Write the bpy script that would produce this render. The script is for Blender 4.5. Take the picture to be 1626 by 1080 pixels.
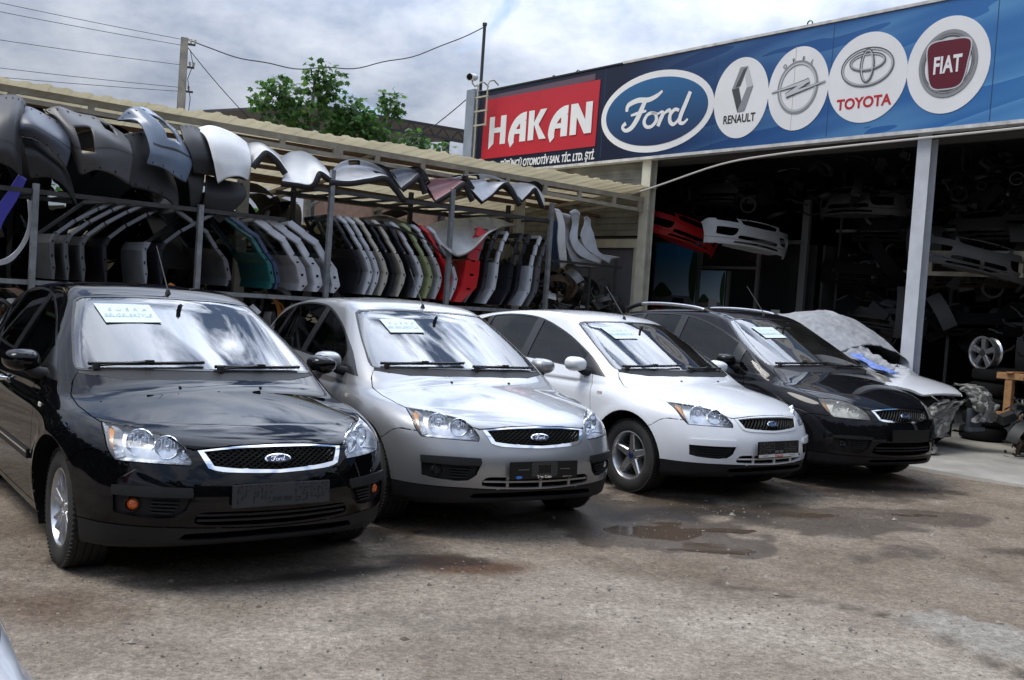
import bpy, bmesh, math, random
import numpy as np
from mathutils import Vector, Matrix
random.seed(7); rs=np.random.RandomState(11)
for o in list(bpy.data.objects): bpy.data.objects.remove(o)
SC=bpy.context.scene; COL=SC.collection
R=math.radians
# ================================================================== camera
cam=bpy.data.cameras.new('camera'); camo=bpy.data.objects.new('camera',cam); COL.objects.link(camo)
cam.sensor_width=36; cam.lens=34.87; cam.clip_end=3000; cam.clip_start=.05
_p,_r=R(2.2529),R(3.8627)
_f=Vector((0,math.cos(_p),-math.sin(_p))); _x=Vector((1,0,0)); _u=_x.cross(_f)
_x2=math.cos(_r)*_x+math.sin(_r)*_u; _u2=-math.sin(_r)*_x+math.cos(_r)*_u
M=Matrix((( _x2.x,_u2.x,-_f.x,0),(_x2.y,_u2.y,-_f.y,0),(_x2.z,_u2.z,-_f.z,1.57266),(0,0,0,1)))
camo.matrix_world=M; SC.camera=camo
SC.render.resolution_x=1024; SC.render.resolution_y=680
# ================================================================== world, sun, exposure
SUN_EL,SUN_AZ=R(62),R(192)      # azimuth of the sun in the XY plane (from +X, anticlockwise)
W=bpy.data.worlds.new('World'); SC.world=W; W.use_nodes=True
nt=W.node_tree; nt.nodes.clear(); N=nt.nodes.new; LK=nt.links.new
out=N('ShaderNodeOutputWorld'); bg=N('ShaderNodeBackground'); LK(bg.outputs[0],out.inputs[0])
sky=N('ShaderNodeTexSky'); sky.sky_type='NISHITA'; sky.sun_disc=False; sky.sun_elevation=SUN_EL
sky.sun_rotation=math.pi/2-SUN_AZ; sky.air_density=1.0; sky.dust_density=1.5; sky.ozone_density=2
bg.inputs[1].default_value=.10
tc=N('ShaderNodeTexCoord'); sep=N('ShaderNodeSeparateXYZ'); LK(tc.outputs['Generated'],sep.inputs[0])
# the cloud deck: direction projected on a flat layer so that clouds shrink towards the horizon
def mth(op,a,b=None,c=None):
    n=N('ShaderNodeMath'); n.operation=op
    for i,v in enumerate((a,b,c)):
        if v is None: continue
        if isinstance(v,(int,float)): n.inputs[i].default_value=v
        else: LK(v,n.inputs[i])
    return n.outputs[0]
zz=mth('MAXIMUM',sep.outputs[2],0.0); den=mth('ADD',zz,.38)
cx=mth('DIVIDE',sep.outputs[0],den); cy=mth('DIVIDE',sep.outputs[1],den)
comb=N('ShaderNodeCombineXYZ'); LK(cx,comb.inputs[0]); LK(cy,comb.inputs[1])
n1=N('ShaderNodeTexNoise'); n1.inputs['Scale'].default_value=4.3; n1.inputs['Detail'].default_value=9; n1.inputs['Roughness'].default_value=.55; n1.inputs['Distortion'].default_value=.7
mp=N('ShaderNodeMapping'); mp.inputs['Location'].default_value=(6.3,2.2,.4); LK(comb.outputs[0],mp.inputs[0]); LK(mp.outputs[0],n1.inputs['Vector'])
n2=N('ShaderNodeTexNoise'); n2.inputs['Scale'].default_value=4.6; n2.inputs['Detail'].default_value=7; n2.inputs['Roughness'].default_value=.6
mp2=N('ShaderNodeMapping'); mp2.inputs['Location'].default_value=(-2.1,5.3,.9); LK(comb.outputs[0],mp2.inputs[0]); LK(mp2.outputs[0],n2.inputs['Vector'])
cov=N('ShaderNodeValToRGB'); LK(mth('ADD',n1.outputs[0],mth('MULTIPLY_ADD',mth('POWER',mth('SUBTRACT',1.0,zz),3.0),.26,.025)),cov.inputs[0]); cov.color_ramp.elements[0].position=.44; cov.color_ramp.elements[1].position=.54
shd=N('ShaderNodeValToRGB'); LK(n2.outputs[0],shd.inputs[0]); e=shd.color_ramp.elements
e[0].position=.38; e[0].color=(3.1,3.65,4.7,1); e[1].position=.66; e[1].color=(5.7,6.1,6.9,1)
# brighter overhead than near the horizon
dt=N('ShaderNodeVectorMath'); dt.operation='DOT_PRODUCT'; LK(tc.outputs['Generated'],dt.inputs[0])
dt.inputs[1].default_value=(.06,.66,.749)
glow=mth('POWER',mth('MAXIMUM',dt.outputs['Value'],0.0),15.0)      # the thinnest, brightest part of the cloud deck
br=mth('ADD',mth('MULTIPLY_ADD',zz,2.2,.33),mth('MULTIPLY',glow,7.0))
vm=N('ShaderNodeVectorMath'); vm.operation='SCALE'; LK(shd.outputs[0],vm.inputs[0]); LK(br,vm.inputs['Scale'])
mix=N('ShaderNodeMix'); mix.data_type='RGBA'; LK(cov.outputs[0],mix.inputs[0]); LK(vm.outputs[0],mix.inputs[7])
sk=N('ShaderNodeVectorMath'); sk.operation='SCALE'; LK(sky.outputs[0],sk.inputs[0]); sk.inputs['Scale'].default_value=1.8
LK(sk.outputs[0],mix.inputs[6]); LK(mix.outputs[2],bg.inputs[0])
sl=bpy.data.lights.new('sun','SUN'); sl.energy=1.8; sl.angle=R(26); sl.color=(1,.965,.9)
so=bpy.data.objects.new('sun',sl); COL.objects.link(so)
sd=Vector((math.cos(SUN_AZ)*math.cos(SUN_EL),math.sin(SUN_AZ)*math.cos(SUN_EL),math.sin(SUN_EL)))
so.rotation_euler=sd.to_track_quat('Z','Y').to_euler()
SC.view_settings.view_transform='Standard'; SC.view_settings.look='None'; SC.view_settings.exposure=.42; SC.view_settings.gamma=1
SC.render.engine='CYCLES'; SC.cycles.max_bounces=8; SC.cycles.transparent_max_bounces=12; SC.cycles.glossy_bounces=4; SC.cycles.transmission_bounces=4; SC.cycles.diffuse_bounces=3
# ================================================================== materials
MATS={}
def mat(name,col=(.5,.5,.5),rough=.5,metal=0,coat=0,spec=.5,noise=None,bump=None,crough=.03,alpha=None,wear=None,emit=None,ior=None):
    """noise=(scale, amount[, detail]) modulates the base colour and roughness; bump=(scale,strength)"""
    if name in MATS: return MATS[name]
    m=bpy.data.materials.new(name); m.use_nodes=True; t=m.node_tree; b=t.nodes['Principled BSDF']; MATS[name]=m
    b.inputs['Base Color'].default_value=(*col,1); b.inputs['Roughness'].default_value=rough; b.inputs['Metallic'].default_value=metal
    b.inputs['Coat Weight'].default_value=coat; b.inputs['Coat Roughness'].default_value=crough; b.inputs['Specular IOR Level'].default_value=spec
    b.inputs['Coat IOR'].default_value=1.38
    if ior: b.inputs['IOR'].default_value=ior
    if emit: b.inputs['Emission Color'].default_value=(*emit[0],1); b.inputs['Emission Strength'].default_value=emit[1]
    g=t.nodes.new('ShaderNodeTexCoord')
    if noise:
        n=t.nodes.new('ShaderNodeTexNoise'); n.inputs['Scale'].default_value=noise[0]; n.inputs['Detail'].default_value=noise[2] if len(noise)>2 else 5
        n.inputs['Roughness'].default_value=.6
        t.links.new(g.outputs['Object'],n.inputs['Vector'])
        r=t.nodes.new('ShaderNodeValToRGB'); a=noise[1]
        r.color_ramp.elements[0].position=.3; r.color_ramp.elements[1].position=.7
        r.color_ramp.elements[0].color=(*[max(0,c*(1-a)) for c in col],1); r.color_ramp.elements[1].color=(*[min(1,c*(1+a)) for c in col],1)
        if wear: r.color_ramp.elements[0].color=(*wear,1)
        t.links.new(n.outputs[0],r.inputs[0]); t.links.new(r.outputs[0],b.inputs['Base Color'])
        mr=t.nodes.new('ShaderNodeMapRange'); mr.inputs[3].default_value=max(.02,rough*(1-a*.6)); mr.inputs[4].default_value=min(1,rough*(1+a*.6))
        t.links.new(n.outputs[0],mr.inputs[0]); t.links.new(mr.outputs[0],b.inputs['Roughness'])
    if bump:
        n=t.nodes.new('ShaderNodeTexNoise'); n.inputs['Scale'].default_value=bump[0]; n.inputs['Detail'].default_value=4
        t.links.new(g.outputs['Object'],n.inputs['Vector'])
        bp=t.nodes.new('ShaderNodeBump'); bp.inputs['Strength'].default_value=bump[1]; bp.inputs['Distance'].default_value=bump[2] if len(bump)>2 else .01
        t.links.new(n.outputs[0],bp.inputs['Height']); t.links.new(bp.outputs[0],b.inputs['Normal'])
    return m
def dusty(m,amt):
    """road dust: patchy, thickest on the sills and lower bumper"""
    t=m.node_tree; b=t.nodes['Principled BSDF']; col=tuple(b.inputs['Base Color'].default_value); n=t.nodes.new; l=t.links.new
    g=n('ShaderNodeTexCoord'); sp=n('ShaderNodeSeparateXYZ'); l(g.outputs['Object'],sp.inputs[0]); mr=n('ShaderNodeMapRange'); mr.inputs[1].default_value=.15; mr.inputs[2].default_value=.62; mr.inputs[3].default_value=1; mr.inputs[4].default_value=.08; l(sp.outputs[2],mr.inputs[0])
    q=n('ShaderNodeTexNoise'); q.inputs['Scale'].default_value=7; q.inputs['Detail'].default_value=9; q.inputs['Roughness'].default_value=.7; l(g.outputs['Object'],q.inputs['Vector']); r=n('ShaderNodeMapRange'); r.inputs[1].default_value=.35; r.inputs[2].default_value=.72; r.inputs[3].default_value=.15; l(q.outputs[0],r.inputs[0])
    mu=n('ShaderNodeMath'); mu.operation='MULTIPLY'; l(mr.outputs[0],mu.inputs[0]); l(r.outputs[0],mu.inputs[1]); m2=n('ShaderNodeMath'); m2.operation='MULTIPLY'; m2.inputs[1].default_value=amt; l(mu.outputs[0],m2.inputs[0])
    mx=n('ShaderNodeMix'); mx.data_type='RGBA'; l(m2.outputs[0],mx.inputs[0]); mx.inputs[6].default_value=col; mx.inputs[7].default_value=(.20,.165,.13,1); l(mx.outputs[2],b.inputs['Base Color'])
    cr=n('ShaderNodeMapRange'); cr.inputs[3].default_value=b.inputs['Coat Roughness'].default_value; cr.inputs[4].default_value=.16; l(mu.outputs[0],cr.inputs[0]); l(cr.outputs[0],b.inputs['Coat Roughness'])
    return m
def glass(name,tint=(.75,.8,.8),refl=1.7,dirt=.0,rough=.0):
    if name in MATS: return MATS[name]
    m=bpy.data.materials.new(name); m.use_nodes=True; t=m.node_tree; t.nodes.clear(); MATS[name]=m
    o=t.nodes.new('ShaderNodeOutputMaterial'); mx=t.nodes.new('ShaderNodeMixShader'); tr=t.nodes.new('ShaderNodeBsdfTransparent'); gl=t.nodes.new('ShaderNodeBsdfGlossy')
    tr.inputs[0].default_value=(*tint,1); gl.inputs['Roughness'].default_value=rough; fr=t.nodes.new('ShaderNodeFresnel'); fr.inputs[0].default_value=refl
    t.links.new(fr.outputs[0],mx.inputs[0]); t.links.new(tr.outputs[0],mx.inputs[1]); t.links.new(gl.outputs[0],mx.inputs[2])
    last=mx.outputs[0]
    if dirt:
        d=t.nodes.new('ShaderNodeBsdfDiffuse'); d.inputs[0].default_value=(.5,.48,.44,1); m2=t.nodes.new('ShaderNodeMixShader')
        g=t.nodes.new('ShaderNodeTexCoord'); n=t.nodes.new('ShaderNodeTexNoise'); n.inputs['Scale'].default_value=2.5; n.inputs['Detail'].default_value=6
        t.links.new(g.outputs['Object'],n.inputs['Vector'])
        r=t.nodes.new('ShaderNodeMapRange'); r.inputs[1].default_value=.3; r.inputs[2].default_value=.75; r.inputs[3].default_value=dirt*.3; r.inputs[4].default_value=dirt*1.5
        t.links.new(n.outputs[0],r.inputs[0]); t.links.new(r.outputs[0],m2.inputs[0]); t.links.new(last,m2.inputs[1]); t.links.new(d.outputs[0],m2.inputs[2]); last=m2.outputs[0]
    t.links.new(last,o.inputs[0]); return m
# ================================================================== mesh helpers
def link(name,me,parent=None,loc=None,rot=None):
    o=bpy.data.objects.new(name,me); COL.objects.link(o)
    if parent is not None: o.parent=parent
    if loc is not None: o.location=loc
    if rot is not None: o.rotation_euler=rot
    return o
def empty(name,loc=(0,0,0),rz=0,label=None,cat=None,group=None):
    o=bpy.data.objects.new(name,None); COL.objects.link(o); o.location=loc; o.rotation_euler=(0,0,rz); o.empty_display_size=.1
    tag(o,label,cat,group); return o
def tag(o,label=None,cat=None,group=None,kind=None):
    if label: o['label']=label
    if cat: o['category']=cat
    if group: o['group']=group
    if kind: o['kind']=kind
    elif cat: o['kind']='thing'
    return o
def mesh(name,V,F,m,parent=None,smooth=False,ln=None,fm=None,**k):
    me=bpy.data.meshes.new(name); me.from_pydata([tuple(map(float,v)) for v in V],[],[list(map(int,f)) for f in F])
    ms=m if isinstance(m,(list,tuple)) else [m]
    for x in ms: me.materials.append(x)
    if fm is not None: me.polygons.foreach_set('material_index',list(fm))
    if smooth or ln is not None: me.polygons.foreach_set('use_smooth',[True]*len(me.polygons))
    if ln is not None: me.normals_split_custom_set([tuple(map(float,n)) for n in ln])
    me.update(); return link(name,me,parent,**k)
class MB:
    """collects simple solids for ONE part"""
    def __init__(s): s.V=[];s.F=[];s.S=[];s.MI=[]
    def add(s,V,F,mi=0):
        b=len(s.V); s.V+= [tuple(v) for v in V]; s.F+=[[i+b for i in f] for f in F]; s.MI+=[mi]*len(F); return s
    def box(s,c,d,rz=0,rx=0,ry=0,mi=0,Mx=None,taper=1):
        x,y,z=[q/2 for q in d]; P=[Vector((a*x*(taper if e>0 else 1),b*y*(taper if e>0 else 1),e*z)) for e in(-1,1) for b in(-1,1) for a in(-1,1)]
        from mathutils import Euler
        m=Euler((rx,ry,rz)).to_matrix() if Mx is None else Mx
        P=[m@p+Vector(c) for p in P]
        return s.add(P,[(0,2,3,1),(4,5,7,6),(0,1,5,4),(2,6,7,3),(0,4,6,2),(1,3,7,5)],mi)
    def bar(s,a,b,w,h=None,up=(0,0,1),mi=0):
        a,b=Vector(a),Vector(b); d=b-a; L=d.length
        if L<1e-6: return s
        d/=L; u=Vector(up); r=d.cross(u)
        if r.length<1e-3: r=d.cross(Vector((1,0,0)))
        r.normalize(); u=r.cross(d); h=h or w
        P=[p+r*(x*w/2)+u*(y*h/2) for p in(a,b) for x,y in((-1,-1),(1,-1),(1,1),(-1,1))]
        return s.add(P,[(0,1,2,3),(7,6,5,4),(0,4,5,1),(1,5,6,2),(2,6,7,3),(3,7,4,0)],mi)
    def tube(s,pts,r,n=8,mi=0,cap=True):
        pts=[Vector(p) for p in pts]; m=len(pts); b=len(s.V); rr=r if isinstance(r,(list,tuple)) else [r]*m
        pr=None
        for i,p in enumerate(pts):
            d=(pts[min(i+1,m-1)]-pts[max(i-1,0)]).normalized()
            if pr is None:
                pr=d.orthogonal().normalized()
            pr=(pr-d*pr.dot(d)).normalized(); q=d.cross(pr)
            for k in range(n):
                t=2*math.pi*k/n; s.V.append(tuple(p+(pr*math.cos(t)+q*math.sin(t))*rr[i]))
        for i in range(m-1):
            for k in range(n):
                s.F.append([b+i*n+k,b+i*n+(k+1)%n,b+(i+1)*n+(k+1)%n,b+(i+1)*n+k]); s.MI.append(mi)
        if cap:
            s.F.append([b+k for k in range(n)][::-1]); s.F.append([b+(m-1)*n+k for k in range(n)]); s.MI+=[mi,mi]
        return s
    def lathe(s,prof,n=32,c=(0,0,0),Mx=None,mi=0,a0=0,a1=2*math.pi):
        """prof: (radius, height) pairs about local Z"""
        b=len(s.V); m=len(prof); full=abs(a1-a0-2*math.pi)<1e-6; nn=n if full else n+1
        for k in range(nn):
            t=a0+(a1-a0)*k/n
            for r,h in prof:
                v=Vector((r*math.cos(t),r*math.sin(t),h))
                if Mx is not None: v=Mx@v
                s.V.append(tuple(v+Vector(c)))
        for k in range(n):
            k2=(k+1)%nn
            for j in range(m-1):
                s.F.append([b+k*m+j,b+k2*m+j,b+k2*m+j+1,b+k*m+j+1]); s.MI.append(mi)
        return s
    def prism(s,poly,h,Mx=None,c=(0,0,0),mi=0,z0=0):
        """2D polygon (XY) extruded along Z"""
        n=len(poly); P=[Vector((x,y,z0)) for x,y in poly]+[Vector((x,y,z0+h)) for x,y in poly]
        if Mx is not None: P=[Mx@p for p in P]
        P=[p+Vector(c) for p in P]
        return s.add(P,[list(range(n))[::-1],list(range(n,2*n))]+[[i,(i+1)%n,n+(i+1)%n,n+i] for i in range(n)],mi)
    def build(s,name,m,parent=None,bevel=0,smooth=False,angle=None,**k):
        me=bpy.data.meshes.new(name); me.from_pydata(s.V,[],s.F)
        for x in (m if isinstance(m,(list,tuple)) else [m]): me.materials.append(x)
        me.polygons.foreach_set('material_index',s.MI)
        if bevel:
            bm=bmesh.new(); bm.from_mesh(me)
            bmesh.ops.bevel(bm,geom=[e for e in bm.edges if len(e.link_faces)==2 and e.calc_face_angle(0)>.5],offset=bevel,segments=2,affect='EDGES',clamp_overlap=True)
            bm.to_mesh(me); bm.free()
        if smooth:
            me.polygons.foreach_set('use_smooth',[True]*len(me.polygons))
            me.set_sharp_from_angle(angle=angle or R(35))
        me.update(); return link(name,me,parent,**k)
ROT=lambda ax,a: Matrix.Rotation(a,3,ax)
def ribbon2d(pts,w,n=8,smooth=True):
    """closed 2D outline of a stroke through pts; w list or number"""
    P=smooth_poly(pts,closed=False,n=n) if smooth else [tuple(p) for p in pts]
    m=len(P); ws=[w]*m if isinstance(w,(int,float)) else list(np.interp(np.linspace(0,1,m),np.linspace(0,1,len(w)),w))
    L=[];Rt=[]
    for i in range(m):
        a,b=P[max(i-1,0)],P[min(i+1,m-1)]; dx,dy=b[0]-a[0],b[1]-a[1]; l=math.hypot(dx,dy) or 1
        L.append((P[i][0]-dy/l*ws[i]/2,P[i][1]+dx/l*ws[i]/2)); Rt.append((P[i][0]+dy/l*ws[i]/2,P[i][1]-dx/l*ws[i]/2))
    return L,Rt
def ribbon(mb,pts,w,Mx,c,h=.002,z0=0,mi=0,n=8,smooth=True):
    L,Rt=ribbon2d(pts,w,n,smooth); m=len(L); V=[];F=[]
    for z in (z0,z0+h):
        for p in L+Rt: V.append(Mx@Vector((p[0],p[1],z))+Vector(c))
    for i in range(m-1):
        F+=[[2*m+i,2*m+i+1,3*m+i+1,3*m+i][::-1],[i,i+1,2*m+i+1,2*m+i],[m+i,3*m+i,3*m+i+1,m+i+1]]
    F+=[[0,2*m,3*m,m],[m-1,2*m-1,4*m-1,3*m-1]]
    mb.add(V,F,mi)
# ------------------------------------------------------------------ implicit car bodies
def spl(xs, ys):
    """natural cubic spline, linear outside; xs ascending"""
    xs=np.array(xs,float); ys=np.array(ys,float); n=len(xs); h=np.diff(xs)
    A=np.eye(n); r=np.zeros(n)
    for i in range(1,n-1):
        A[i,i-1]=h[i-1]; A[i,i]=2*(h[i-1]+h[i]); A[i,i+1]=h[i]
        r[i]=6*((ys[i+1]-ys[i])/h[i]-(ys[i]-ys[i-1])/h[i-1])
    M=np.linalg.solve(A,r)
    s0=(ys[1]-ys[0])/h[0]-h[0]*(2*M[0]+M[1])/6; s1=(ys[-1]-ys[-2])/h[-1]+h[-1]*(M[-2]+2*M[-1])/6
    def f(x):
        x=np.asarray(x,float); i=np.clip(np.searchsorted(xs,x)-1,0,n-2)
        a=xs[i+1]-x; b=x-xs[i]; hh=h[i]
        v=(M[i]*a**3+M[i+1]*b**3)/(6*hh)+(ys[i]/hh-M[i]*hh/6)*a+(ys[i+1]/hh-M[i+1]*hh/6)*b
        v=np.where(x<xs[0],ys[0]+s0*(x-xs[0]),v); return np.where(x>xs[-1],ys[-1]+s1*(x-xs[-1]),v)
    return f
def smax(a,b,k):
    h=np.maximum(k-np.abs(a-b),0)/k
    return np.maximum(a,b)+h*h*k*.25
def smin(a,b,k): return -smax(-a,-b,k)
def focus_body():
    deck=spl([-4.4,-3.6,-2.6,-1.7,-1.3,-1.0,-.7,-.45,-.25,-.12,-.02],[1.0,1.02,1.0,.99,.995,.965,.915,.855,.80,.762,.722])
    crown=spl([-4.4,-1.6,-1.0,-.5,-.1],[.10,.12,.15,.12,.02])
    side=spl([.15,.3,.45,.62,.78,.92,1.05],[.865,.895,.917,.924,.915,.895,.865])
    plan=spl([-4.4,-4.0,-3.4,-2.6,-1.8,-1.0,-.6,-.2,.1],[.075,.035,.008,0,0,.006,.022,.06,.12])
    nose=spl([.12,.2,.3,.42,.55,.63,.70,.76,.82],[-.10,-.065,-.035,-.012,-.018,-.048,-.085,-.14,-.24])
    rear=spl([.15,.3,.5,.7,.9,1.05],[-4.27,-4.32,-4.34,-4.33,-4.28,-4.24])
    roof=spl([-4.2,-3.9,-3.5,-3.0,-2.5,-2.1,-1.8],[1.325,1.40,1.465,1.51,1.522,1.492,1.43])
    def f(p):
        x,y,z=p[...,0],np.abs(p[...,1]),p[...,2]
        a=z-(deck(x)-crown(x)*y*y)
        a=a/1.05
        w=side(z)-plan(x)
        for xa in (-.90,-3.54):
            r=np.sqrt((x-xa)**2+(z-.33)**2); w=w+.016*np.exp(-((r-.37)/.075)**2)
        b=y-w
        c=(x-(nose(z)-.37*y*y-.50*y**6))
        c=c/np.sqrt(1+(.72*y+3.7*y**5)**2)
        d=(rear(z)+.16*y*y+.25*y**6-x)
        e=.172+np.clip((x+.85)/.35,0,1)*(.085-.075*y*y)-z
        body=smax(smax(a,b,.11),smax(c,d,.01),.09)
        body=smax(body,e,.05)
        # greenhouse
        ws=(x+1.02+.40*y*y+1.98*(z-1.0)+.10*(z-1.2)**2)/2.25
        taper=.07*np.clip((x+1.75)/.6,0,2)**2+.08*np.clip((-x-3.0)/1.0,0,2)**2
        g=(y-(.835-.50*(z-1.0)-.16*(z-1.0)**2-taper))/1.12
        r=z-(roof(x)-.11*y*y)
        q=(-x-4.24+.10*y*y+.95*(z-1.0))/1.35
        gh=smax(smax(ws,g,.09),smax(r,q,.05),.055)
        gh=smax(gh,.9-z,.02)
        return smin(body,gh,.035)
    return f
def cmax_body():
    deck=spl([-4.4,-3.6,-2.6,-1.7,-1.3,-.9,-.6,-.4,-.22,-.10,-.02],[1.06,1.06,1.05,1.06,1.075,1.03,.965,.905,.84,.79,.74])
    crown=spl([-4.4,-1.6,-1.0,-.5,-.1],[.10,.12,.16,.14,.03])
    side=spl([.15,.3,.45,.62,.80,.98,1.1],[.86,.89,.912,.918,.908,.888,.86])
    plan=spl([-4.4,-4.0,-3.4,-2.6,-1.8,-1.0,-.6,-.2,.1],[.075,.035,.008,0,0,.006,.022,.06,.12])
    nose=spl([.12,.2,.3,.42,.55,.65,.73,.80,.88],[-.10,-.065,-.035,-.012,-.016,-.04,-.08,-.14,-.25])
    rear=spl([.15,.3,.5,.7,.9,1.1],[-4.26,-4.31,-4.33,-4.33,-4.30,-4.28])
    roof=spl([-4.2,-3.9,-3.5,-3.0,-2.5,-2.1,-1.8],[1.50,1.55,1.60,1.635,1.645,1.62,1.56])
    def f(p):
        x,y,z=p[...,0],np.abs(p[...,1]),p[...,2]
        a=(z-(deck(x)-crown(x)*y*y))/1.05
        w=side(z)-plan(x)
        for xa in (-.88,-3.52):
            r=np.sqrt((x-xa)**2+(z-.33)**2); w=w+.016*np.exp(-((r-.37)/.075)**2)
        b=y-w
        c=(x-(nose(z)-.37*y*y-.50*y**6)); c=c/np.sqrt(1+(.72*y+3.7*y**5)**2)
        d=(rear(z)+.16*y*y+.25*y**6-x)
        e=.175+np.clip((x+.85)/.35,0,1)*(.065-.06*y*y)-z
        body=smax(smax(a,b,.11),smax(c,d,.01),.09); body=smax(body,e,.05)
        ws=(x+.92+.40*y*y+1.95*(z-1.06)+.10*(z-1.2)**2)/2.2
        taper=.08*np.clip((x+1.6)/.6,0,2)**2+.06*np.clip((-x-3.0)/1.0,0,2)**2
        g=(y-(.85-.42*(z-1.06)-.16*(z-1.06)**2-taper))/1.1
        r=z-(roof(x)-.10*y*y)
        q=(-x-4.28+.10*y*y+.55*(z-1.0))/1.2
        gh=smax(smax(ws,g,.09),smax(r,q,.05),.055); gh=smax(gh,.95-z,.02)
        return smin(body,gh,.035)
    return f
def grad(f,p,e=1e-3):
    g=np.empty_like(p)
    for i in range(3):
        d=np.zeros(3); d[i]=e
        g[:,i]=(f(p+d)-f(p-d))/(2*e)
    return g
def project(f,p,it=4):
    for _ in range(it):
        g=grad(f,p); v=f(p)
        st=v[:,None]*g/np.maximum((g*g).sum(1),1e-6)[:,None]
        n=np.linalg.norm(st,axis=1,keepdims=True); st*=np.minimum(1,.03/np.maximum(n,1e-9))
        p=p-st
    return p
def normals(f,p):
    g=grad(f,p); return g/np.maximum(np.linalg.norm(g,axis=1,keepdims=True),1e-9)
def nets(f,lo,hi,h):
    """surface nets -> verts, quads"""
    ax=[np.arange(lo[i],hi[i]+h,h) for i in range(3)]
    X,Y,Z=np.meshgrid(*ax,indexing='ij'); P=np.stack([X,Y,Z],-1); F=f(P); S=F<0
    nx,ny,nz=[len(a)-1 for a in ax]
    acc=np.zeros((nx,ny,nz,3)); cnt=np.zeros((nx,ny,nz))
    def sl(o,n): return slice(o,o+n)
    cor=[(i,j,k) for i in(0,1) for j in(0,1) for k in(0,1)]
    for a in cor:
        for d in range(3):
            if a[d]: continue
            b=list(a); b[d]=1
            A=tuple(sl(a[t],(nx,ny,nz)[t]) for t in range(3)); B=tuple(sl(b[t],(nx,ny,nz)[t]) for t in range(3))
            fa,fb=F[A],F[B]; m=(fa<0)!=(fb<0)
            t=np.where(m,fa/np.where(m,fa-fb,1),0)[...,None]
            acc+=np.where(m[...,None],P[A]*(1-t)+P[B]*t,0); cnt+=m
    idx=-np.ones((nx,ny,nz),int); on=cnt>0; idx[on]=np.arange(on.sum())
    V=acc[on]/cnt[on][:,None]; Q=[]
    for d in range(3):
        o1,o2=[t for t in range(3) if t!=d]
        A=[slice(None)]*3; B=[slice(None)]*3; A[d]=slice(0,-1); B[d]=slice(1,None)
        m=S[tuple(A)]!=S[tuple(B)]
        I=np.argwhere(m)
        I=I[(I[:,o1]>0)&(I[:,o2]>0)&(I[:,o1]<(nx,ny,nz)[o1])&(I[:,o2]<(nx,ny,nz)[o2])]
        sgn=S[tuple(A)][tuple(I.T)]
        def cell(a,b):
            J=I.copy(); J[:,o1]-=a; J[:,o2]-=b; return idx[J[:,0],J[:,1],J[:,2]]
        q=np.stack([cell(1,1),cell(0,1),cell(0,0),cell(1,0)],1)
        flip=sgn if d!=1 else ~sgn
        q[~flip]=q[~flip][:,::-1]
        Q.append(q)
    return V,np.concatenate(Q)
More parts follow.
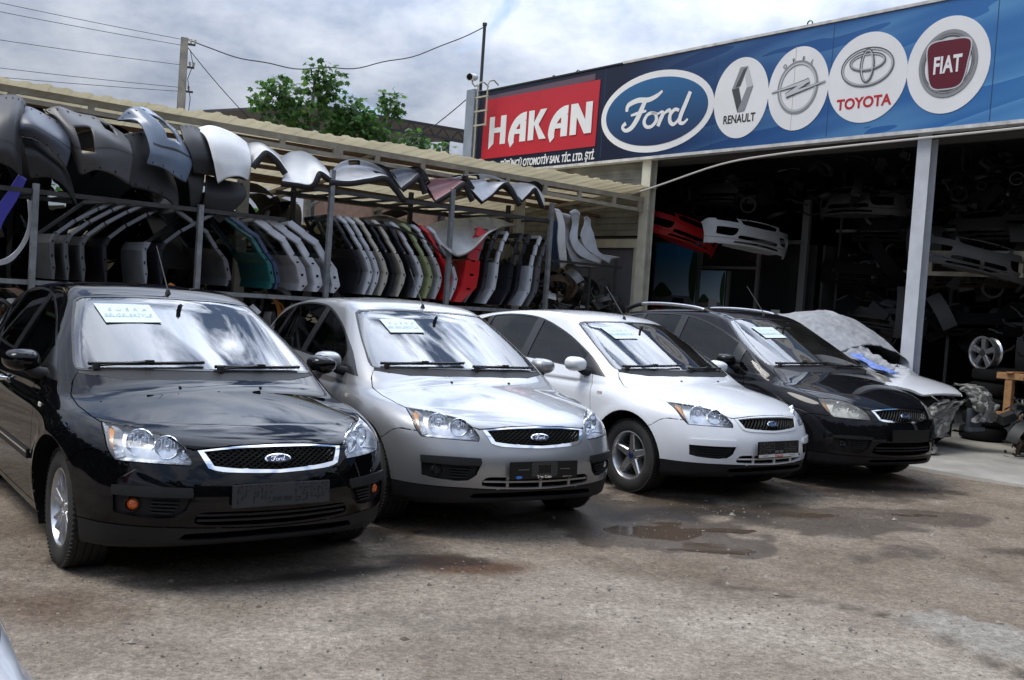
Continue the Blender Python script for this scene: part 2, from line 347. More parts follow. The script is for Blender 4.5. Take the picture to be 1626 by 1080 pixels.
class Cutter:
    def __init__(s,V,Q,f):
        s.f=f; s.V=[tuple(v) for v in V]; s.F=[list(map(int,q)) for q in Q]; s.lab=['body']*len(s.F); s.split={}
        s.N=list(map(tuple,normals(f,np.array(s.V)))); s.K=None
    def arr(s):
        if s.K is None or len(s.K)!=len(s.F): s.K=[s.cn(F) for F in s.F]
        A=np.array(s.K); return A[:,:3],A[:,3:]
    def cn(s,F):
        n=len(F); V=[s.V[i] for i in F]; N=[s.N[i] for i in F]
        return tuple(sum(v[k] for v in V)/n for k in range(3))+tuple(sum(v[k] for v in N)/n for k in range(3))
    def _ev(s,a,b,t,ta,tb):
        key=(a,b) if a<b else (b,a)
        if key in s.split: return s.split[key]
        va,vb=s.V[a],s.V[b]; na,nb=s.N[a],s.N[b]
        s.V.append(tuple(va[i]*(1-t)+vb[i]*t for i in range(3))); s.N.append(tuple(na[i]*(1-t)+nb[i]*t for i in range(3)))
        j=len(s.V)-1; s.split[key]=j; return j
    def cut_poly(s,poly,basis,cond=None,closed=True,only=None,vdir=None,ndot=.15):
        """poly: list of 2D pts; basis: (a,b) 3-vectors"""
        a,b=np.array(basis[0],float),np.array(basis[1],float)
        V=np.array(s.V); U=np.stack([V@a,V@b],1); U=[tuple(u) for u in U]
        n=len(s.F)
        fv,fn=s.arr()
        ok=np.ones(n,bool)
        if vdir is not None: ok&=(fn@np.array(vdir))>ndot
        if cond is not None: ok&=cond(fv,fn)
        if only is not None: ok&=np.array([l in only for l in s.lab])
        cand=[i for i in np.nonzero(ok)[0]]
        mn={};mx={}
        def bb(i):
            xs=[U[v][0] for v in s.F[i]]; ys=[U[v][1] for v in s.F[i]]
            mn[i]=(min(xs),min(ys)); mx[i]=(max(xs),max(ys))
        for i in cand: bb(i)
        m=len(poly); segs=range(m if closed else m-1)
        for k in segs:
            p,q=poly[k],poly[(k+1)%m]
            lx,hx=min(p[0],q[0]),max(p[0],q[0]); ly,hy=min(p[1],q[1]),max(p[1],q[1])
            dx,dy=q[0]-p[0],q[1]-p[1]; L=math.hypot(dx,dy)
            if L<1e-7: continue
            dx/=L;dy/=L
            new=[]
            for i in cand:
                A,B=mn[i],mx[i]
                if B[0]<lx-1e-4 or A[0]>hx+1e-4 or B[1]<ly-1e-4 or A[1]>hy+1e-4: continue
                F=s.F[i]; D=[(U[v][0]-p[0])*dy-(U[v][1]-p[1])*dx for v in F]
                T=[(U[v][0]-p[0])*dx+(U[v][1]-p[1])*dy for v in F]
                if max(T)<-1e-4 or min(T)>L+1e-4: continue
                e=2e-4
                if max(D)<e or min(D)>-e: continue
                P1=[];P2=[]; nv=len(F)
                for j in range(nv):
                    c,d=F[j],F[(j+1)%nv]; dc,dd=D[j],D[(j+1)%nv]
                    if dc>=-e: P1.append(c)
                    if dc<=e: P2.append(c)
                    if (dc>e and dd<-e) or (dc<-e and dd>e):
                        t=dc/(dc-dd)
                        key=(c,d) if c<d else (d,c)
                        known=key in s.split
                        j2=s._ev(c,d,t,0,0)
                        if not known:
                            v=s.V[j2]; U.append((v[0]*a[0]+v[1]*a[1]+v[2]*a[2],v[0]*b[0]+v[1]*b[1]+v[2]*b[2]))
                        P1.append(j2);P2.append(j2)
                if len(P1)<3 or len(P2)<3: continue
                s.F[i]=P1; s.F.append(P2); s.lab.append(s.lab[i]); ni=len(s.F)-1; s.K[i]=s.cn(P1); s.K.append(s.cn(P2))
                bb(i); bb(ni); new.append(ni)
            cand+=new
        return a,b
    def label(s,poly,basis,name,cond=None,only=None,vdir=None,ndot=.15):
        a,b=np.array(basis[0],float),np.array(basis[1],float)
        C,fn=s.arr()
        ok=np.ones(len(C),bool)
        if vdir is not None: ok&=(fn@np.array(vdir))>ndot
        if cond is not None: ok&=cond(C,fn)
        x=C@a;y=C@b
        if poly is not None: ok&=inpoly(x,y,poly)
        for i in np.nonzero(ok)[0]:
            if only is None or s.lab[i] in only: s.lab[i]=name
    def region(s,poly,basis,name,**k):
        s.cut_poly(poly,basis,**k); k.pop('closed',None); s.label(poly,basis,name,**k)
    def seam(s,pts,basis,w=.004,name='gap',closed=False,**k):
        P=[np.array(p,float) for p in pts]; n=len(P)
        T=[]
        for i in range(n):
            if closed: d=P[(i+1)%n]-P[i-1]
            else: d=P[min(i+1,n-1)]-P[max(i-1,0)]
            d/=np.linalg.norm(d)+1e-12; T.append(np.array([-d[1],d[0]]))
        Lf=[tuple(P[i]+T[i]*w/2) for i in range(n)]; Rt=[tuple(P[i]-T[i]*w/2) for i in range(n)]
        if closed:
            s.cut_poly(Lf,basis,**k); s.cut_poly(Rt,basis,**k)
            rng=range(n)
        else:
            s.cut_poly(Lf+Rt[::-1],basis,**k); rng=range(n-1)
        a,b=np.array(basis[0],float),np.array(basis[1],float)
        C,fn=s.arr()
        ok=np.ones(len(C),bool)
        if k.get('vdir') is not None: ok&=(fn@np.array(k['vdir']))>k.get('ndot',.15)
        if k.get('cond') is not None: ok&=k['cond'](C,fn)
        if k.get('only') is not None: ok&=np.array([l in k['only'] for l in s.lab])
        x=C@a;y=C@b; hit=np.zeros(len(C),bool)
        for i in rng:
            j=(i+1)%n; hit|=inpoly(x,y,[Lf[i],Lf[j],Rt[j],Rt[i]])
        for i in np.nonzero(ok&hit)[0]: s.lab[i]=name
    def finish(s):
        def exp(a,b,out):
            key=(a,b) if a<b else (b,a)
            if key in s.split:
                m=s.split[key]
                if m==a or m==b: return
                exp(a,m,out); out.append(m); exp(m,b,out)
        for i,F in enumerate(s.F):
            o=[]
            for j in range(len(F)):
                o.append(F[j]); exp(F[j],F[(j+1)%len(F)],o)
            s.F[i]=o
        V=project(s.f,np.array(s.V),3)
        V[:,1]=np.where(np.abs(np.array(s.V)[:,1])<1e-6,0,V[:,1])
        s.NV=V; s.NN=normals(s.f,V)
def inpoly(x,y,poly):
    r=np.zeros(len(x),bool); n=len(poly)
    for i in range(n):
        x1,y1=poly[i];x2,y2=poly[(i+1)%n]
        if y1==y2: continue
        c=((y1>y)!=(y2>y))&(x<(x2-x1)*(y-y1)/(y2-y1)+x1); r^=c
    return r
def smooth_poly(pts,closed=True,n=6,corners=()):
    """Catmull-Rom through pts, corners = indices kept sharp"""
    P=[np.array(p,float) for p in pts]; m=len(P); out=[]
    rng=range(m if closed else m-1)
    for i in rng:
        p1,p2=P[i],P[(i+1)%m]
        p0=P[i-1] if (closed or i>0) else p1; p3=P[(i+2)%m] if (closed or i+2<m) else p2
        if i in corners: p0=p1
        if (i+1)%m in corners: p3=p2
        for k in range(n):
            t=k/n
            out.append(tuple(.5*((2*p1)+(-p0+p2)*t+(2*p0-5*p1+4*p2-p3)*t*t+(-p0+3*p1-3*p2+p3)*t**3)))
    if not closed: out.append(tuple(P[-1]))
    return out
# ================================================================== cars: cutting the body into panels
FX=((0,1,0),(0,0,1)); SX=((1,0,0),(0,0,1)); TX=((1,0,0),(0,1,0))
def circle(cx,cz,r,n=48): return [(cx+r*math.cos(2*math.pi*i/n),cz+r*math.sin(2*math.pi*i/n)) for i in range(n)]
def inset(poly,d):
    n=len(poly); A=sum(poly[i][0]*poly[(i+1)%n][1]-poly[(i+1)%n][0]*poly[i][1] for i in range(n)); s=1 if A>0 else -1
    o=[]
    for i in range(n):
        p0,p1,p2=np.array(poly[i-1]),np.array(poly[i]),np.array(poly[(i+1)%n])
        a=p1-p0;b=p2-p1; a=a/(np.linalg.norm(a)+1e-9); b=b/(np.linalg.norm(b)+1e-9)
        na=np.array([-a[1],a[0]])*s; nb=np.array([-b[1],b[0]])*s; m=na+nb; m/=max(np.linalg.norm(m),.3)
        k=d/max(.45,m@na); o.append(tuple(p1+m*k))
    return o
AZ=R(50); HB=((-math.sin(AZ),math.cos(AZ),0),(0,0,1)); HV=(math.cos(AZ),math.sin(AZ),0)
def hproj(P): return [(p[0]*HB[0][0]+p[1]*HB[0][1],p[2]) for p in P]
def cut_car(S):
    V,Q=nets(S['f'],(-4.45,-.0251,.1),(.1,1.01,S['top']),.025)
    V=project(S['f'],V,5); C=Cutter(V,Q,S['f'])
    C.cut_poly([(-9,0),(9,0)],TX,closed=False)
    keep=[i for i,F in enumerate(C.F) if np.mean([C.V[v][1] for v in F])>-1e-7]
    C.F=[C.F[i] for i in keep]; C.lab=['body']*len(C.F); C.K=None
    fr=dict(vdir=(1,0,0),ndot=.12,cond=lambda c,n:c[:,0]>-.75)
    sd=dict(vdir=(0,1,0),ndot=.2)
    hd=dict(vdir=HV,ndot=.1,cond=lambda c,n:(c[:,0]>-.75)&(c[:,2]>.6)&(n[:,2]<.93))
    # wheel arches
    for xa in S['axles']:
        C.region(circle(xa,.325,S['arch']),SX,'hole',cond=lambda c,n:(c[:,1]>.62)&(c[:,2]<.75))
    # headlight
    hp=smooth_poly(hproj(S['head']),n=4,corners=S['headc'])
    C.region(inset(hp,-.004),HB,'headgap',**hd)
    C.region(hp,HB,'head',only=('headgap',),**hd)
    ha=[hproj([p])[0] for p in S['amber']]
    C.region(smooth_poly(ha,n=3),HB,'amber',only=('head',),**hd)
    # grille, fog lights, lower grille
    C.region(smooth_poly(S['g_out'],n=4,corners=S['gc'],closed=False),FX,'gring',only=('body',),**fr)
    C.region(smooth_poly(S['g_in'],n=4,corners=S['gc'],closed=False),FX,'grille',only=('gring',),**fr)
    C.region(smooth_poly(S['fog'],n=3,corners=S['fogc']),FX,'fog',only=('body',),**fr)
    C.region(S['fogbar'],FX,'fogbar',only=('fog',),**fr)
    C.region(circle(*S['foglamp'],.034,16),FX,'foglamp',only=('fog',),**fr)
    C.region(smooth_poly(S['low'],n=3,corners=(0,len(S['low'])-1),closed=False),FX,'low',only=('body',),**fr)
    fr2=dict(fr); fr2['cond']=lambda c,n:(c[:,0]>-.62)
    C.seam(S['lipline'],FX,w=.007,cond=lambda c,n:(c[:,0]>-.56)&(c[:,2]<.45))
    C.region(smooth_poly(S['lipopen'],n=3,corners=(0,len(S['lipopen'])-1),closed=False),FX,'lipopen',only=('body',),**fr)
    C.seam(S['bseam'],SX,w=.0068,only=('body',),**sd)
    # hood
    C.seam(S['hoodfront'],FX,w=.008,only=('body',),**fr)
    C.seam(S['hoodside'],TX,w=.0068,only=('body',),vdir=(0,0,1),ndot=.05)
    C.region(S['cowl'],TX,'cowl',only=('body',),cond=lambda c,n:(c[:,2]>.85)&(c[:,0]<-.9),vdir=(0,0,1),ndot=.1)
    # windscreen
    wsp=smooth_poly(S['ws'],n=4,corners=(0,len(S['ws'])-1),closed=False)
    cw=dict(vdir=(1,0,0),ndot=.12,cond=lambda c,n:(c[:,0]<-.9)&(c[:,2]>.95)&(n[:,2]>.3))
    C.region(wsp,FX,'wsring',only=('body','cowl'),**cw)
    wi=inset(wsp,.010); wi=[(max(y,0) if y<.02 else y,z) for y,z in wi]; wi[0]=(0,wi[0][1]); wi[-1]=(0,wi[-1][1])
    C.region(wi,FX,'ws',only=('wsring',),**cw)
    # side glass
    sg=dict(vdir=(0,1,0),ndot=.3,cond=lambda c,n:c[:,2]>.9)
    dl=smooth_poly(S['dlo'],n=3,corners=(0,))
    C.region(dl,SX,'dlo',only=('body',),**sg)
    di=inset(dl,.014)
    for nm,(x0,x1) in S['panes'].items():
        pane=[(x0[0],.9),(x0[1],1.7),(x1[1],1.7),(x1[0],.9)]
        C.cut_poly(di,SX,only=('dlo',),**sg); C.cut_poly(pane,SX,only=('dlo',),**sg)
        a=inpoly(*C.arr()[0][:,[0,2]].T,di); b=inpoly(*C.arr()[0][:,[0,2]].T,pane)
        for i in np.nonzero(a&b)[0]:
            if C.lab[i]=='dlo': C.lab[i]=nm
    # doors
    for sm in S['doors']: C.seam(sm,SX,w=.0068,only=('body',),**sd)
    # rear
    rr=dict(vdir=(-1,0,0),ndot=.15,cond=lambda c,n:c[:,0]<-3.6)
    C.region(S['rwin'],FX,'rwin',only=('body',),**rr); C.region(S['tail'],FX,'tail',only=('body',),**rr)
    C.seam(S['rseam'],FX,w=.0068,only=('body',),**rr)
    C.finish()
    for i,F in enumerate(C.F):
        if C.lab[i]=='body':
            n=np.mean([C.NN[v] for v in F],axis=0)
            if n[2]<-.6 and np.mean([C.V[v][2] for v in F])<.24: C.lab[i]='under'
    C.K=None; A,Nn=C.arr()
    def put(m,name):
        for i in np.nonzero(m)[0]:
            if C.lab[i]=='body': C.lab[i]=name
    X,Y,Z=A.T; ll=S['lipline']; put((X>-.57)&(Z<np.interp(Y,[p[0] for p in ll],[p[1] for p in ll])),'lip')
    hf=S['hoodfront']; hs=S['hoodside']; hp3=[(p[0],abs(p[1])) for p in S['head'][:6]]
    hz=np.interp(Y,[p[0] for p in hf],[p[1] for p in hf])
    hpoly=[(-.0,-.1),(-.0,.43)]+hp3[::-1]+[(x,y) for x,y in hs]+[(hs[-1][0],-.1)]
    put(inpoly(X,Y,hpoly)&(Z>hz)&(Z<1.15)&(Nn[:,2]>.1),'hood')
    put(inpoly(X,Z,[(.2,-.1),(.2,.95),(-.30,.95),(-.30,.69)]+S['bseam']+[(-.72,.5),(-.72,-.1)]),'bumper')
    d=S['doors']; dl0=S['dlo']
    fd=[d[0][0],d[0][1],d[0][2],d[0][3],d[0][4],(d[1][2][0],.245),d[1][1],d[1][0],(d[1][0][0],1.3),(d[0][0][0],1.2)]
    put(inpoly(X,Z,fd)&(Y>.7)&(Z<1.12),'fdoor')
    rd=[d[1][0],d[1][1],(d[1][2][0],.245)]+d[2][::-1]
    put(inpoly(X,Z,rd)&(Y>.7)&(Z<1.14),'rdoor')
    put((X<-3.95)&(Z<np.interp(Y,[p[0] for p in S['rseam']],[p[1] for p in S['rseam']])),'rbumper')
    return C
def surf(name,C,labs,m,parent,sides=(1,-1),off=0.,push=(0,0,0),wall=0.,wallvec=None,wm=None):
    labs=(labs,) if isinstance(labs,str) else labs
    Fs=[F for F,l in zip(C.F,C.lab) if l in labs]
    if not Fs: return None
    V=[];F2=[];LN=[];MI=[]
    push=np.array(push,float)
    for sg in sides:
        S=np.array([1,sg,1.])
        ids={}; 
        for F in Fs:
            fl=[]
            for v in (F if sg>0 else F[::-1]):
                if v not in ids:
                    ids[v]=len(V); V.append((C.NV[v]+C.NN[v]*off+push)*S)
                fl.append(ids[v]); LN.append(C.NN[v]*S)
            F2.append(fl); MI.append(0)
        if wall or wallvec is not None:
            E={}
            for F in Fs:
                for j in range(len(F)):
                    a,b=F[j],F[(j+1)%len(F)]; k=(min(a,b),max(a,b)); E[k]=None if k in E else (a,b)
            for k,e in E.items():
                if e is None: continue
                a,b=e
                if abs(C.NV[a][1])<1e-5 and abs(C.NV[b][1])<1e-5: continue
                pa=C.NV[a]+C.NN[a]*off+push; pb=C.NV[b]+C.NN[b]*off+push
                if wallvec is not None: qa,qb=pa+np.array(wallvec),pb+np.array(wallvec)
                else: qa,qb=pa-C.NN[a]*wall,pb-C.NN[b]*wall
                n=np.cross(pb-pa,qa-pa); n=-n/(np.linalg.norm(n)+1e-12)
                base=len(V); V+= [pa*S,pb*S,qb*S,qa*S]
                q=[base+1,base,base+3,base+2] if sg>0 else [base,base+1,base+2,base+3]
                F2.append(q); LN+=[n*S]*4; MI.append(1 if wm is not None else 0)
    return mesh(name,V,F2,[m]+([wm] if wm is not None else []),parent,ln=LN,fm=MI)
def find_x(C,y,z,x0=.2,back=False):
    """front surface x at (y,z)"""
    xs=np.linspace(x0,-4.5,1200) if not back else np.linspace(-4.6,0,1200)
    P=np.stack([xs,np.full_like(xs,y),np.full_like(xs,z)],1); v=C.f(P); i=np.argmax(v<0); return float(xs[i])
def find_y(C,x,z):
    ys=np.linspace(1.1,.0,900); P=np.stack([np.full_like(ys,x),ys,np.full_like(ys,z)],1); v=C.f(P); i=np.argmax(v<0); return float(ys[i]) if v[i]<0 else 0.
def find_z(C,x,y):
    zs=np.linspace(1.8,.2,1400); P=np.stack([np.full_like(zs,x),np.full_like(zs,y),zs],1); v=C.f(P); i=np.argmax(v<0); return float(zs[i])
# ---- the script lettering of the blue oval, in a 1 x 1 box (x right, y up)
SCRIPT=[([(.08,.60),(.10,.74),(.24,.82),(.40,.80),(.52,.86),(.60,.95)],[.05,.07,.075,.07,.06,.03]),
 ([(.36,.80),(.31,.62),(.25,.40),(.17,.22),(.08,.17),(.03,.26),(.08,.34)],[.06,.085,.085,.075,.05,.05,.06]),
 ([(.15,.50),(.26,.53),(.38,.56)],[.03,.05,.03]),
 ([(.47,.50),(.40,.46),(.36,.32),(.40,.20),(.48,.20),(.54,.32),(.52,.46),(.46,.50),(.56,.46),(.60,.50)],[.05,.05,.06,.05,.05,.06,.05,.04,.03,.03]),
 ([(.60,.50),(.63,.44),(.60,.32),(.57,.18)],[.04,.07,.07,.06]),([(.62,.38),(.67,.47),(.72,.50),(.73,.45)],[.03,.04,.06,.04]),
 ([(.86,.47),(.80,.50),(.74,.40),(.74,.26),(.79,.18),(.85,.25),(.90,.40)],[.04,.05,.06,.06,.05,.04,.04]),
 ([(1.0,.84),(.95,.62),(.89,.36),(.88,.22),(.93,.18),(.99,.26)],[.06,.07,.07,.06,.045,.03])]
def emblem(parent,loc,w,Mx,dull=False):
    """blue oval badge with a silver rim and script; Mx maps local X right, Y up, Z out"""
    mb=MB(); el=lambda a,b,n=36:[(a*math.cos(2*math.pi*i/n),b*math.sin(2*math.pi*i/n)) for i in range(n)]
    A=el(w/2,w*.2); B=el(w*.445,w*.155); n=36; V=[];F=[]
    for P,z in((A,0),(A,.004),(B,.007),(B,.004)): V+=[Mx@Vector((x,y,z))+Vector(loc) for x,y in P]
    for k in range(3):
        for i in range(n): F.append([k*n+i,k*n+(i+1)%n,(k+1)*n+(i+1)%n,(k+1)*n+i])
    mb.add(V,F,0); mb.prism(B,.0045,Mx,loc,1)
    s=w*.56; T=Matrix(((1,.0,0),(0,.36,0),(0,0,1)))
    for pts,ws in SCRIPT:
        P=[((x-.52)*s,(y-.5)*s*.50) for x,y in pts]
        ribbon(mb,P,[q*s*.5 for q in ws],Mx,loc,h=.002,z0=.0045,mi=2,n=5)
    return mb.build('badge',[MT['chrome'],MT['badgeblue'],MT['chrome']],parent)
def wheel_parts(root,kind,loc,side,rimm,rt=.317,rr=.203,w=.205):
    """wheel: tyre (> rim). local axis Z points outward"""
    Mx=ROT('X',-math.pi/2) if side>0 else ROT('X',math.pi/2)
    mb=MB(); h=w/2
    prof=[(rr-.004,-h*.80),(rr+.012,-h*.92),(rr+.045,-h*1.02),(rt-.035,-h*.99),(rt-.010,-h*.86)]
    tz=[-.80,-.62,-.60,-.56,-.54,-.22,-.20,-.16,-.14,.14,.16,.20,.22,.54,.56,.60,.62,.80]
    tr=[0,0,-.008,-.008,0,0,-.008,-.008,0,0,-.008,-.008,0,0,-.008,-.008,0,0]
    prof+=[(rt+q,h*z) for z,q in zip(tz,tr)]
    prof+=[(rt-.010,h*.86),(rt-.035,h*.99),(rr+.045,h*1.02),(rr+.012,h*.92),(rr-.004,h*.80)]
    mb.lathe(prof,n=64,Mx=Mx)
    for k in range(72):                                  # shoulder blocks
        t=2*math.pi*k/72
        for sg in(-1,1):
            c=Vector(((rt-.004)*math.cos(t),(rt-.004)*math.sin(t),sg*h*.83)); m=Mx@ROT('Z',t)
            mb.box(Mx@c,(.010,.014,h*.26),Mx=m)
    wh=mb.build('wheel',MT['rubber'],root,smooth=True,angle=R(30),loc=loc)
    rb=MB()
    rb.lathe([(rr+.006,h*.80),(rr+.008,h*.88),(rr-.002,h*.90),(rr-.010,h*.80),(rr-.018,h*.45),(rr-.030,-h*.6),(rr-.01,-h*.8)],n=64,Mx=Mx)
    zf=h*.62
    if kind=='five':
        for k in range(5):
            t=2*math.pi*k/5+.31; m=Mx@ROT('Z',t)
            P=[(.03,-.036),(rr-.012,-.021),(rr-.012,.021),(.03,.036)]
            n=len(P); V=[]
            for z,sc in((zf-.055,1.25),(zf-.004,1.05),(zf+.006,.72)):
                for x,y in P: V.append(m@Vector((x,y*sc,z+(.012 if x<.1 else .0)*-1)))
            V=[tuple(v) for v in V]; F=[[8,9,10,11]]
            for l in(0,4): F+=[[l+i,l+(i+1)%4,l+4+(i+1)%4,l+4+i] for i in range(4)]
            rb.add(V,F)
        rb.lathe([(.0,zf-.008),(.062,zf-.010),(.070,zf-.03),(.070,-.02)],n=32,Mx=Mx)
        for k in range(5):
            t=2*math.pi*(k+.5)/5+.31; c=Mx@Vector((.052*math.cos(t),.052*math.sin(t),zf-.010)); rb.lathe([(0,.006),(.009,.006),(.010,-.004)],n=10,Mx=Mx,c=c,mi=1)
    else:
        for k in range(7):
            for dt in(-.15,.15):
                t=2*math.pi*k/7+dt+.2; m=Mx@ROT('Z',t)
                rb.bar(m@Vector((.045,0,zf-.012)),m@Vector((rr-.012,0,zf-.002)),.018,.03,up=m@Vector((0,0,1)))
                rb.bar(m@Vector((.045,0,zf+.003)),m@Vector((rr-.012,0,zf+.013)),.009,.010,up=m@Vector((0,0,1)))
        rb.lathe([(.0,zf-.0),(.052,zf-.002),(.060,zf-.02),(.060,-.02)],n=32,Mx=Mx)
    rb.build('rim',[rimm,MT['darkmetal']],wh,smooth=True,angle=R(28))
    cb=MB(); cb.lathe([(0,zf+.006),(.024,zf+.005),(.027,zf-.008)],n=24,Mx=Mx); cb.build('hub_cap',MT['badgeblue'] if kind=='five' else rimm,wh,smooth=True)
    db=MB(); db.lathe([(.0,-.012),(.128,-.012),(.132,-.024),(.132,-.034)],n=40,Mx=Mx); db.build('brake_disc',MT['brake'],wh)
    return wh
def mirror_part(root,S,side,paint):
    x,y,z=S['mirror']; y*=side
    # shell: front-rounded scoop
    n,m=20,14; V=[];F=[]
    for j in range(m+1):
        v=j/m; 
        for i in range(n):
            t=2*math.pi*i/n; cy,cz=math.cos(t),math.sin(t)
            sy=math.copysign(abs(cy)**.75,cy); sz=math.copysign(abs(cz)**.75,cz)
            ph=v*math.pi/2*.98; r=math.cos(ph)**.6 if v<1 else .12
            wy=.105*(1 if cy*side>0 else .95); wz=.068+.010*(-cy*side)
            V.append((x-.055+.125*math.sin(ph),y+sy*wy*r,z+sz*wz*r+.006*cy*side))
    for j in range(m):
        for i in range(n):
            q=[j*n+i,j*n+(i+1)%n,(j+1)*n+(i+1)%n,(j+1)*n+i]; F.append(q if True else q[::-1])
    F.append([m*n+i for i in range(n)])
    o=mesh('wing_mirror',V,F,paint,root,smooth=True)
    g=MB(); P=[(V[i][1]*.0+ (V[i][1]-y)*.93+y,(V[i][2]-z)*.93+z) for i in range(n)]
    g.add([(x-.050,a,b) for a,b in P],[list(range(n)) if side>0 else list(range(n))[::-1]]); g.build('mirror_glass',MT['mirrorglass'],o)
    a=MB(); yi=find_y(S['C'],x+.05,z-.06)*side
    a.tube([(x+.045,yi-.02*side,z-.075),(x+.03,(yi+y)/2,z-.062),(x+.01,y-.03*side,z-.035)],[.038,.034,.038],n=12)
    a.build('mirror_arm',MT['plastic'],o,smooth=True)
def build_car(S,kind,name,label,pose,paint,opt):
    C=S['C']
    root=empty(name,(pose[0],pose[1],opt.get('z',0)),R(pose[2]),label,'car',opt.get('group'))
    P=paint
    surf('body',C,('body',),P,root,wall=.010)
    g=surf('shut_lines',C,('gap','headgap'),MT['gap'],root,off=-.009)
    surf('hood',C,('hood',),P,root,wall=.012)
    surf('front_bumper',C,('bumper',),P,root,wall=.012)
    surf('bumper_lip',C,('lip',),MT['plastic'],root,wall=.012)
    surf('underbody',C,('under',),MT['plastic'],root)
    surf('cowl',C,('cowl',),MT['plastic'],root,off=-.004,wall=.01)
    for sg in(1,-1):
        d=surf('front_door',C,('fdoor',),P,root,sides=(sg,),wall=.012); d2=surf('rear_door',C,('rdoor',),P,root,sides=(sg,),wall=.012)
        for dd,xx in((d,S['handles'][0]),(d2,S['handles'][1])):
            hb=MB(); zz=S['hz']; 
            hb.tube([(xx,sg*(find_y(C,xx,zz)-.005),zz),(xx-.03,sg*(find_y(C,xx,zz)+.028),zz),(xx-.17,sg*(find_y(C,xx-.17,zz)+.028),zz),(xx-.20,sg*(find_y(C,xx-.2,zz)-.005),zz)],[.011,.014,.014,.011],n=8)
            hb.build('door_handle',opt.get('handle',P),dd,smooth=True)
    rb=surf('rear_bumper',C,('rbumper',),P,root,wall=.012)
    tr=surf('window_trim',C,('dlo',),MT['trim'],root,off=.001,wall=.012)
    surf('windscreen_seal',C,('wsring',),MT['trim'],root,off=-.001,wall=.01)
    surf('windscreen',C,('ws',),opt.get('wsm',MT['wsglass']),root,off=-.004)
    for nm in S['panes']: 
        for sg in(1,-1): surf('side_window',C,(nm,),MT['sideglass'],root,sides=(sg,),off=-.005)
    surf('rear_window',C,('rwin',),MT['sideglass'],root,off=-.004)
    surf('lining',C,('body','fdoor','rdoor','dlo','rbumper','tail'),MT['lining'],root,off=-.045)
    # grille
    gr=surf('grille_surround',C,('gring',),opt.get('ringm',MT['chrome']),root,off=.006,wall=.016)
    if opt.get('thinring'):
        pass
    gb=surf('grille',C,('grille',),MT['gap'],root,push=(-.045,0,0),wallvec=(.045,0,0),wm=MT['plastic'])
    mb=MB(); gi=smooth_poly(S['g_in'],n=4,corners=S['gc'],closed=False); full=gi+[(-y,z) for y,z in gi[::-1]]
    sp=.036; fy=np.arange(-.75,.75,sp)
    cache={}
    def gx(y,z):
        k=(round(abs(y),3),round(z,3))
        if k not in cache: cache[k]=find_x(C,abs(y),z)
        return cache[k]
    for y0 in fy:
        for sl in((1,-1) if opt.get('mesh','diamond')=='diamond' else (1,)):
            k=.55*sl if opt.get('mesh','diamond')=='diamond' else .9
            pts=[]; zs=np.arange(S['g_z'][0],S['g_z'][1],.006)
            ys=y0+(zs-zs[0])/k
            ins=inpoly(ys,zs,full)
            run=[(y,z) for y,z,i in zip(ys,zs,ins) if i]
            if len(run)<2: continue
            run=run[::3]+[run[-1]]
            P3=[(gx(y,z)-.012,y,z) for y,z in run]
            for a,b in zip(P3[:-1],P3[1:]): mb.bar(a,b,.0055 if sl==1 else .005,.012,up=(1,0,0))
    mb.build('grille_mesh',MT['plastic_gl'],gb)
    ez=S['badgez']; ex=gx(0,ez); 
    nrm=normals(C.f,np.array([[ex,0.,ez]]))[0]; up=Vector((-nrm[2],0,nrm[0])); Rm=Matrix(((0,up.x,nrm[0]),(1,0,0),(0,up.z,nrm[2])))
    emblem(root,(ex+.004,0,ez),opt.get('bw',.142),Rm)
    # lower grille + slats
    lg=surf('lower_grille',C,('low',),MT['gap'],root,push=(-.06,0,0),wallvec=(.06,0,0),wm=P)
    mb=MB(); zc=S['lowz']
    for z in ([zc] if not opt.get('darklow') else [zc-.012,zc+.015]):
        ys=np.linspace(-S['loww'],S['loww'],25); Pt=[(find_x(C,abs(y),z)-.012,y,z) for y in ys]
        for a,b in zip(Pt[:-1],Pt[1:]): mb.bar(a,b,.011,.02,up=(1,0,0))
    if not opt.get('darklow'):
        for y in (-.24,0,.24):
            mb.bar((find_x(C,abs(y),zc)-.016,y,S['lowr'][0]),(find_x(C,abs(y),zc)-.016,y,S['lowr'][1]),.02,.011,up=(1,0,0))
    mb.build('grille_slats',P if not opt.get('darklow') else MT['plastic'],lg)
    surf('lip_opening',C,('lipopen',),MT['gap'],root,push=(-.08,0,0),wallvec=(.08,0,0),wm=MT['plastic'])
    # fog housings
    for sg in(1,-1):
        fb=surf('fog_housing',C,('fog','foglamp'),MT['plastic'],root,sides=(sg,),push=(-.028,-.0,0),wallvec=(.028,0,0))
        surf('bumper_strip',C,('fogbar',),opt.get('stripm',MT['plastic']),fb,sides=(sg,),off=.014,wall=.04)
        mb=MB(); (ly,lz)=S['foglamp']; y0,y1=S['slat']
        for z in ((lz-.034,lz-.016,lz+.002,lz+.020) if opt.get('fog') else (lz-.040,lz-.02,lz,lz+.020)):
            yy=np.linspace(y0+(z-lz)*-.6,y1 if opt.get('fog') else S['fogout'],7)
            Pt=[(find_x(C,y,z)-.012,sg*y,z) for y in yy]
            for a,b in zip(Pt[:-1],Pt[1:]): mb.bar(a,b,.008,.022,up=(1,0,0))
        mb.build('air_slats',MT['plastic'],fb)
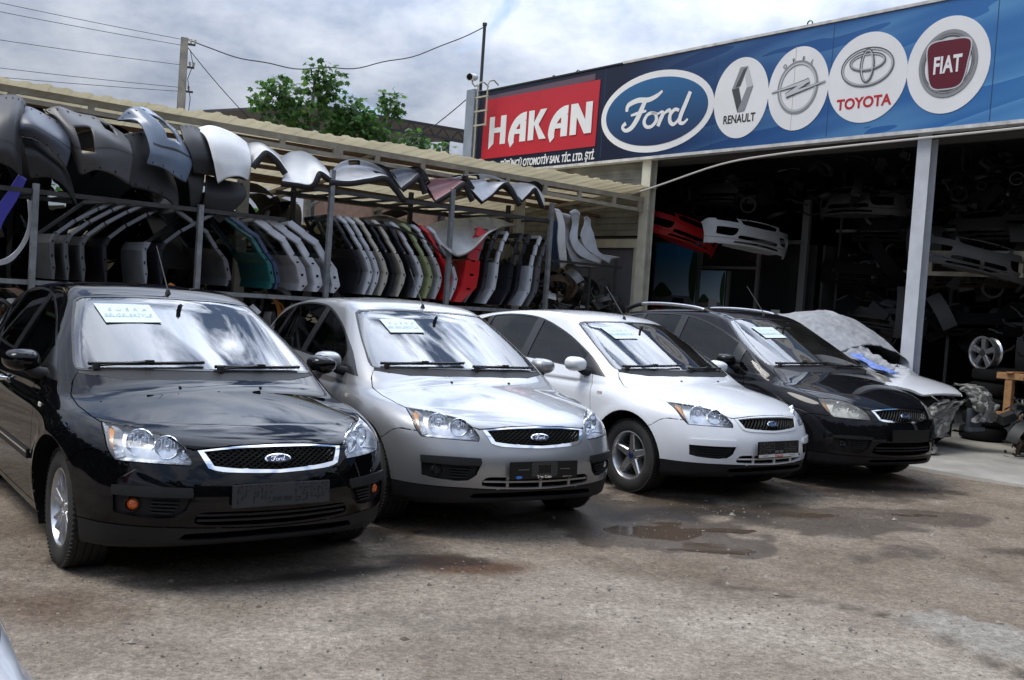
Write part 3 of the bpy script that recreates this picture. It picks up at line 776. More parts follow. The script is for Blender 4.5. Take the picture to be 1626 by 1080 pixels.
        if opt.get('fog'):
            fx=find_x(C,ly,lz); m=ROT('Z',sg*R(25))@ROT('Y',math.pi/2); c=Vector((fx-.030,sg*ly,lz))
            l=MB(); l.lathe([(.040,.018),(.036,.022),(.032,.004),(.0315,-.02),(0,-.022)],n=24,Mx=m,c=c,mi=0)
            fl=l.build('fog_light_ring',MT['plastic'],fb,smooth=True)
            l=MB(); l.lathe([(0,.022),(.014,.020),(.024,.014),(.0305,.004)],n=24,Mx=m,c=c)
            l.build('fog_light',MT['amberl'] if opt['fog']=='amber' else MT['lens'],fl,smooth=True)
            if opt['fog']!='amber':
                l=MB(); l.lathe([(0,-.018),(.012,-.014),(.024,-.004),(.030,.004)],n=24,Mx=m,c=c); l.build('reflector',mat('fog reflector',(.85,.87,.9),.3,metal=.4),fl,smooth=True)
    # headlights
    for sg in(1,-1):
        hl=surf('headlight',C,('head','amber'),opt.get('lensm',MT['lens']),root,sides=(sg,),off=-.002)
        surf('housing',C,('head',),MT['reflect2'],hl,sides=(sg,),push=(-.088*HV[0],-.088*HV[1],0),wallvec=(.082*HV[0],.082*HV[1],0),wm=MT['reflect2'])
        surf('indicator',C,('amber',),MT['amber'],hl,sides=(sg,),push=(-.022*HV[0],-.022*HV[1],0),wallvec=(-.02,-.02,0))
        for (lx,ly,lz,rr_,dp) in S['lamps']:
            d=Vector((.88,sg*.47,.05)).normalized(); c=Vector((lx,sg*ly,lz))-Vector((HV[0],sg*HV[1],0))*dp
            m=d.to_track_quat('Z','Y').to_matrix(); l=MB()
            l.lathe([(rr_,.012),(rr_*1.04,.004),(rr_*.98,.004),(rr_*.9,-.012),(rr_*.7,-.032),(rr_*.4,-.046),(rr_*.16,-.05)],n=40,Mx=m,c=c)
            bowl=l.build('reflector',MT['reflect'],hl,smooth=True,angle=R(50))
            l=MB(); l.lathe([(0,.002),(.010,-.002),(.012,-.02),(.012,-.05)],n=14,Mx=m,c=c); l.build('bulb',MT['chrome'],hl,smooth=True)
            if rr_>.05:
                l=MB(); 
                for q in range(7):
                    xx=(q-3)*rr_*.27; hh=math.sqrt(max(0,1-(xx/rr_)**2))*rr_*.8
                    if abs(q-3)<1: continue
                    l.bar(c+m@Vector((xx,-hh,-.022)),c+m@Vector((xx,hh,-.022)),.003,.003,up=m@Vector((0,0,1)))
                l.build('lamp_fluting',MT['reflect'],hl)
    for sg in(1,-1): surf('tail_light',C,('tail',),MT['red'],root,sides=(sg,),off=.002)
    # wheel wells + wheels
    for xa in S['axles']:
        for sg in(1,-1):
            mb=MB(); r=S['arch']; n=40; V=[];F=[]
            for i in range(n+1):
                t=math.pi*2*i/n; x=xa+r*math.cos(t); z=.325+r*math.sin(t)
                if z<.12: continue
                ys=find_y(C,x,max(z,.2))-.001
                V+=[(x,sg*.60,z),(x,sg*ys,z)]
            k=len(V)//2
            order=sorted(range(k),key=lambda i:-math.atan2(V[2*i][0]-xa,V[2*i][2]-.325+1e-9))
            V2=[];[V2.extend((V[2*i],V[2*i+1])) for i in order]
            for i in range(k-1): F.append([2*i,2*i+2,2*i+3,2*i+1])
            V2.append((xa,sg*.60,.325)); F+= [[2*i,2*i+2,2*k] for i in range(k-1)]
            mb.add(V2,F); mb.build('wheel_well',MT['gap'],root)
            wheel_parts(root,opt.get('wheel','five'),(xa,sg*.765,.315),sg,opt.get('rimm',MT['alloy']))
    # axle / engine tray so that nothing is see-through from below
    mirror=[mirror_part(root,S,sg,opt.get('mirrorm',P)) for sg in opt.get('mirrors',(1,-1))]
    # wipers
    def wsx(y,z): return find_x(C,abs(y),z,x0=-.5)
    def onws(y,z,o=.012):
        x=wsx(y,z); return Vector((x+o*.45,y,z+o*.9))
    for (pv,a,b,e) in S['wipers']:
        mb=MB(); z0=S['ws'][0][1]
        A=onws(pv[0],pv[1],.012); 
        el=[onws(a[0]+(e[0]-a[0])*t,a[1]+(e[1]-a[1])*t,.016) for t in np.linspace(0,1,9)]
        for p,q in zip(el[:-1],el[1:]): mb.bar(p,q,.010,.018,up=(.5,0,.9))
        Mid=el[4]+Vector((.006,0,.012)); mb.bar(A,Mid,.014,.010,up=(.5,0,.9)); mb.box(tuple(Mid),(.02,.05,.016)); mb.lathe([(0,.02),(.02,.018),(.022,-.02)],n=12,c=A)
        mb.build('wiper',MT['rubber2'],root)
    mb=MB()
    for y in(-.24,.24):
        x=-.93; z=find_z(C,x,abs(y)); mb.box((x,y,z+.004),(.030,.016,.010),taper=.6)
    mb.build('washer_jets',MT['plastic'],root,bevel=.002)
    ax=S['ant']; z=find_z(C,ax,0); mb=MB(); mb.lathe([(0,.03),(.010,.028),(.020,.0),(.022,-.01)],n=12,c=(ax,0,z)); 
    mb.tube([(ax,0,z+.02),(ax-.10,0,z+.12),(ax-.30,0,z+.32)],[.005,.0042,.003],n=6); mb.build('aerial',MT['rubber2'],root,smooth=True)
    # interior
    bl=MB(); d=S['dash']; bl.box((d[0],0,d[1]-.06),(.55,1.30,.10),ry=R(6)); bl.box((d[0]-.25,0,d[1]-.22),(.25,1.30,.30)); bl.box((-2.4,0,.32),(2.9,1.35,.04)); bl.box((-3.9,0,.75),(.4,1.2,.3))
    bl.build('dashboard',MT['dash'],root,bevel=.02)
    for sx in S['seats']:
        for sy in (.36,-.36):
            s=MB(); s.box((sx,sy,.50),(.50,.50,.16)); s.box((sx-.30,sy,.86),(.14,.48,.62),ry=R(-14)); s.box((sx-.41,sy,1.25 if S['top']<1.7 else 1.3),(.10,.26,.17),ry=R(-10))
            s.build('seat',MT['seat'],root,bevel=.03)
    s=MB(); c=Vector((d[0]-.40,.36,d[1]-.06)); m=ROT('Y',R(-62))
    ring=[c+m@Vector((.185*math.cos(t),.185*math.sin(t),0)) for t in np.linspace(0,2*math.pi,33)]
    s.tube(ring,.014,n=8,cap=False); s.box(tuple(c),(.10,.12,.03),Mx=m); s.bar(c,ring[0],.03,.012); s.bar(c,ring[8],.03,.012); s.bar(c,ring[24],.03,.012)
    s.build('steering_wheel',MT['dash'],root,smooth=True)
    s=MB(); mx=S['ivm']; s.box((mx[0],0,mx[1]),(.03,.24,.07),ry=R(15)); s.bar((mx[0],0,mx[1]),(mx[0]+.08,0,mx[1]+.09),.03,.02); s.build('inner_mirror',MT['dash'],root,bevel=.01)
    return root
# ================================================================== car specs (metres, car frame: x forward from the nose, y left, z up)
FOCUS=dict(f=focus_body(),top=1.6,axles=(-.90,-3.54),arch=.380,
 head=[(-.592,.745,.812),(-.448,.627,.804),(-.362,.562,.790),(-.287,.497,.773),(-.206,.451,.738),(-.147,.424,.684),(-.133,.430,.654),(-.201,.569,.658),(-.345,.736,.660),(-.385,.765,.70),(-.47,.765,.765)],headc=(0,6,8),
 amber=[(-.515,.742,.795),(-.47,.720,.785),(-.42,.722,.74),(-.365,.722,.675),(-.352,.735,.672),(-.42,.757,.738)],
 lamps=[(-.33,.652,.738,.068,.052),(-.238,.546,.725,.058,.050),(-.185,.476,.705,.032,.045)],
 g_out=[(0,.741),(.2,.735),(.390,.718),(.352,.640),(.27,.622),(0,.612)],g_in=[(0,.731),(.2,.727),(.362,.714),(.324,.650),(.2,.637),(0,.628)],gc=(0,2,3,5),g_z=(.628,.735),badgez=.680,
 fog=[(.428,.548),(.60,.550),(.748,.544),(.745,.44),(.717,.405),(.50,.402),(.43,.50)],fogc=(0,2),fogbar=[(.30,.60),(.90,.60),(.90,.497),(.30,.503)],foglamp=(.665,.455),slat=(.49,.60),fogout=.70,
 low=[(0,.428),(.30,.430),(.385,.424),(.415,.388),(.385,.366),(.2,.360),(0,.358)],lowz=.398,loww=.40,lowr=(.355,.432),
 lipline=[(0,.342),(.14,.344),(.525,.351),(.80,.348),(1.2,.348)],lipopen=[(0,.334),(.40,.320),(.454,.308),(.443,.282),(.125,.288),(0,.289)],
 bseam=[(-.35,.688),(-.40,.690),(-.50,.690),(-.555,.672),(-.60,.635),(-.66,.60)],
 hoodfront=[(-.01,.7465),(.2,.7405),(.40,.724),(.43,.730),(.462,.752)],
 hoodside=[(-.57,.738),(-.70,.768),(-.9,.787),(-1.10,.782),(-1.20,.752),(-1.243,.722),(-1.19,.66),(-1.09,.5),(-1.02,.25),(-1.0,-.01)],
 ws=[(0,1.035),(.26,1.035),(.5,1.030),(.670,1.018),(.722,1.035),(.700,1.13),(.664,1.237),(.60,1.375),(.574,1.405),(.52,1.424),(.3,1.440),(0,1.445)],
 cowl=[(-1.241,.72),(-1.19,.66),(-1.09,.5),(-1.02,.25),(-1.0,-.01),(-1.45,-.01),(-1.45,.64)],
 dlo=[(-1.30,.950),(-1.55,1.105),(-1.80,1.215),(-2.08,1.312),(-2.5,1.415),(-2.85,1.445),(-3.25,1.432),(-3.58,1.372),(-3.84,1.26),(-3.82,1.17),(-3.6,1.085),(-3.0,1.045),(-2.5,1.03),(-1.87,1.005),(-1.45,.960)],
 panes=dict(fwin=((-1.63,-1.63),(-2.48,-2.52)),rwin_s=((-2.60,-2.64),(-3.42,-3.36)),qwin=((-3.50,-3.44),(-3.9,-3.9))),
 doors=[[(-1.46,.97),(-1.40,.83),(-1.365,.68),(-1.35,.45),(-1.37,.25),(-2.0,.245),(-3.04,.245)],[(-2.54,1.045),(-2.545,.6),(-2.53,.24)],[(-3.50,1.075),(-3.49,.85),(-3.38,.74),(-3.20,.62),(-3.10,.45),(-3.04,.25)]],
 rwin=[(-1,1.34),(.50,1.31),(.60,1.06),(-1,1.05)],tail=[(.58,1.20),(.66,1.18),(.80,.90),(.82,.74),(.66,.76),(.62,.95)],rseam=[(-.01,.62),(.6,.62),(.9,.70)],
 handles=(-2.30,-3.22),hz=.86,mirror=(-1.555,.945,1.04),ant=-2.0,dash=(-1.46,.99),seats=(-2.15,-3.05),ivm=(-1.80,1.32),
 wipers=[((-.62,1.035),(-.66,1.040),None,(-.03,1.066)),((.05,1.038),(.02,1.046),None,(.63,1.038))])
import copy
CMAX=copy.copy(FOCUS)
CMAX.update(f=cmax_body(),top=1.75,axles=(-.88,-3.52),
 head=[(-.51,.745,.836),(-.43,.66,.838),(-.36,.594,.830),(-.29,.53,.812),(-.22,.482,.776),(-.16,.445,.73),(-.12,.43,.674),(-.21,.58,.678),(-.32,.72,.682),(-.36,.745,.715),(-.42,.757,.762)],headc=(0,6,8),
 amber=[(-.46,.745,.815),(-.43,.742,.80),(-.38,.738,.75),(-.345,.735,.70),(-.34,.742,.70),(-.40,.755,.75)],
 lamps=[(-.32,.652,.752,.066,.052),(-.232,.55,.740,.056,.050),(-.18,.48,.715,.030,.045)],
 g_out=[(0,.782),(.2,.776),(.395,.758),(.352,.674),(.27,.660),(0,.650)],g_in=[(0,.772),(.2,.767),(.365,.752),(.330,.684),(.2,.672),(0,.662)],g_z=(.655,.78),badgez=.716,
 fog=[(.44,.517),(.60,.520),(.735,.512),(.733,.40),(.717,.367),(.50,.365),(.442,.47)],foglamp=(.655,.44),fogbar=[(.30,.60),(.90,.60),(.90,.488),(.30,.492)],
 low=[(0,.470),(.30,.468),(.375,.455),(.418,.40),(.40,.36),(.2,.345),(0,.343)],lowz=.40,loww=.39,lowr=(.34,.47),
 lipline=[(0,.318),(.14,.319),(.525,.328),(.80,.332),(1.2,.332)],lipopen=[(0,.305),(.38,.300),(.42,.288),(.40,.268),(.125,.27),(0,.27)],
 hoodfront=[(-.01,.788),(.2,.782),(.405,.764),(.44,.765),(.475,.785)],
 hoodside=[(-.50,.738),(-.62,.762),(-.85,.775),(-1.02,.760),(-1.12,.735),(-1.15,.70),(-1.09,.62),(-1.0,.5),(-.94,.25),(-.92,-.01)],
 ws=[(0,1.108),(.26,1.108),(.5,1.100),(.68,1.085),(.735,1.105),(.74,1.20),(.70,1.33),(.60,1.50),(.575,1.525),(.50,1.545),(.3,1.565),(0,1.57)],cowl=[(-1.148,.695),(-1.09,.62),(-1.0,.5),(-.94,.25),(-.92,-.01),(-1.4,-.01),(-1.4,.62)],
 dlo=[(-1.12,.985),(-1.45,1.21),(-1.72,1.33),(-2.05,1.44),(-2.45,1.525),(-2.85,1.555),(-3.4,1.54),(-3.8,1.48),(-3.95,1.36),(-3.9,1.2),(-3.6,1.14),(-3.0,1.12),(-2.5,1.11),(-1.6,1.06),(-1.40,1.0)],
 panes=dict(qf=((-1.0,-1.0),(-1.50,-1.52)),fwin=((-1.64,-1.66),(-2.58,-2.62)),rwin_s=((-2.70,-2.74),(-3.42,-3.36)),qwin=((-3.50,-3.44),(-4.0,-4.0))),
 doors=[[(-1.42,1.01),(-1.34,.83),(-1.33,.68),(-1.33,.45),(-1.35,.25),(-2.0,.245),(-3.04,.245)],[(-2.64,1.125),(-2.645,.6),(-2.62,.24)],[(-3.50,1.13),(-3.49,.85),(-3.38,.74),(-3.18,.62),(-3.08,.45),(-3.04,.25)]],
 rwin=[(-1,1.48),(.52,1.45),(.60,1.12),(-1,1.12)],rseam=[(-.01,.62),(.6,.62),(.9,.70)],
 mirror=(-1.56,.955,1.11),hz=.92,ant=-2.05,dash=(-1.42,1.06),ivm=(-1.75,1.45),
 wipers=[((-.62,1.10),(-.66,1.105),None,(-.03,1.135)),((.05,1.105),(.02,1.112),None,(.63,1.10))])
def _mt():
    d={}
    d['gap']=mat('shadow black',(.004,.004,.004),.9,spec=.1)
    d['plastic']=mat('black plastic',(.010,.010,.011),.55,spec=.3,noise=(30,.25))
    d['plastic_gl']=mat('gloss black plastic',(.008,.008,.008),.4,spec=.3)
    d['trim']=mat('window trim',(.012,.012,.013),.25)
    d['rubber']=mat('tyre rubber',(.018,.0175,.017),.8,noise=(9,.5),bump=(60,.1))
    d['rubber2']=mat('wiper black',(.01,.01,.01),.5)
    d['chrome']=mat('chrome',(.82,.83,.85),.09,metal=1)
    d['alloy']=mat('alloy silver',(.55,.56,.58),.28,metal=.9,noise=(14,.15))
    d['darkmetal']=mat('dark metal',(.06,.06,.06),.5,metal=.6)
    d['brake']=mat('brake steel',(.10,.095,.09),.45,metal=.7)
    d['badgeblue']=mat('badge blue',(.005,.011,.065),.4,coat=.2)
    d['lens']=glass('lamp lens',(.97,.98,1.0),1.33)
    d['lensold']=glass('cloudy lamp lens',(.93,.90,.80),1.40,dirt=.13)
    d['wsglass']=glass('windscreen glass',(.78,.86,.84),2.7,dirt=.02)
    d['sideglass']=glass('side glass',(.38,.42,.42),1.5)
    d['mirrorglass']=mat('mirror glass',(.75,.78,.8),.03,metal=1)
    d['reflect']=mat('lamp reflector',(.90,.92,.95),.12,metal=1)
    d['reflect2']=mat('lamp housing',(.70,.72,.75),.26,metal=.5,noise=(14,.25))
    d['amber']=mat('amber lens',(.55,.24,.06),.3,coat=.6)
    d['amberl']=mat('amber fog lens',(.55,.10,.01),.15,coat=1,noise=(60,.25))
    d['red']=mat('red lens',(.35,.01,.01),.15,coat=1)
    d['lining']=mat('cabin lining',(.035,.035,.037),.9)
    d['dash']=mat('dashboard',(.03,.03,.032),.7)
    d['seat']=mat('seat fabric',(.05,.05,.055),.9,noise=(80,.3))
    d['blackpaint']=mat('black paint',(.0015,.0015,.0025),.7,spec=.0,coat=.85,crough=.012)
    d['greypaint']=mat('dark grey paint',(.0035,.0035,.005),.7,spec=.02,coat=.85,crough=.015)
    d['silverpaint']=mat('silver paint',(.285,.29,.30),.38,metal=.65,coat=1,crough=.03)
    d['whitepaint']=mat('white paint',(.67,.69,.725),.35,coat=1,crough=.03)
    dusty(d['blackpaint'],.05); dusty(d['greypaint'],.08); dusty(d['silverpaint'],.25); dusty(d['whitepaint'],.28)
    return d
MT=_mt()
for S in (FOCUS,CMAX):
    S['C']=cut_car(S)
GR='cars parked side by side in front of the parts rack'
black=build_car(FOCUS,'h','parked_car','black hatchback nearest the camera with orange fog lights and pale paper in its windscreen',(-1.1203,5.0273,-53.28),MT['blackpaint'],dict(group=GR,fog='amber',wheel='thin',darklow=True,handle=MT['chrome']))
silver=build_car(FOCUS,'h','parked_car','silver car between the black hatchback and the white one, black plate holder over lower grille',(.2656,6.4909,-59.28),MT['silverpaint'],dict(group=GR,fog='clear'))
white=build_car(FOCUS,'h','parked_car','white car with five-spoke alloy wheel and body-coloured bumper strips, third in the row',(2.2893,8.293,-53.59),MT['whitepaint'],dict(group=GR,fog=None,ringm=MT['whitepaint'],stripm=MT['whitepaint'],mesh='slant'))
cmax=build_car(CMAX,'h','parked_car','dark people carrier with silver roof rails and cloudy headlamps beside the covered wreck',(3.8813,9.4915,-59.06),MT['greypaint'],dict(group=GR,fog='clear',mesh='slant',darklow=True,lensm=MT['lensold']))
# ================================================================== yard frame: X along the rack, Y deeper behind the rack, the shop front is the plane X=6.39
YA=R(39.834438); YO=Vector((-2.73945,14.0,0)); YM=Matrix.Translation(YO)@Matrix.Rotation(YA,4,'Z')
def Y_(x,y,z=0): return YM@Vector((x,y,z))
def yempty(name,x,y,z=0,rz=0,label=None,cat=None,group=None): return empty(name,tuple(Y_(x,y,z)),YA+rz,label,cat,group)
def yob(o,x=0,y=0,z=0,rz=0): o.location=Y_(x,y,z); o.rotation_euler=(0,0,YA+rz); return o
rng=np.random.RandomState(3)
def vnoise(x,y,seed=0):
    xi=np.floor(x).astype(int); yi=np.floor(y).astype(int); xf=x-xi; yf=y-yi
    def h(a,b): 
        n=(a*374761393+b*668265263+seed*1442695041)&0x7fffffff; n=(n^(n>>13))*1274126177&0x7fffffff; return ((n^(n>>16))&0xffff)/65535.
    u=xf*xf*(3-2*xf); v=yf*yf*(3-2*yf)
    return (h(xi,yi)*(1-u)+h(xi+1,yi)*u)*(1-v)+(h(xi,yi+1)*(1-u)+h(xi+1,yi+1)*u)*v
def fbm(x,y,oct=5,seed=0):
    a=0;s=.5
    for i in range(oct): a=a+s*vnoise(x*2**i+i*17.3,y*2**i-i*9.1,seed+i); s*=.5
    return a/(1-.5**oct)
# ---- ground
def build_ground():
    xs=np.concatenate([np.linspace(-400,-14,18),np.arange(-13,14,.09),np.linspace(15,400,18)]); ys=np.concatenate([np.linspace(-60,1,8),np.arange(1.5,16,.09),np.linspace(17,600,20)])
    X,Yg=np.meshgrid(xs,ys,indexing='ij'); n,m=X.shape
    near=(np.abs(X)<13)&(Yg>1.5)&(Yg<16)
    z=np.where(near,(fbm(X*1.3,Yg*1.3,5,3)-.5)*.035+(fbm(X*9,Yg*9,3,8)-.5)*.008,0)
    # dusty pale concrete patches, wet patches and oil stains with outlines of their own
    def ell(cx,cy,a,b,rot=0,s=6):
        dx,dy=X-cx,Yg-cy; c,sn=math.cos(rot),math.sin(rot); r=np.sqrt(((dx*c+dy*sn)/a)**2+((-dx*sn+dy*c)/b)**2)+(fbm(X*3,Yg*3,5,5)-.5)*1.5
        return np.clip((1-r)*(s if s>20 else s*.75),0,1)
    lx=[-6,-.62,-.17,.27,.61,1.09,1.4,1.72,2.19,2.47,6]; ly=[4.9,5.21,5.5,6.05,5.85,5.8,5.56,5.64,5.38,4.54,4.2]
    edge=np.interp(X,lx,ly)+(fbm(X*2.2,Yg*2.2,5,2)-.5)*.9
    pale=np.clip((edge-Yg)*1.4+.3,0,1)*(.35+.65*np.clip((fbm(X*1.4,Yg*1.4,5,12)-.36)*3,0,1))
    pale=np.maximum(pale,.6*np.clip((fbm(X*1.3+9,Yg*1.3,6,31)-.50)*3.2,0,1))
    cp=[(2.2,5.38),(2.47,5.51),(2.64,5.41),(2.84,5.25),(4.2,4.6),(3.5,4.0),(2.51,4.62),(2.36,4.8),(2.27,5.05),(2.18,5.17)]
    jx=X+(fbm(X*8,Yg*8,3,4)-.5)*.10; jy=Yg+(fbm(X*8,Yg*8,3,9)-.5)*.10
    conc=inpoly(jx.ravel(),jy.ravel(),cp).reshape(X.shape).astype(float)
    crk=np.abs(Yg-np.interp(X,[1.4,1.72,2.19,2.36,2.51,3.4],[5.75,5.62,5.30,4.75,4.55,3.9])+(fbm(X*6,Yg*6,3,6)-.5)*.14); crack=np.clip(1-crk/.07,0,1)*((X>1.3)&(X<3.4))
    wet=np.maximum.reduce([ell(1.15,6.95,.75,.5,.2),ell(1.5,6.75,.5,.35),ell(.75,7.25,.6,.4),.62*ell(2.4,7.9,1.1,.6,.3),.55*ell(3.6,8.2,.9,.35,.5),.45*ell(2.9,6.9,.5,.2,.6),.9*ell(-.35,5.85,.45,.16,.1),.5*ell(4.0,7.2,.7,.25,.3),.8*ell(-1.6,6.0,1.1,.45,.5),.8*ell(.5,7.9,1.2,.6,.2),.3*ell(-.2,4.75,.9,.18,.1),.5*ell(3.2,9.3,1.5,.5,.3)])
    rust=np.maximum(ell(-.15,5.75,.55,.25,.1,3),.7*ell(-2.3,4.6,.9,.4,0,2)); oil=np.maximum.reduce([ell(-1.0,5.35,.8,.16,.5,3),ell(1.5,7.75,.9,.3,.3,3),ell(3.5,9.4,.8,.3,.3,3)])
    pud=np.maximum.reduce([ell(1.06,7.0,.40,.20,.1,3),ell(1.44,6.62,.34,.13,.1,3),ell(1.68,7.22,.34,.10,.2,3),ell(1.25,7.33,.16,.08,0,3),ell(2.5,8.0,.3,.07,.3,3),ell(3.5,8.3,.3,.06,.3,3)])
    z=z*(1-conc*.7)+conc*.012; z=z-np.clip(pud,0,1)*.006-.0; z=z-crack*.012
    z=np.where(near,z,0); 
    V=np.stack([X,Yg,z],-1).reshape(-1,3); I=np.arange(n*m).reshape(n,m)
    F=np.stack([I[:-1,:-1],I[1:,:-1],I[1:,1:],I[:-1,1:]],-1).reshape(-1,4)
    me=bpy.data.meshes.new('ground'); me.vertices.add(len(V)); me.vertices.foreach_set('co',V.ravel()); me.loops.add(F.size); me.loops.foreach_set('vertex_index',F.ravel()); me.polygons.add(len(F)); me.polygons.foreach_set('loop_start',np.arange(0,F.size,4)); me.update()
    me.polygons.foreach_set('use_smooth',[True]*len(F))
    for nm,a,b,c in (('spots',pale,wet,rust),('marks',conc,crack,oil)):
        at=me.attributes.new(nm,'FLOAT_COLOR','POINT'); at.data.foreach_set('color',np.stack([a,b,c,np.ones_like(a) if nm=='spots' else np.clip(pud,0,1)],-1).ravel())
    m=bpy.data.materials.new('yard dirt'); m.use_nodes=True; t=m.node_tree; b=t.nodes['Principled BSDF']; nn=t.nodes.new; ll=t.links.new
    tc=nn('ShaderNodeTexCoord')
    def noise(sc,det=6,rough=.6):
        q=nn('ShaderNodeTexNoise'); q.inputs['Scale'].default_value=sc; q.inputs['Detail'].default_value=det; q.inputs['Roughness'].default_value=rough; ll(tc.outputs['Object'],q.inputs['Vector']); return q.outputs[0]
    def ramp(i,a,b_,c0,c1):
        q=nn('ShaderNodeValToRGB'); q.color_ramp.elements[0].position=a; q.color_ramp.elements[1].position=b_; q.color_ramp.elements[0].color=(*c0,1); q.color_ramp.elements[1].color=(*c1,1); ll(i,q.inputs[0]); return q.outputs[0]
    def mix(f,a,b_,mode='MIX'):
        q=nn('ShaderNodeMix'); q.data_type='RGBA'; q.blend_type=mode
        for k,v in ((0,f),(6,a),(7,b_)):
            if isinstance(v,(int,float)): q.inputs[k].default_value=v
            elif isinstance(v,tuple): q.inputs[k].default_value=(*v,1)
            else: ll(v,q.inputs[k])
        return q.outputs[2]
    a1=nn('ShaderNodeAttribute'); a1.attribute_name='spots'; s1=nn('ShaderNodeSeparateColor'); ll(a1.outputs['Color'],s1.inputs[0])
    a2=nn('ShaderNodeAttribute'); a2.attribute_name='marks'; s2=nn('ShaderNodeSeparateColor'); ll(a2.outputs['Color'],s2.inputs[0])
    c=ramp(noise(1.3,8),.35,.68,(.195,.155,.116),(.345,.290,.232))
    pal=ramp(noise(3.5,8),.3,.7,(.40,.355,.30),(.52,.465,.40))
    c=mix(s1.outputs[0],c,pal); c=mix(s2.outputs[0],c,ramp(noise(5,6),.3,.7,(.35,.325,.285),(.42,.395,.355)))
    c=mix(s1.outputs[2],c,(.125,.070,.040)) ; 
    sp=ramp(noise(38,8,.75),.40,.62,(.50,.48,.46),(1.18,1.17,1.15)); c=mix(.75,c,sp,'MULTIPLY')
    sp2=ramp(noise(240,2,.5),.45,.75,(.75,.75,.75),(1.7,1.68,1.62)); c=mix(.8,c,sp2,'MULTIPLY')
    c=mix(.7,c,ramp(noise(13,7,.65),.38,.64,(.66,.64,.62),(1.12,1.11,1.10)),'MULTIPLY')
    v=nn('ShaderNodeTexVoronoi'); v.inputs['Scale'].default_value=70; ll(tc.outputs['Object'],v.inputs['Vector']); vr=ramp(v.outputs['Distance'],.10,.24,(1.35,1.33,1.3),(1,1,1))
    c=mix(.6,c,vr,'MULTIPLY')
    w0=nn('ShaderNodeMath'); w0.operation='MULTIPLY_ADD'; w0.inputs[1].default_value=.9; ll(noise(8,8,.7),w0.inputs[0]); ll(s1.outputs[1],w0.inputs[2]); wetm=nn('ShaderNodeMath'); wetm.operation='MULTIPLY'; wetm.inputs[1].default_value=1; ll(ramp(w0.outputs[0],.58,1.12,(0,0,0),(1,1,1)),wetm.inputs[0])
    c=mix(wetm.outputs[0],c,mix(1.0,c,(.43,.40,.37),'MULTIPLY')); c=mix(s2.outputs[1],c,(.045,.033,.024)); c=mix(s2.outputs[2],c,(.035,.028,.022))
    pn=nn('ShaderNodeMath'); pn.operation='MULTIPLY_ADD'; pn.inputs[1].default_value=.9; ll(noise(6,7,.65),pn.inputs[0]); ll(a2.outputs['Alpha'],pn.inputs[2])
    pm=ramp(pn.outputs[0],.93,.965,(0,0,0),(1,1,1)); c=mix(pm,c,(.075,.055,.040))
    ll(c,b.inputs['Base Color'])
    rr=nn('ShaderNodeMapRange'); rr.inputs[3].default_value=.95; rr.inputs[4].default_value=.48; ll(wetm.outputs[0],rr.inputs[0]); ll(mix(pm,rr.outputs[0],(.04,.04,.04)),b.inputs['Roughness'])
    b.inputs['Specular IOR Level'].default_value=.35
    bp=nn('ShaderNodeBump'); bp.inputs['Strength'].default_value=.9; bp.inputs['Distance'].default_value=.02
    ad=nn('ShaderNodeMath'); ad.operation='ADD'; ll(noise(45,7,.7),ad.inputs[0]); mu=nn('ShaderNodeMath'); mu.operation='MULTIPLY'; mu.inputs[1].default_value=.5; ll(noise(190,3),mu.inputs[0]); ll(mu.outputs[0],ad.inputs[1])
    ll(ad.outputs[0],bp.inputs['Height']); ll(bp.outputs[0],b.inputs['Normal']); iv=nn('ShaderNodeMath'); iv.operation='MULTIPLY_ADD'; iv.inputs[1].default_value=-.88; iv.inputs[2].default_value=.9; ll(pm,iv.inputs[0]); ll(iv.outputs[0],bp.inputs['Strength'])
    me.materials.append(m); tag(link('ground',me),kind='structure')
    return z,xs,ys
GZ,GXS,GYS=build_ground()
def gz(x,y):
    i=np.clip(np.searchsorted(GXS,x)-1,0,len(GXS)-2); j=np.clip(np.searchsorted(GYS,y)-1,0,len(GYS)-2); return GZ[i,j]
# loose gravel: beyond counting
def gravel():
    V=[];F=[]; MI=[]
    n=16000; px=rng.uniform(-3.2,5.5,n); py=1.9+rng.uniform(0,1,n)**1.6*9
    for x,y in zip(px,py):
        s=.0030+.008*rng.rand()**3
        if rng.rand()<.008: s=.015+.012*rng.rand()
        b=len(V); z=float(gz(x,y)); k=rng.randint(3)
        for a in ((1,0,-.2),(-1,0,-.1),(0,1,-.2),(0,-1,0),(0,0,.8),(0,0,-.6)):
            q=rng.uniform(.7,1.3,3); V.append((x+a[0]*s*q[0]+rng.uniform(-.2,.2)*s,y+a[1]*s*q[1],z+a[2]*s*q[2]*.8+s*.15))
        for f in ((0,2,4),(2,1,4),(1,3,4),(3,0,4),(2,0,5),(1,2,5),(3,1,5),(0,3,5)): F.append([b+i for i in f]); MI.append(k)
    o=mesh('gravel',V,F,[mat('grit pale',(.27,.24,.20),.9),mat('grit grey',(.15,.14,.13),.9),mat('grit brown',(.11,.085,.065),.9)],fm=MI); tag(o,'small loose stones scattered over the dirt yard','gravel',kind='stuff')
gravel()
def slab():
    mb=MB(); 
    P=[(3.80,-14),(3.80,-8.1),(3.70,-6.7),(3.75,-5.2),(3.85,-3.0),(4.0,0.5),(20,.5),(20,-14)]
    n=len(P); V=[(x,y,.030) for x,y in P]+[(x-.02 if i<6 else x,y,-.02) for i,(x,y) in enumerate(P)]
    mb.add(V,[list(range(n))[::-1]]+[[i,(i+1)%n,n+(i+1)%n,n+i] for i in range(n)])
    o=mb.build('concrete_floor',mat('worn concrete',(.27,.255,.225),.8,noise=(1.6,.3,9),bump=(30,.25,.006)),None); yob(o); tag(o,kind='structure')
slab()
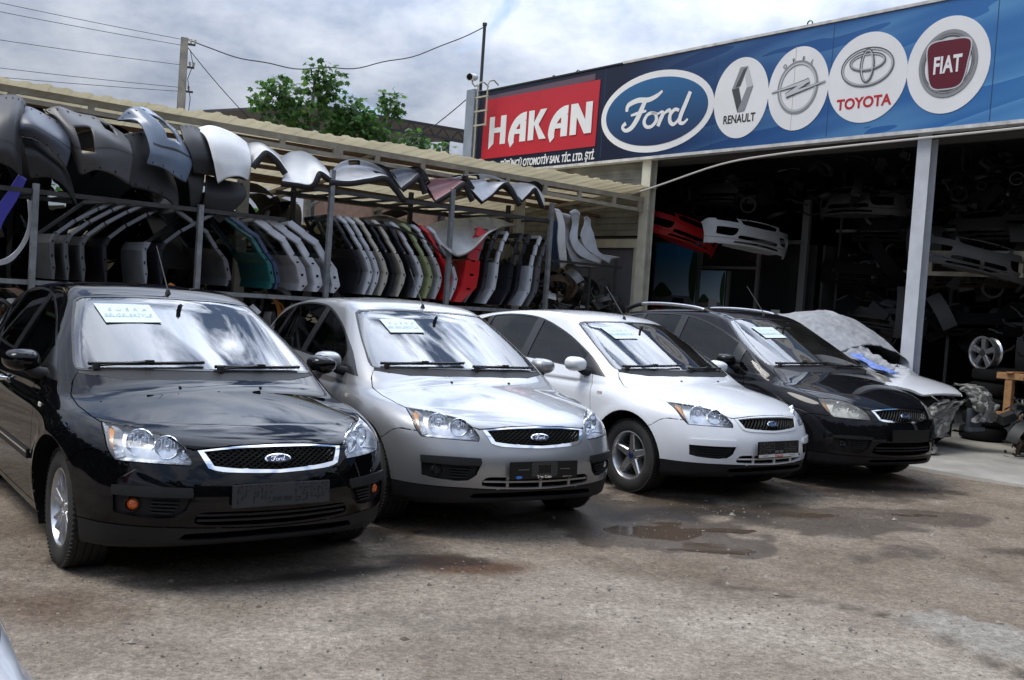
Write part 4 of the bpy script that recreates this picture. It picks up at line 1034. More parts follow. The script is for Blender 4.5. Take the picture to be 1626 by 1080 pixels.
# ---- carport over the parts rack
M_fr=mat('painted steel beige',(.30,.27,.21),.55,noise=(6,.25),bump=(40,.1))
M_frl=mat('painted steel cream',(.42,.39,.31),.5,noise=(5,.2))
M_post=mat('grey steel',(.20,.21,.22),.5,metal=.3,noise=(8,.3))
M_dark=mat('dark steel',(.045,.045,.045),.5,metal=.3,noise=(8,.3))
M_rust=mat('rusty steel',(.10,.06,.04),.8,noise=(12,.5))
def translucent(name,col,tr=.5):
    m=bpy.data.materials.new(name); m.use_nodes=True; t=m.node_tree; b=t.nodes['Principled BSDF']; o=t.nodes['Material Output']
    n=t.nodes.new('ShaderNodeTexNoise'); n.inputs['Scale'].default_value=1.7; n.inputs['Detail'].default_value=6; g=t.nodes.new('ShaderNodeTexCoord'); t.links.new(g.outputs['Object'],n.inputs['Vector'])
    r=t.nodes.new('ShaderNodeValToRGB'); r.color_ramp.elements[0].position=.3; r.color_ramp.elements[1].position=.7; r.color_ramp.elements[0].color=(*[c*.72 for c in col],1); r.color_ramp.elements[1].color=(*col,1); t.links.new(n.outputs[0],r.inputs[0]); t.links.new(r.outputs[0],b.inputs['Base Color'])
    b.inputs['Roughness'].default_value=.6; tl=t.nodes.new('ShaderNodeBsdfTranslucent'); t.links.new(r.outputs[0],tl.inputs[0]); mx=t.nodes.new('ShaderNodeMixShader'); mx.inputs[0].default_value=tr
    t.links.new(b.outputs[0],mx.inputs[1]); t.links.new(tl.outputs[0],mx.inputs[2]); t.links.new(mx.outputs[0],o.inputs[0]); return m
cp=yempty('carport',6.3,-.1,0,-math.atan(.115),'long open carport of beige steel trusses roofed with cream corrugated sheets over the parts rack','carport')
def build_carport():
    x0,x1=-12.2,.05
    zr=lambda x:3.795-.008*x; zc=lambda x:3.55-.021*x; zl=lambda x:3.36-.029*x
    V=[];F=[]; xs=np.arange(x0,x1+.22,.025); ysr=[-.16,1.2,2.6,4.0,5.2]
    for i,x in enumerate(xs):
        ph=(x%.235)/.235; h=.020*(1 if ph<.30 else (1-(ph-.30)/.12 if ph<.42 else (0 if ph<.88 else (ph-.88)/.12)))
        over=(x%.94)/.94*.014
        for y in ysr: V.append((x,y+(.035*math.sin(x*9.1)+.02*math.sin(x*23) if y<0 else 0),zr(x)-.04+h+over-.07*(y+.16)+.012*math.sin(x*2.3)))
    k=len(ysr)
    for i in range(len(xs)-1):
        for j in range(k-1): F.append([i*k+j,(i+1)*k+j,(i+1)*k+j+1,i*k+j+1])
    mesh('roof_sheets',V,F,translucent('cream roof sheet',(.78,.70,.48),.3),cp)
    def beam(nm,y,zf,dz,m,w=.05,h=.075,xa=x0,xb=x1):
        mb=MB(); mb.bar((xa,y,zf(xa)+dz),(xb,y,zf(xb)+dz),w,h); mb.build(nm,m,cp)
    beam('top_chord',0,zc,0,M_fr,h=.085); beam('bottom_chord',0,zl,0,M_fr,.045,.06)
    for y in (.62,1.25,1.9,2.6,3.9,5.1): beam('purlin',y,zr,-.12-.07*y,M_rust,.05,.07)
    beam('rear_chord',1.3,zl,-.06,M_rust,.045,.07); beam('rear_chord',2.6,zl,-.16,M_rust,.045,.07)
    for x in (-11.3,-10.2,-9.29,-8.4,-7.56,-6.73,-5.88,-5.24,-4.46,-3.68,-2.89,-2.13,-1.40,-.64,-.04):
        mb=MB(); w=.15 if x==-5.88 else .075; a,b=zl(x)+.03,zc(x)-.04; mb.box((x,0,(a+b)/2),(w,.05,b-a)); mb.build('truss_post',M_fr,cp)
    for x in (-10.2,-7.56,-5.24,-2.89,-.64):
        mb=MB(); mb.bar((x,.04,zc(x)-.02),(x,5.1,zc(x)-.36),.06,.06); mb.build('rafter',M_fr,cp)
        mb=MB(); mb.bar((x,.04,zl(x)),(x,5.1,zl(x)-.36),.05,.05); mb.build('rafter',M_fr,cp)
    for x,y in ((-7.13,.40),(-2.2,.62),(-11.0,.4),(-7.13,5.0),(-2.2,5.0)):
        z=zc(x)-.1-.07*y; mb=MB(); mb.box((x,y,z/2),(.15,.12,z)); mb.build('column',M_frl,cp)
build_carport()
rk=yempty('parts_rack',0,0,0,0,'long steel rack with tall square posts carrying bumpers, bonnets and doors behind the cars','rack')
def build_rack():
    for x,zt in ((-5.3,2.55),(-3.78,2.56),(-1.80,2.54),(.08,3.24),(2.18,3.23),(4.24,3.25)):
        for y in (0,1.15):
            mb=MB(); mb.box((x,y,zt/2),(.065 if y==0 else .06,.065,zt)); mb.build('post',M_post if y==0 else M_dark,rk)
    for x in (5.28,5.91):
        mb=MB(); mb.box((x,0.05,1.2),(.04,.04,2.45 if x>5.5 else 2.1)); mb.build('post',M_dark,rk)
    for z,x0,x1 in ((1.44,-5.6,4.24),(2.98,-.2,4.3),(2.50,-5.6,-.6),(.55,-5.6,4.24)):
        for y in (0.02,1.15):
            mb=MB(); mb.box(((x0+x1)/2,y,z-.03),(x1-x0,.05,.055)); mb.build('rail',M_dark if z>2 or y>1 else M_post,rk)
        mb=MB()
        for x in np.arange(x0+.2,x1,.42): mb.box((x,.58,z-.02),(.04,1.1,.03))
        mb.build('shelf_bars',M_dark,rk)
    mb=MB(); mb.box((5.1,.05,2.30),(1.9,.04,.04)); mb.box((5.1,.9,2.30),(1.9,.04,.04)); mb.build('hanging_rail',M_dark,rk)
    mb=MB(); mb.box((-.2,.58,2.955),(9.0,1.15,.004)); mb.box((-2.8,.6,1.40),(5.4,1.1,.004)); 
build_rack()
# second rack and the boundary wall behind
def back_area():
    r2=yempty('rear_rack',0,0,0,0,'lower steel rack standing behind the front rack under the carport','rack')
    for x in np.arange(-5.4,6.2,2.1):
        mb=MB(); mb.box((x,2.9,1.3),(.05,.05,2.6)); mb.build('post',M_dark,r2)
    for z in (1.35,2.36): 
        mb=MB(); mb.box((.3,2.9,z),(11.6,.045,.05)); mb.build('rail',M_frl if z>2 else M_dark,r2)
        mb=MB(); mb.box((.3,3.9,z),(11.6,.045,.05)); mb.build('rail',M_dark,r2)
    w=MB(); w.box((1.2,6.6,1.25),(16,.22,2.5)); o=w.build('boundary_wall',mat('beige render',(.24,.20,.15),.9,noise=(1.5,.35,8),bump=(18,.4)),None); yob(o); tag(o,'beige rendered boundary wall behind the carport','wall')
back_area()
# ---- shop building
B=yempty('shop_building',6.39,-3,0,0,'open-fronted spare parts building with steel pillars under the long blue sign','building')
def bl(v): return (v[0]-6.39,v[1]+3,v[2])
M_clad=mat('ribbed cladding',(.20,.20,.185),.5,metal=.2,noise=(2.5,.35,7))
M_pil=mat('pillar paint',(.50,.52,.56),.5,noise=(3,.12,8),bump=(30,.05))
M_cream=mat('cream column',(.50,.48,.40),.5,noise=(4,.2,8))
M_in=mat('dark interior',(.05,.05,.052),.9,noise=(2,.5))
def build_shop():
    def part(name,m,*bs,bevel=0):
        mb=MB()
        for c,d in bs: mb.box(bl(c),d)
        return mb.build(name,m,B,bevel=bevel)
    # steel pillars, H section
    def hcol(x,y,w,dp,z1,m1,m2,name):
        mb=MB(); mb.box(bl((x-dp/2+.008,y,z1/2)),(.016,w,z1)); mb.box(bl((x+dp/2-.008,y,z1/2)),(.016,w,z1)); mb.box(bl((x,y,z1/2)),(dp-.034,.014,z1)); mb.build(name,m1,B)
    hcol(6.42,-.13,.21,.17,4.35,M_cream,None,'steel_column'); hcol(6.48,-5.33,.20,.20,4.35,M_pil,None,'steel_column'); hcol(6.50,-10.6,.26,.30,4.35,M_pil,None,'steel_column')
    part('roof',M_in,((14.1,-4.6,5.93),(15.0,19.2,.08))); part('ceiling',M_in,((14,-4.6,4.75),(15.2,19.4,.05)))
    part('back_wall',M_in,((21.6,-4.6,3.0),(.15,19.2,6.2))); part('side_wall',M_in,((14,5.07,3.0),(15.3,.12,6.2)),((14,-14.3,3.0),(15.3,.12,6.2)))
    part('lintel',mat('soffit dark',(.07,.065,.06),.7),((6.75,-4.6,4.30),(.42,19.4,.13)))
    part('parapet',M_clad,((6.75,-4.6,5.15),(.30,19.4,1.6)))
    # clad wall to the left of the cream column, ribs run horizontally
    mb=MB(); y0,y1=.02,5.0
    for i in range(24):
        z=2.95+i*.058; mb.box(bl((6.52+(.012 if i%2 else 0),(y0+y1)/2,z)),(.03,y1-y0,.0575))
    mb.build('cladding',M_clad,B)
    part('side_return',mat('blue grey sheet',(.24,.28,.33),.45,noise=(3,.15)),((6.30,5.12,3.1),(.22,.30,6.05)))
    part('wall_panel',mat('violet grey panel',(.10,.10,.13),.6,noise=(2,.2)),((6.60,1.15,1.45),(.05,1.9,2.9)))
    part('door_frame',M_cream,((6.55,.16,1.35),(.08,.10,2.7)),((6.55,1.15,2.78),(.10,2.1,.16)),((6.55,2.15,1.35),(.08,.10,2.7)))
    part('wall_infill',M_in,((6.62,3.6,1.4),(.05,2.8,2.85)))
    # office partition inside, glass fronts
    fr=mat('dull aluminium',(.16,.16,.16),.5,metal=.4)
    part('partition_frame',fr,((9.0,1.9,1.5),(.06,.05,3.0)),((9.0,.68,1.5),(.07,.07,3.0)),((9.0,-.75,1.5),(.07,.07,3.0)),((9.0,-1.75,1.9),(.08,.14,3.8)),((9.0,.1,3.02),(.08,3.7,.07)),((9.0,-.05,2.52),(.06,1.4,.05)),((9.0,-.06,1.2),(.055,.06,2.5)))
    part('partition_glass',mat('dark glass',(.012,.013,.014),.15,spec=.6),((9.02,.1,1.5),(.012,3.6,3.0)))
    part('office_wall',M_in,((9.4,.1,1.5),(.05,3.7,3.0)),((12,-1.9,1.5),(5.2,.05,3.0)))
build_shop()
# ================================================================== the long sign. board frame: u along the front (right positive), v up; plane just in front of X=6.39
SGX=6.27
def S_(s,z,d=0): return Y_(SGX-d,-(s+5.329),z)
SMX=Matrix(((.640571,0,-.767899),(-.767899,0,-.640571),(0,1,0)))   # columns: right, up, out
sg=empty('shop_sign',tuple(S_(0,4.3)),0,'long blue shop sign with five round car maker logos and a red name panel','sign')
def SL(s,z,d=0): return S_(s,z,d)-sg.location
class SB(MB):
    def poly(s,P,d0,h=.006,mi=0): return s.prism(P,h,Mx=SMX@Matrix(((1,0,0),(0,1,0),(0,0,1))),c=tuple(SL(0,0,d0)),mi=mi)
    def strip(s,P,w,d0,h=.006,mi=0,n=8,smooth=True): ribbon(s,P,w,SMX,tuple(SL(0,0,d0)),h=h,mi=mi,n=n,smooth=smooth); return s
def ell(cx,cy,a,b,n=56,rot=0): return [(cx+a*math.cos(t)*math.cos(rot)-b*math.sin(t)*math.sin(rot),cy+a*math.cos(t)*math.sin(rot)+b*math.sin(t)*math.cos(rot)) for t in np.linspace(0,2*math.pi,n+1)[:-1]]
def ringp(sb,cx,cy,a,b,w,d0,h=.006,mi=0,rot=0,n=64,a0=0,a1=2*math.pi):
    T=np.linspace(a0,a1,n+1); P=[(cx+a*math.cos(t)*math.cos(rot)-b*math.sin(t)*math.sin(rot),cy+a*math.cos(t)*math.sin(rot)+b*math.sin(t)*math.cos(rot)) for t in T]
    sb.strip(P,w,d0,h,mi,smooth=False)
def textobj(name,txt,size,m,parent,Mx,loc,ext=.002,off=0,sx=1,shear=0,align='CENTER',space=1):
    cu=bpy.data.curves.new(name,'FONT'); cu.body=txt; cu.size=size; cu.extrude=ext; cu.offset=off; cu.align_x=align; cu.align_y='BOTTOM_BASELINE'; cu.shear=shear; cu.space_character=space
    o=bpy.data.objects.new(name+'_c',cu); COL.objects.link(o); bpy.context.view_layer.update()
    dg=bpy.context.evaluated_depsgraph_get(); me=bpy.data.meshes.new_from_object(o.evaluated_get(dg)); bpy.data.objects.remove(o)
    me.materials.clear(); me.materials.append(m)
    M4=Matrix.Translation(Vector(loc))@Mx.to_4x4()@Matrix.Diagonal((sx,1,1,1)); me.transform(M4); me.update()
    return link(name,me,parent)
def signmat():
    m=bpy.data.materials.new('sign blue'); m.use_nodes=True; t=m.node_tree; b=t.nodes['Principled BSDF']; nn=t.nodes.new; ll=t.links.new
    b.inputs['Roughness'].default_value=.35
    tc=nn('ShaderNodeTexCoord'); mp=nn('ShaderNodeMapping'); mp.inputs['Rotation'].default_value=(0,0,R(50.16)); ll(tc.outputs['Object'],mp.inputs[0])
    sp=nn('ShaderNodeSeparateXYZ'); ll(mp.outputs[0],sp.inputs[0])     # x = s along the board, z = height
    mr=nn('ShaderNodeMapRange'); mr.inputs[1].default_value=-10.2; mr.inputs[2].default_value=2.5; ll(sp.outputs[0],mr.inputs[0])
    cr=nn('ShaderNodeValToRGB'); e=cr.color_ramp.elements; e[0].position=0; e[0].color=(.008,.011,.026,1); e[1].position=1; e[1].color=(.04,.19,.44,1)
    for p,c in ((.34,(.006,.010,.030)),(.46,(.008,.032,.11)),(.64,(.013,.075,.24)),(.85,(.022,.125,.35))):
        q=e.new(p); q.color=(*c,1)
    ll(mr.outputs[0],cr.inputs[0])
    # printed streaks: diagonal sheets of light blue
    w=nn('ShaderNodeMath'); w.operation='MULTIPLY_ADD'; w.inputs[1].default_value=-.17; ll(sp.outputs[0],w.inputs[0]); ll(sp.outputs[2],w.inputs[2])
    nz=nn('ShaderNodeTexNoise'); nz.noise_dimensions='2D'; nz.inputs['Scale'].default_value=1; nz.inputs['Detail'].default_value=2
    cb=nn('ShaderNodeCombineXYZ'); m2=nn('ShaderNodeMath'); m2.operation='MULTIPLY'; m2.inputs[1].default_value=.16; ll(sp.outputs[0],m2.inputs[0]); ll(m2.outputs[0],cb.inputs[0])
    m3=nn('ShaderNodeMath'); m3.operation='MULTIPLY'; m3.inputs[1].default_value=1.5; ll(w.outputs[0],m3.inputs[0]); ll(m3.outputs[0],cb.inputs[1]); ll(cb.outputs[0],nz.inputs['Vector'])
    fr=nn('ShaderNodeMath'); fr.operation='FRACT'; m4=nn('ShaderNodeMath'); m4.operation='MULTIPLY'; m4.inputs[1].default_value=4.2; ll(nz.outputs[0],m4.inputs[0]); ll(m4.outputs[0],fr.inputs[0])
    ps=nn('ShaderNodeMath'); ps.operation='POWER'; ps.inputs[1].default_value=2.2; ll(fr.outputs[0],ps.inputs[0])
    am=nn('ShaderNodeMapRange'); am.inputs[1].default_value=.36; am.inputs[2].default_value=1; am.inputs[3].default_value=0; am.inputs[4].default_value=.40; ll(mr.outputs[0],am.inputs[0])
    mu=nn('ShaderNodeMath'); mu.operation='MULTIPLY'; ll(ps.outputs[0],mu.inputs[0]); ll(am.outputs[0],mu.inputs[1])
    mx=nn('ShaderNodeMix'); mx.data_type='RGBA'; ll(mu.outputs[0],mx.inputs[0]); ll(cr.outputs[0],mx.inputs[6]); mx.inputs[7].default_value=(.22,.50,.72,1); ll(mx.outputs[2],b.inputs['Base Color']); return m
def build_sign():
    W=mat('sign white',(.72,.72,.72),.5,noise=(1.2,.06)); ed=mat('sign edge',(.52,.51,.49),.5,noise=(5,.3,8)); RED=mat('sign red',(.44,.016,.028),.45,noise=(1,.08)); BLK=mat('print black',(.012,.012,.014),.5)
    s0,s1=-10.22,6.5; zb0,zb1=4.285,4.37; zt=6.06
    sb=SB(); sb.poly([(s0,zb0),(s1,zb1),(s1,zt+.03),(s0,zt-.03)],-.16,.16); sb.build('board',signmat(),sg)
    sb=SB(); sb.poly([(s0-.03,zb0-.05),(s1,zb1-.05),(s1,zb1),(s0-.03,zb0)],-.165,.185); sb.poly([(-5.9,zt+.0),(s1,zt+.033),(s1,zt+.075),(-5.9,zt+.042)],-.165,.185); sb.build('frame_trim',ed,sg)
    sb=SB(); sb.poly([(s0-.03,zt-.028),(-5.91,zt),(-5.91,zt+.03),(s0-.03,zt+.005)],-.165,.185); sb.build('frame_trim',BLK,sg)
    # red panel with its grey ghost edge
    sb=SB(); sb.poly([(-9.99,5.80),(-6.62,5.86),(-6.62,5.98),(-10.02,5.93)],.002,.004); sb.build('shadow_print',mat('mauve print',(.10,.065,.09),.5),sg)
    sb=SB(); sb.poly([(-10.02,4.58),(-6.50,4.60),(-6.47,5.85),(-10.0,5.85)],.002,.008); sb.build('red_panel',RED,sg)
    # name lettering
    def L(x,y,x0,w): return (x0+x*w,4.86+y*.60+.012*(x0+9)*0)
    mb=SB(); dz=[.0]
    def P(x0,w,pts):
        dz[0]+=.0007; mb.poly([L(x,y,x0,w) for x,y in pts],.011+dz[0],.004)
    def arc(cx,cy,rx,ry,a0,a1,n=10): return [(cx+rx*math.cos(R(a)),cy+ry*math.sin(R(a))) for a in np.linspace(a0,a1,n)]
    x=-9.78; w=.56
    P(x,w,[(0,1),(.30,1),(.30,.05),(0,-.14)]); P(x,w,[(.68,1),(1,1),(1,0),(.68,0)]); P(x,w,[(.28,.60),(.70,.60),(.70,.42),(.28,.42)])
    for x in (-9.12,-7.86):
        w=.56
        P(x,w,arc(.95,.12,.95,.88,92,180,12)+[(.02,.05),(.14,-.16),(.34,-.0)]+arc(.95,.12,.62,.58,180,92,12))
        P(x,w,[(.66,.70),(1,.70),(1,0),(.66,0)]); P(x,w,[(.92,.86),(.92,.72),(1.0,.72),(1.0,1.0),(.92,1.0)]); P(x,w,[(.34,.44),(.70,.44),(.70,.28),(.34,.28)])
    x=-8.48; w=.54
    P(x,w,[(0,1),(.32,1),(.32,0),(0,0)]); P(x,w,[(.30,.56),(.66,1),(1.02,1),(.58,.50)]); P(x,w,[(.30,.56),(.58,.50),(1.04,0),(.66,0)][::-1])
    x=-7.22; w=.60
    P(x,w,[(0,1),(.30,1),(.30,0),(0,0)]); P(x,w,[(.70,1),(1,1),(1,0),(.70,0)]); P(x,w,[(.0,1),(.32,1),(1,0),(.68,0)])
    mb.build('name_letters',W,sg)
    m3=SMX
    textobj('company_line','TÜTÜNCÜ OTOMOTİV SAN. TİC. LTD. ŞTİ.',.20,W,sg,m3,tuple(SL(-6.50,4.36,.004)),ext=.003,off=.006,sx=.72,shear=.15,align='RIGHT')
    # blue oval
    OV=mat('oval blue',(.012,.055,.17),.4); OV2=mat('oval blue light',(.03,.14,.30),.4)
    sb=SB(); c=(-5.04,5.10); sb.poly(ell(c[0],c[1],1.34,.72),.003,.004); sb.build('oval_white',W,sg)
    m=bpy.data.materials.new('oval gradient'); m.use_nodes=True; t=m.node_tree; b=t.nodes['Principled BSDF']; tc=t.nodes.new('ShaderNodeTexCoord'); sp=t.nodes.new('ShaderNodeSeparateXYZ'); t.links.new(tc.outputs['Object'],sp.inputs[0]); mr=t.nodes.new('ShaderNodeMapRange'); mr.inputs[1].default_value=.2; mr.inputs[2].default_value=1.35; t.links.new(sp.outputs[2],mr.inputs[0]); cr=t.nodes.new('ShaderNodeValToRGB'); cr.color_ramp.elements[0].color=(.01,.022,.075,1); cr.color_ramp.elements[1].color=(.022,.115,.27,1); t.links.new(mr.outputs[0],cr.inputs[0]); t.links.new(cr.outputs[0],b.inputs['Base Color']); b.inputs['Roughness'].default_value=.4
    sb=SB(); sb.poly(ell(c[0],c[1],1.21,.60),.008,.003); sb.build('oval_blue',m,sg)
    sb=SB(); 
    for i,(pts,ws) in enumerate(SCRIPT):
        q=[(c[0]+(x-.5)*1.62,c[1]+(y-.52)*.80) for x,y in pts]; sb.strip(q,[v*1.28 for v in ws],.012+i*.0006,.003,n=7)
    sb.build('script_letters',W,sg)
    # white discs
    for (cx,cz,a,b_) in ((-3.165,5.13,.545,.655),(-2.08,5.15,.545,.645),(-.91,5.17,.635,.655),(.30,5.185,.585,.66)):
        sb=SB(); sb.poly(ell(cx,cz,a,b_),.003,.004); sb.build('logo_disc',W,sg)
    G1=mat('print grey dark',(.06,.065,.07),.4); G2=mat('print grey mid',(.24,.25,.26),.4); G3=mat('print grey light',(.50,.51,.52),.4)
    sb=SB(); cx,cz=-3.14,5.28
    O=[(0,.35),(.21,.0),(0,-.37),(-.21,0)]; I=[(.02,.17),(.085,.0),(-.01,-.20),(-.085,0)]
    def pp(P,d,mi): sb.poly([(cx+x+y*.10,cz+y) for x,y in P],d,.003,mi)
    pp([(-.10,.35),(.05,.35),(-.07,.02),(-.21,-.0)],.009,1); pp([(-.21,0),(-.07,.02),(.02,-.21),(-.03,-.38)],.010,0)
    pp([(.05,.35),(.21,.02),(.09,0.0),(.03,.17)],.011,2); pp([(.21,.02),(.11,-.37),(-.03,-.38),(.09,.0)],.012,1)
    pp([(-.03,.30),(.035,.33),(-.05,.05),(-.14,.03)],.0135,0)
    sb.build('diamond_mark',[G1,G2,G3],sg)
    textobj('logo_text','RENAULT',.19,BLK,sg,m3,tuple(SL(-3.165,4.73,.009)),ext=.0015,off=.004,sx=.78)
    sb=SB(); cx,cz=-2.08,5.17
    ringp(sb,cx,cz,.335,.375,.060,.009,mi=1); ringp(sb,cx,cz,.322,.362,.024,.0105,.006,mi=2); ringp(sb,cx,cz,.36,.405,.012,.0112,.004,mi=1)
    for w,d,mi in ((.085,.014,0),(.055,.018,2)):
        for k,(a,b,ws) in enumerate((((-.47,-.035),(.20,.075),(.25,1.0)),((.20,.085),(-.20,-.115),(1.0,1.0)),((-.20,-.105),(.49,.035),(1.0,.25)))):
            sb.strip([(cx+a[0],cz+a[1]),(cx+b[0],cz+b[1])],[w*ws[0],w*ws[1]],d+k*.0009,.003,mi,smooth=False)
    sb.build('bolt_mark',[G1,G2,G3],sg)
    for ch,a in zip('OPEL',(126,104,80,57)):
        textobj('logo_text',ch,.085,G1,sg,m3@ROT('Z',R(a-90)),tuple(SL(cx+.405*math.cos(R(a)),cz+.43*math.sin(R(a))-.02,.0155)),ext=.001,off=.001)
    sb=SB(); cx,cz=-.91,5.32
    for k,(dx,dz,a,b_,w) in enumerate(((0,0,.40,.262,.042),(0,.075,.27,.115,.036),(0,.02,.095,.225,.036))):
        ringp(sb,cx+dx,cz+dz,a,b_,w,.009+k*.002,.003,mi=1); ringp(sb,cx+dx,cz+dz,a-.006,b_-.006,w*.35,.0125+k*.002,.003,mi=2); 
        ringp(sb,cx+dx,cz+dz,a+w*.5,b_+w*.5,.008,.0128+k*.002,.003,mi=0)
    sb.build('triple_oval_mark',[G1,G2,G3],sg)
    textobj('logo_text','TOYOTA',.215,RED,sg,m3,tuple(SL(-.93,4.74,.009)),ext=.0015,off=.007,sx=.98)
    sb=SB(); cx,cz=.305,5.20
    ringp(sb,cx,cz,.375,.42,.075,.009,mi=1); ringp(sb,cx,cz,.40,.45,.020,.0105,.004,mi=0); ringp(sb,cx,cz,.36,.405,.022,.011,.004,mi=2); ringp(sb,cx,cz,.335,.375,.014,.0115,.004,mi=0)
    sh=lambda a: smooth_poly([(cx+x*a,cz+y*a) for x,y in ((-.27,.27),(0,.31),(.28,.27),(.27,0),(.20,-.28),(0,-.33),(-.20,-.28),(-.27,0))],n=6)
    sb.poly(sh(1.08),.0155,.003,2); sb.poly(sh(1.02),.0187,.002,3); sb.build('shield_mark',[G1,G2,G3,mat('shield red',(.105,.004,.016),.35)],sg)
    textobj('logo_text','FIAT',.32,W,sg,m3,tuple(SL(cx,cz-.12,.022)),ext=.0015,off=.009,sx=.62,space=1.02)
    for k,q in enumerate((-6.35,-3.73,-1.52,.93,3.4)):
        sb=SB(); sb.poly([(q,4.36),(q+.012,4.36),(q+.012,6.05),(q,6.05)],.0009,.0012); sb.build('panel_joint',mat('joint shade',(.015,.05,.12),.6),sg)
    # rust run + scuffs, fixings on top
    for s,z in ((-7.9,6.03),(-7.2,6.04),(-2.0,6.10)):
        sb=SB(); ringp(sb,s,z+.05,.045,.045,.012,-.08,.02,n=20); sb.build('lifting_eye',M_dark,sg)
    sb=SB(); sb.poly([(-2.160,4.5),(-2.150,4.5),(-2.148,5.8),(-2.16,5.8)],.0075,.0008); sb.build('rust_run',mat('rust wash',(.50,.44,.34),.7),sg)
build_sign()
# ladder, camera, poles and wires
def extras():
    lad=MB(); 
    a,b=Y_(6.08,4.72,0),Y_(6.08,4.38,0)
    for p in (a,b): lad.bar((p.x,p.y,4.6 if p is a else 5.0),(p.x,p.y,6.16),.03,.03)
    t=empty('roof_ladder',tuple(a),0,'short white metal ladder fixed at the left end of the sign','ladder')
    for k,p in enumerate((a,b)):
        mb=MB(); q=Vector((p.x-a.x,p.y-a.y,0)); mb.bar(q+Vector((0,0,4.0 if k==0 else 5.25)),q+Vector((0,0,6.12)),.032,.032); 
        top=[q+Vector((0,0,6.12)),q+Vector((.03,.02,6.2)),q+Vector((.12,.10,6.24)),q+Vector((.22,.18,6.16))]; mb.tube(top,.018,8); mb.build('rail',M_frl,t)
    for z in (5.28,5.58,5.88):
        mb=MB(); q=Vector((b.x-a.x,b.y-a.y,0)); mb.bar(Vector((0,0,z))-q*.15,q*1.1+Vector((0,0,z)),.035,.03); mb.build('rung',M_frl,t)
    p=Y_(6.4,5.05,0)
    t=empty('mast',(p.x,p.y,6.05),0,'thin dark steel mast standing behind the left end of the sign','pole'); mb=MB(); mb.tube([(0,0,-.3),(.0,0,1.50)],.035,10); mb.build('pole',M_dark,t); mb=MB(); mb.lathe([(0,.06),(.05,.05),(.05,0),(.03,-.05)],n=12,c=(0,0,1.5)); mb.build('cap',M_dark,t)
    t=empty('security_camera',(p.x-.16,p.y-.13,6.25),0,'white security camera on a bent arm beside the dark mast','camera')
    mb=MB(); m=Vector((-.35,-.9,-.18)).normalized().to_track_quat('Z','Y').to_matrix()
    mb.lathe([(0,-.14),(.065,-.14),(.075,-.10),(.078,.10),(.083,.13),(.083,.17),(.07,.17)],n=24,Mx=m,c=(-.02,0,.13)); mb.build('housing',mat('camera white',(.6,.6,.58),.4),t,smooth=True)
    mb=MB(); mb.lathe([(.0,.15),(.068,.15)],n=24,Mx=m,c=(-.02,0,.13)); mb.build('lens',mat('camera lens',(.02,.02,.02),.1),t)
    mb=MB(); mb.tube([(.12,.10,.0),(.04,.03,-.06),(-.02,0,.0),(-.02,0,.07)],.018,8); mb.build('arm',M_frl,t)
    # concrete utility pole
    q=Y_(.90,8.0,0); up=empty('utility_pole',(q.x,q.y,0),R(20),'weathered concrete utility pole rising behind the carport roof','utility pole')
    mb=MB(); mb.box((0,0,3.27),(.24,.20,6.54),taper=.62); o=mb.build('shaft',mat('pole concrete',(.30,.28,.25),.85,noise=(5,.3,8),bump=(20,.2)),up,bevel=.01)
    ins=mat('insulator',(.45,.43,.38),.3); P0=Vector((q.x,q.y,0))
    for z,n in ((6.42,2),(5.95,2),(5.45,1)):
        mb=MB(); mb.bar((.07,0,z),(.22,0,z),.03,.04); mb.build('bracket',M_dark,up)
        for k in range(n):
            mb=MB(); mb.lathe([(0,.06),(.022,.05),(.03,.03),(.02,.02),(.03,0),(.015,-.02),(.012,-.06)],n=12,c=(.13+.08*k,0,z+.07)); mb.build('insulator',ins,up,smooth=True)
    mb=MB(); mb.tube([(.12,-.05,6.3),(.19,-.08,6.0),(.10,-.06,5.7),(.17,-.05,5.3),(.12,-.06,4.6),(.14,-.05,3.5)],.008,6); mb.build('loose_cable',M_dark,up)
    def wire(a,b,sag,label,r=.012,n=18,m=M_dark,name='overhead_wire',grp='overhead wires at the utility pole',wob=0):
        a,b=Vector(a),Vector(b); P=[]
        for i in range(n+1):
            t=i/n; v=a.lerp(b,t); v.z-=4*sag*t*(1-t)-wob*math.sin(t*31)*math.sin(math.pi*t); P.append(v-a)
        mb=MB(); mb.tube(P,r,5,cap=False); o=mb.build(name,m,None,smooth=True); o.location=a; tag(o,label,'wire',grp)
    top=Y_(.90,8,6.45)
    for z,lz,lab in ((6.5,.55,'topmost of the wires leaving the concrete pole to the left'),(6.38,.42,'second wire down leaving the concrete pole to the left'),(5.98,.05,'middle wire leaving the concrete pole to the left'),(5.52,-.15,'second lowest wire leaving the concrete pole to the left'),(5.44,-.42,'lowest wire leaving the concrete pole to the left')):
        a=Y_(.90,8,z); b=a+Vector((-8.5,-4.2,lz)); wire(a,b,.10,lab,r=.006)
    wire(Y_(.98,8,6.52),Y_(6.4,5.05,7.52),.75,'black cable sagging between the concrete pole and the dark mast',r=.012,n=40,wob=.03)
    wire(Y_(.98,8,6.35),Y_(3.6,8.5,4.6),.12,'cable running from the concrete pole down behind the fig tree',r=.009)
    wire(Y_(6.3,5.1,6.1),Y_(7.5,10.5,5.2),.1,'black cable running down from the sign end to the dark shed',r=.012)
    # white cable drooping under the sign
    pts=[(6.15,-11.8,4.33),(6.15,-7.2,4.22),(6.15,-6.2,4.20),(6.12,-4.2,4.16),(6.1,-3.0,4.12),(6.05,-2.0,4.02),(6.05,-.6,3.72),(6.1,.3,3.58),(6.2,1.5,3.50)]
    o0=Y_(*pts[0]); P=[Y_(*p)-o0 for p in pts]; S3=[]
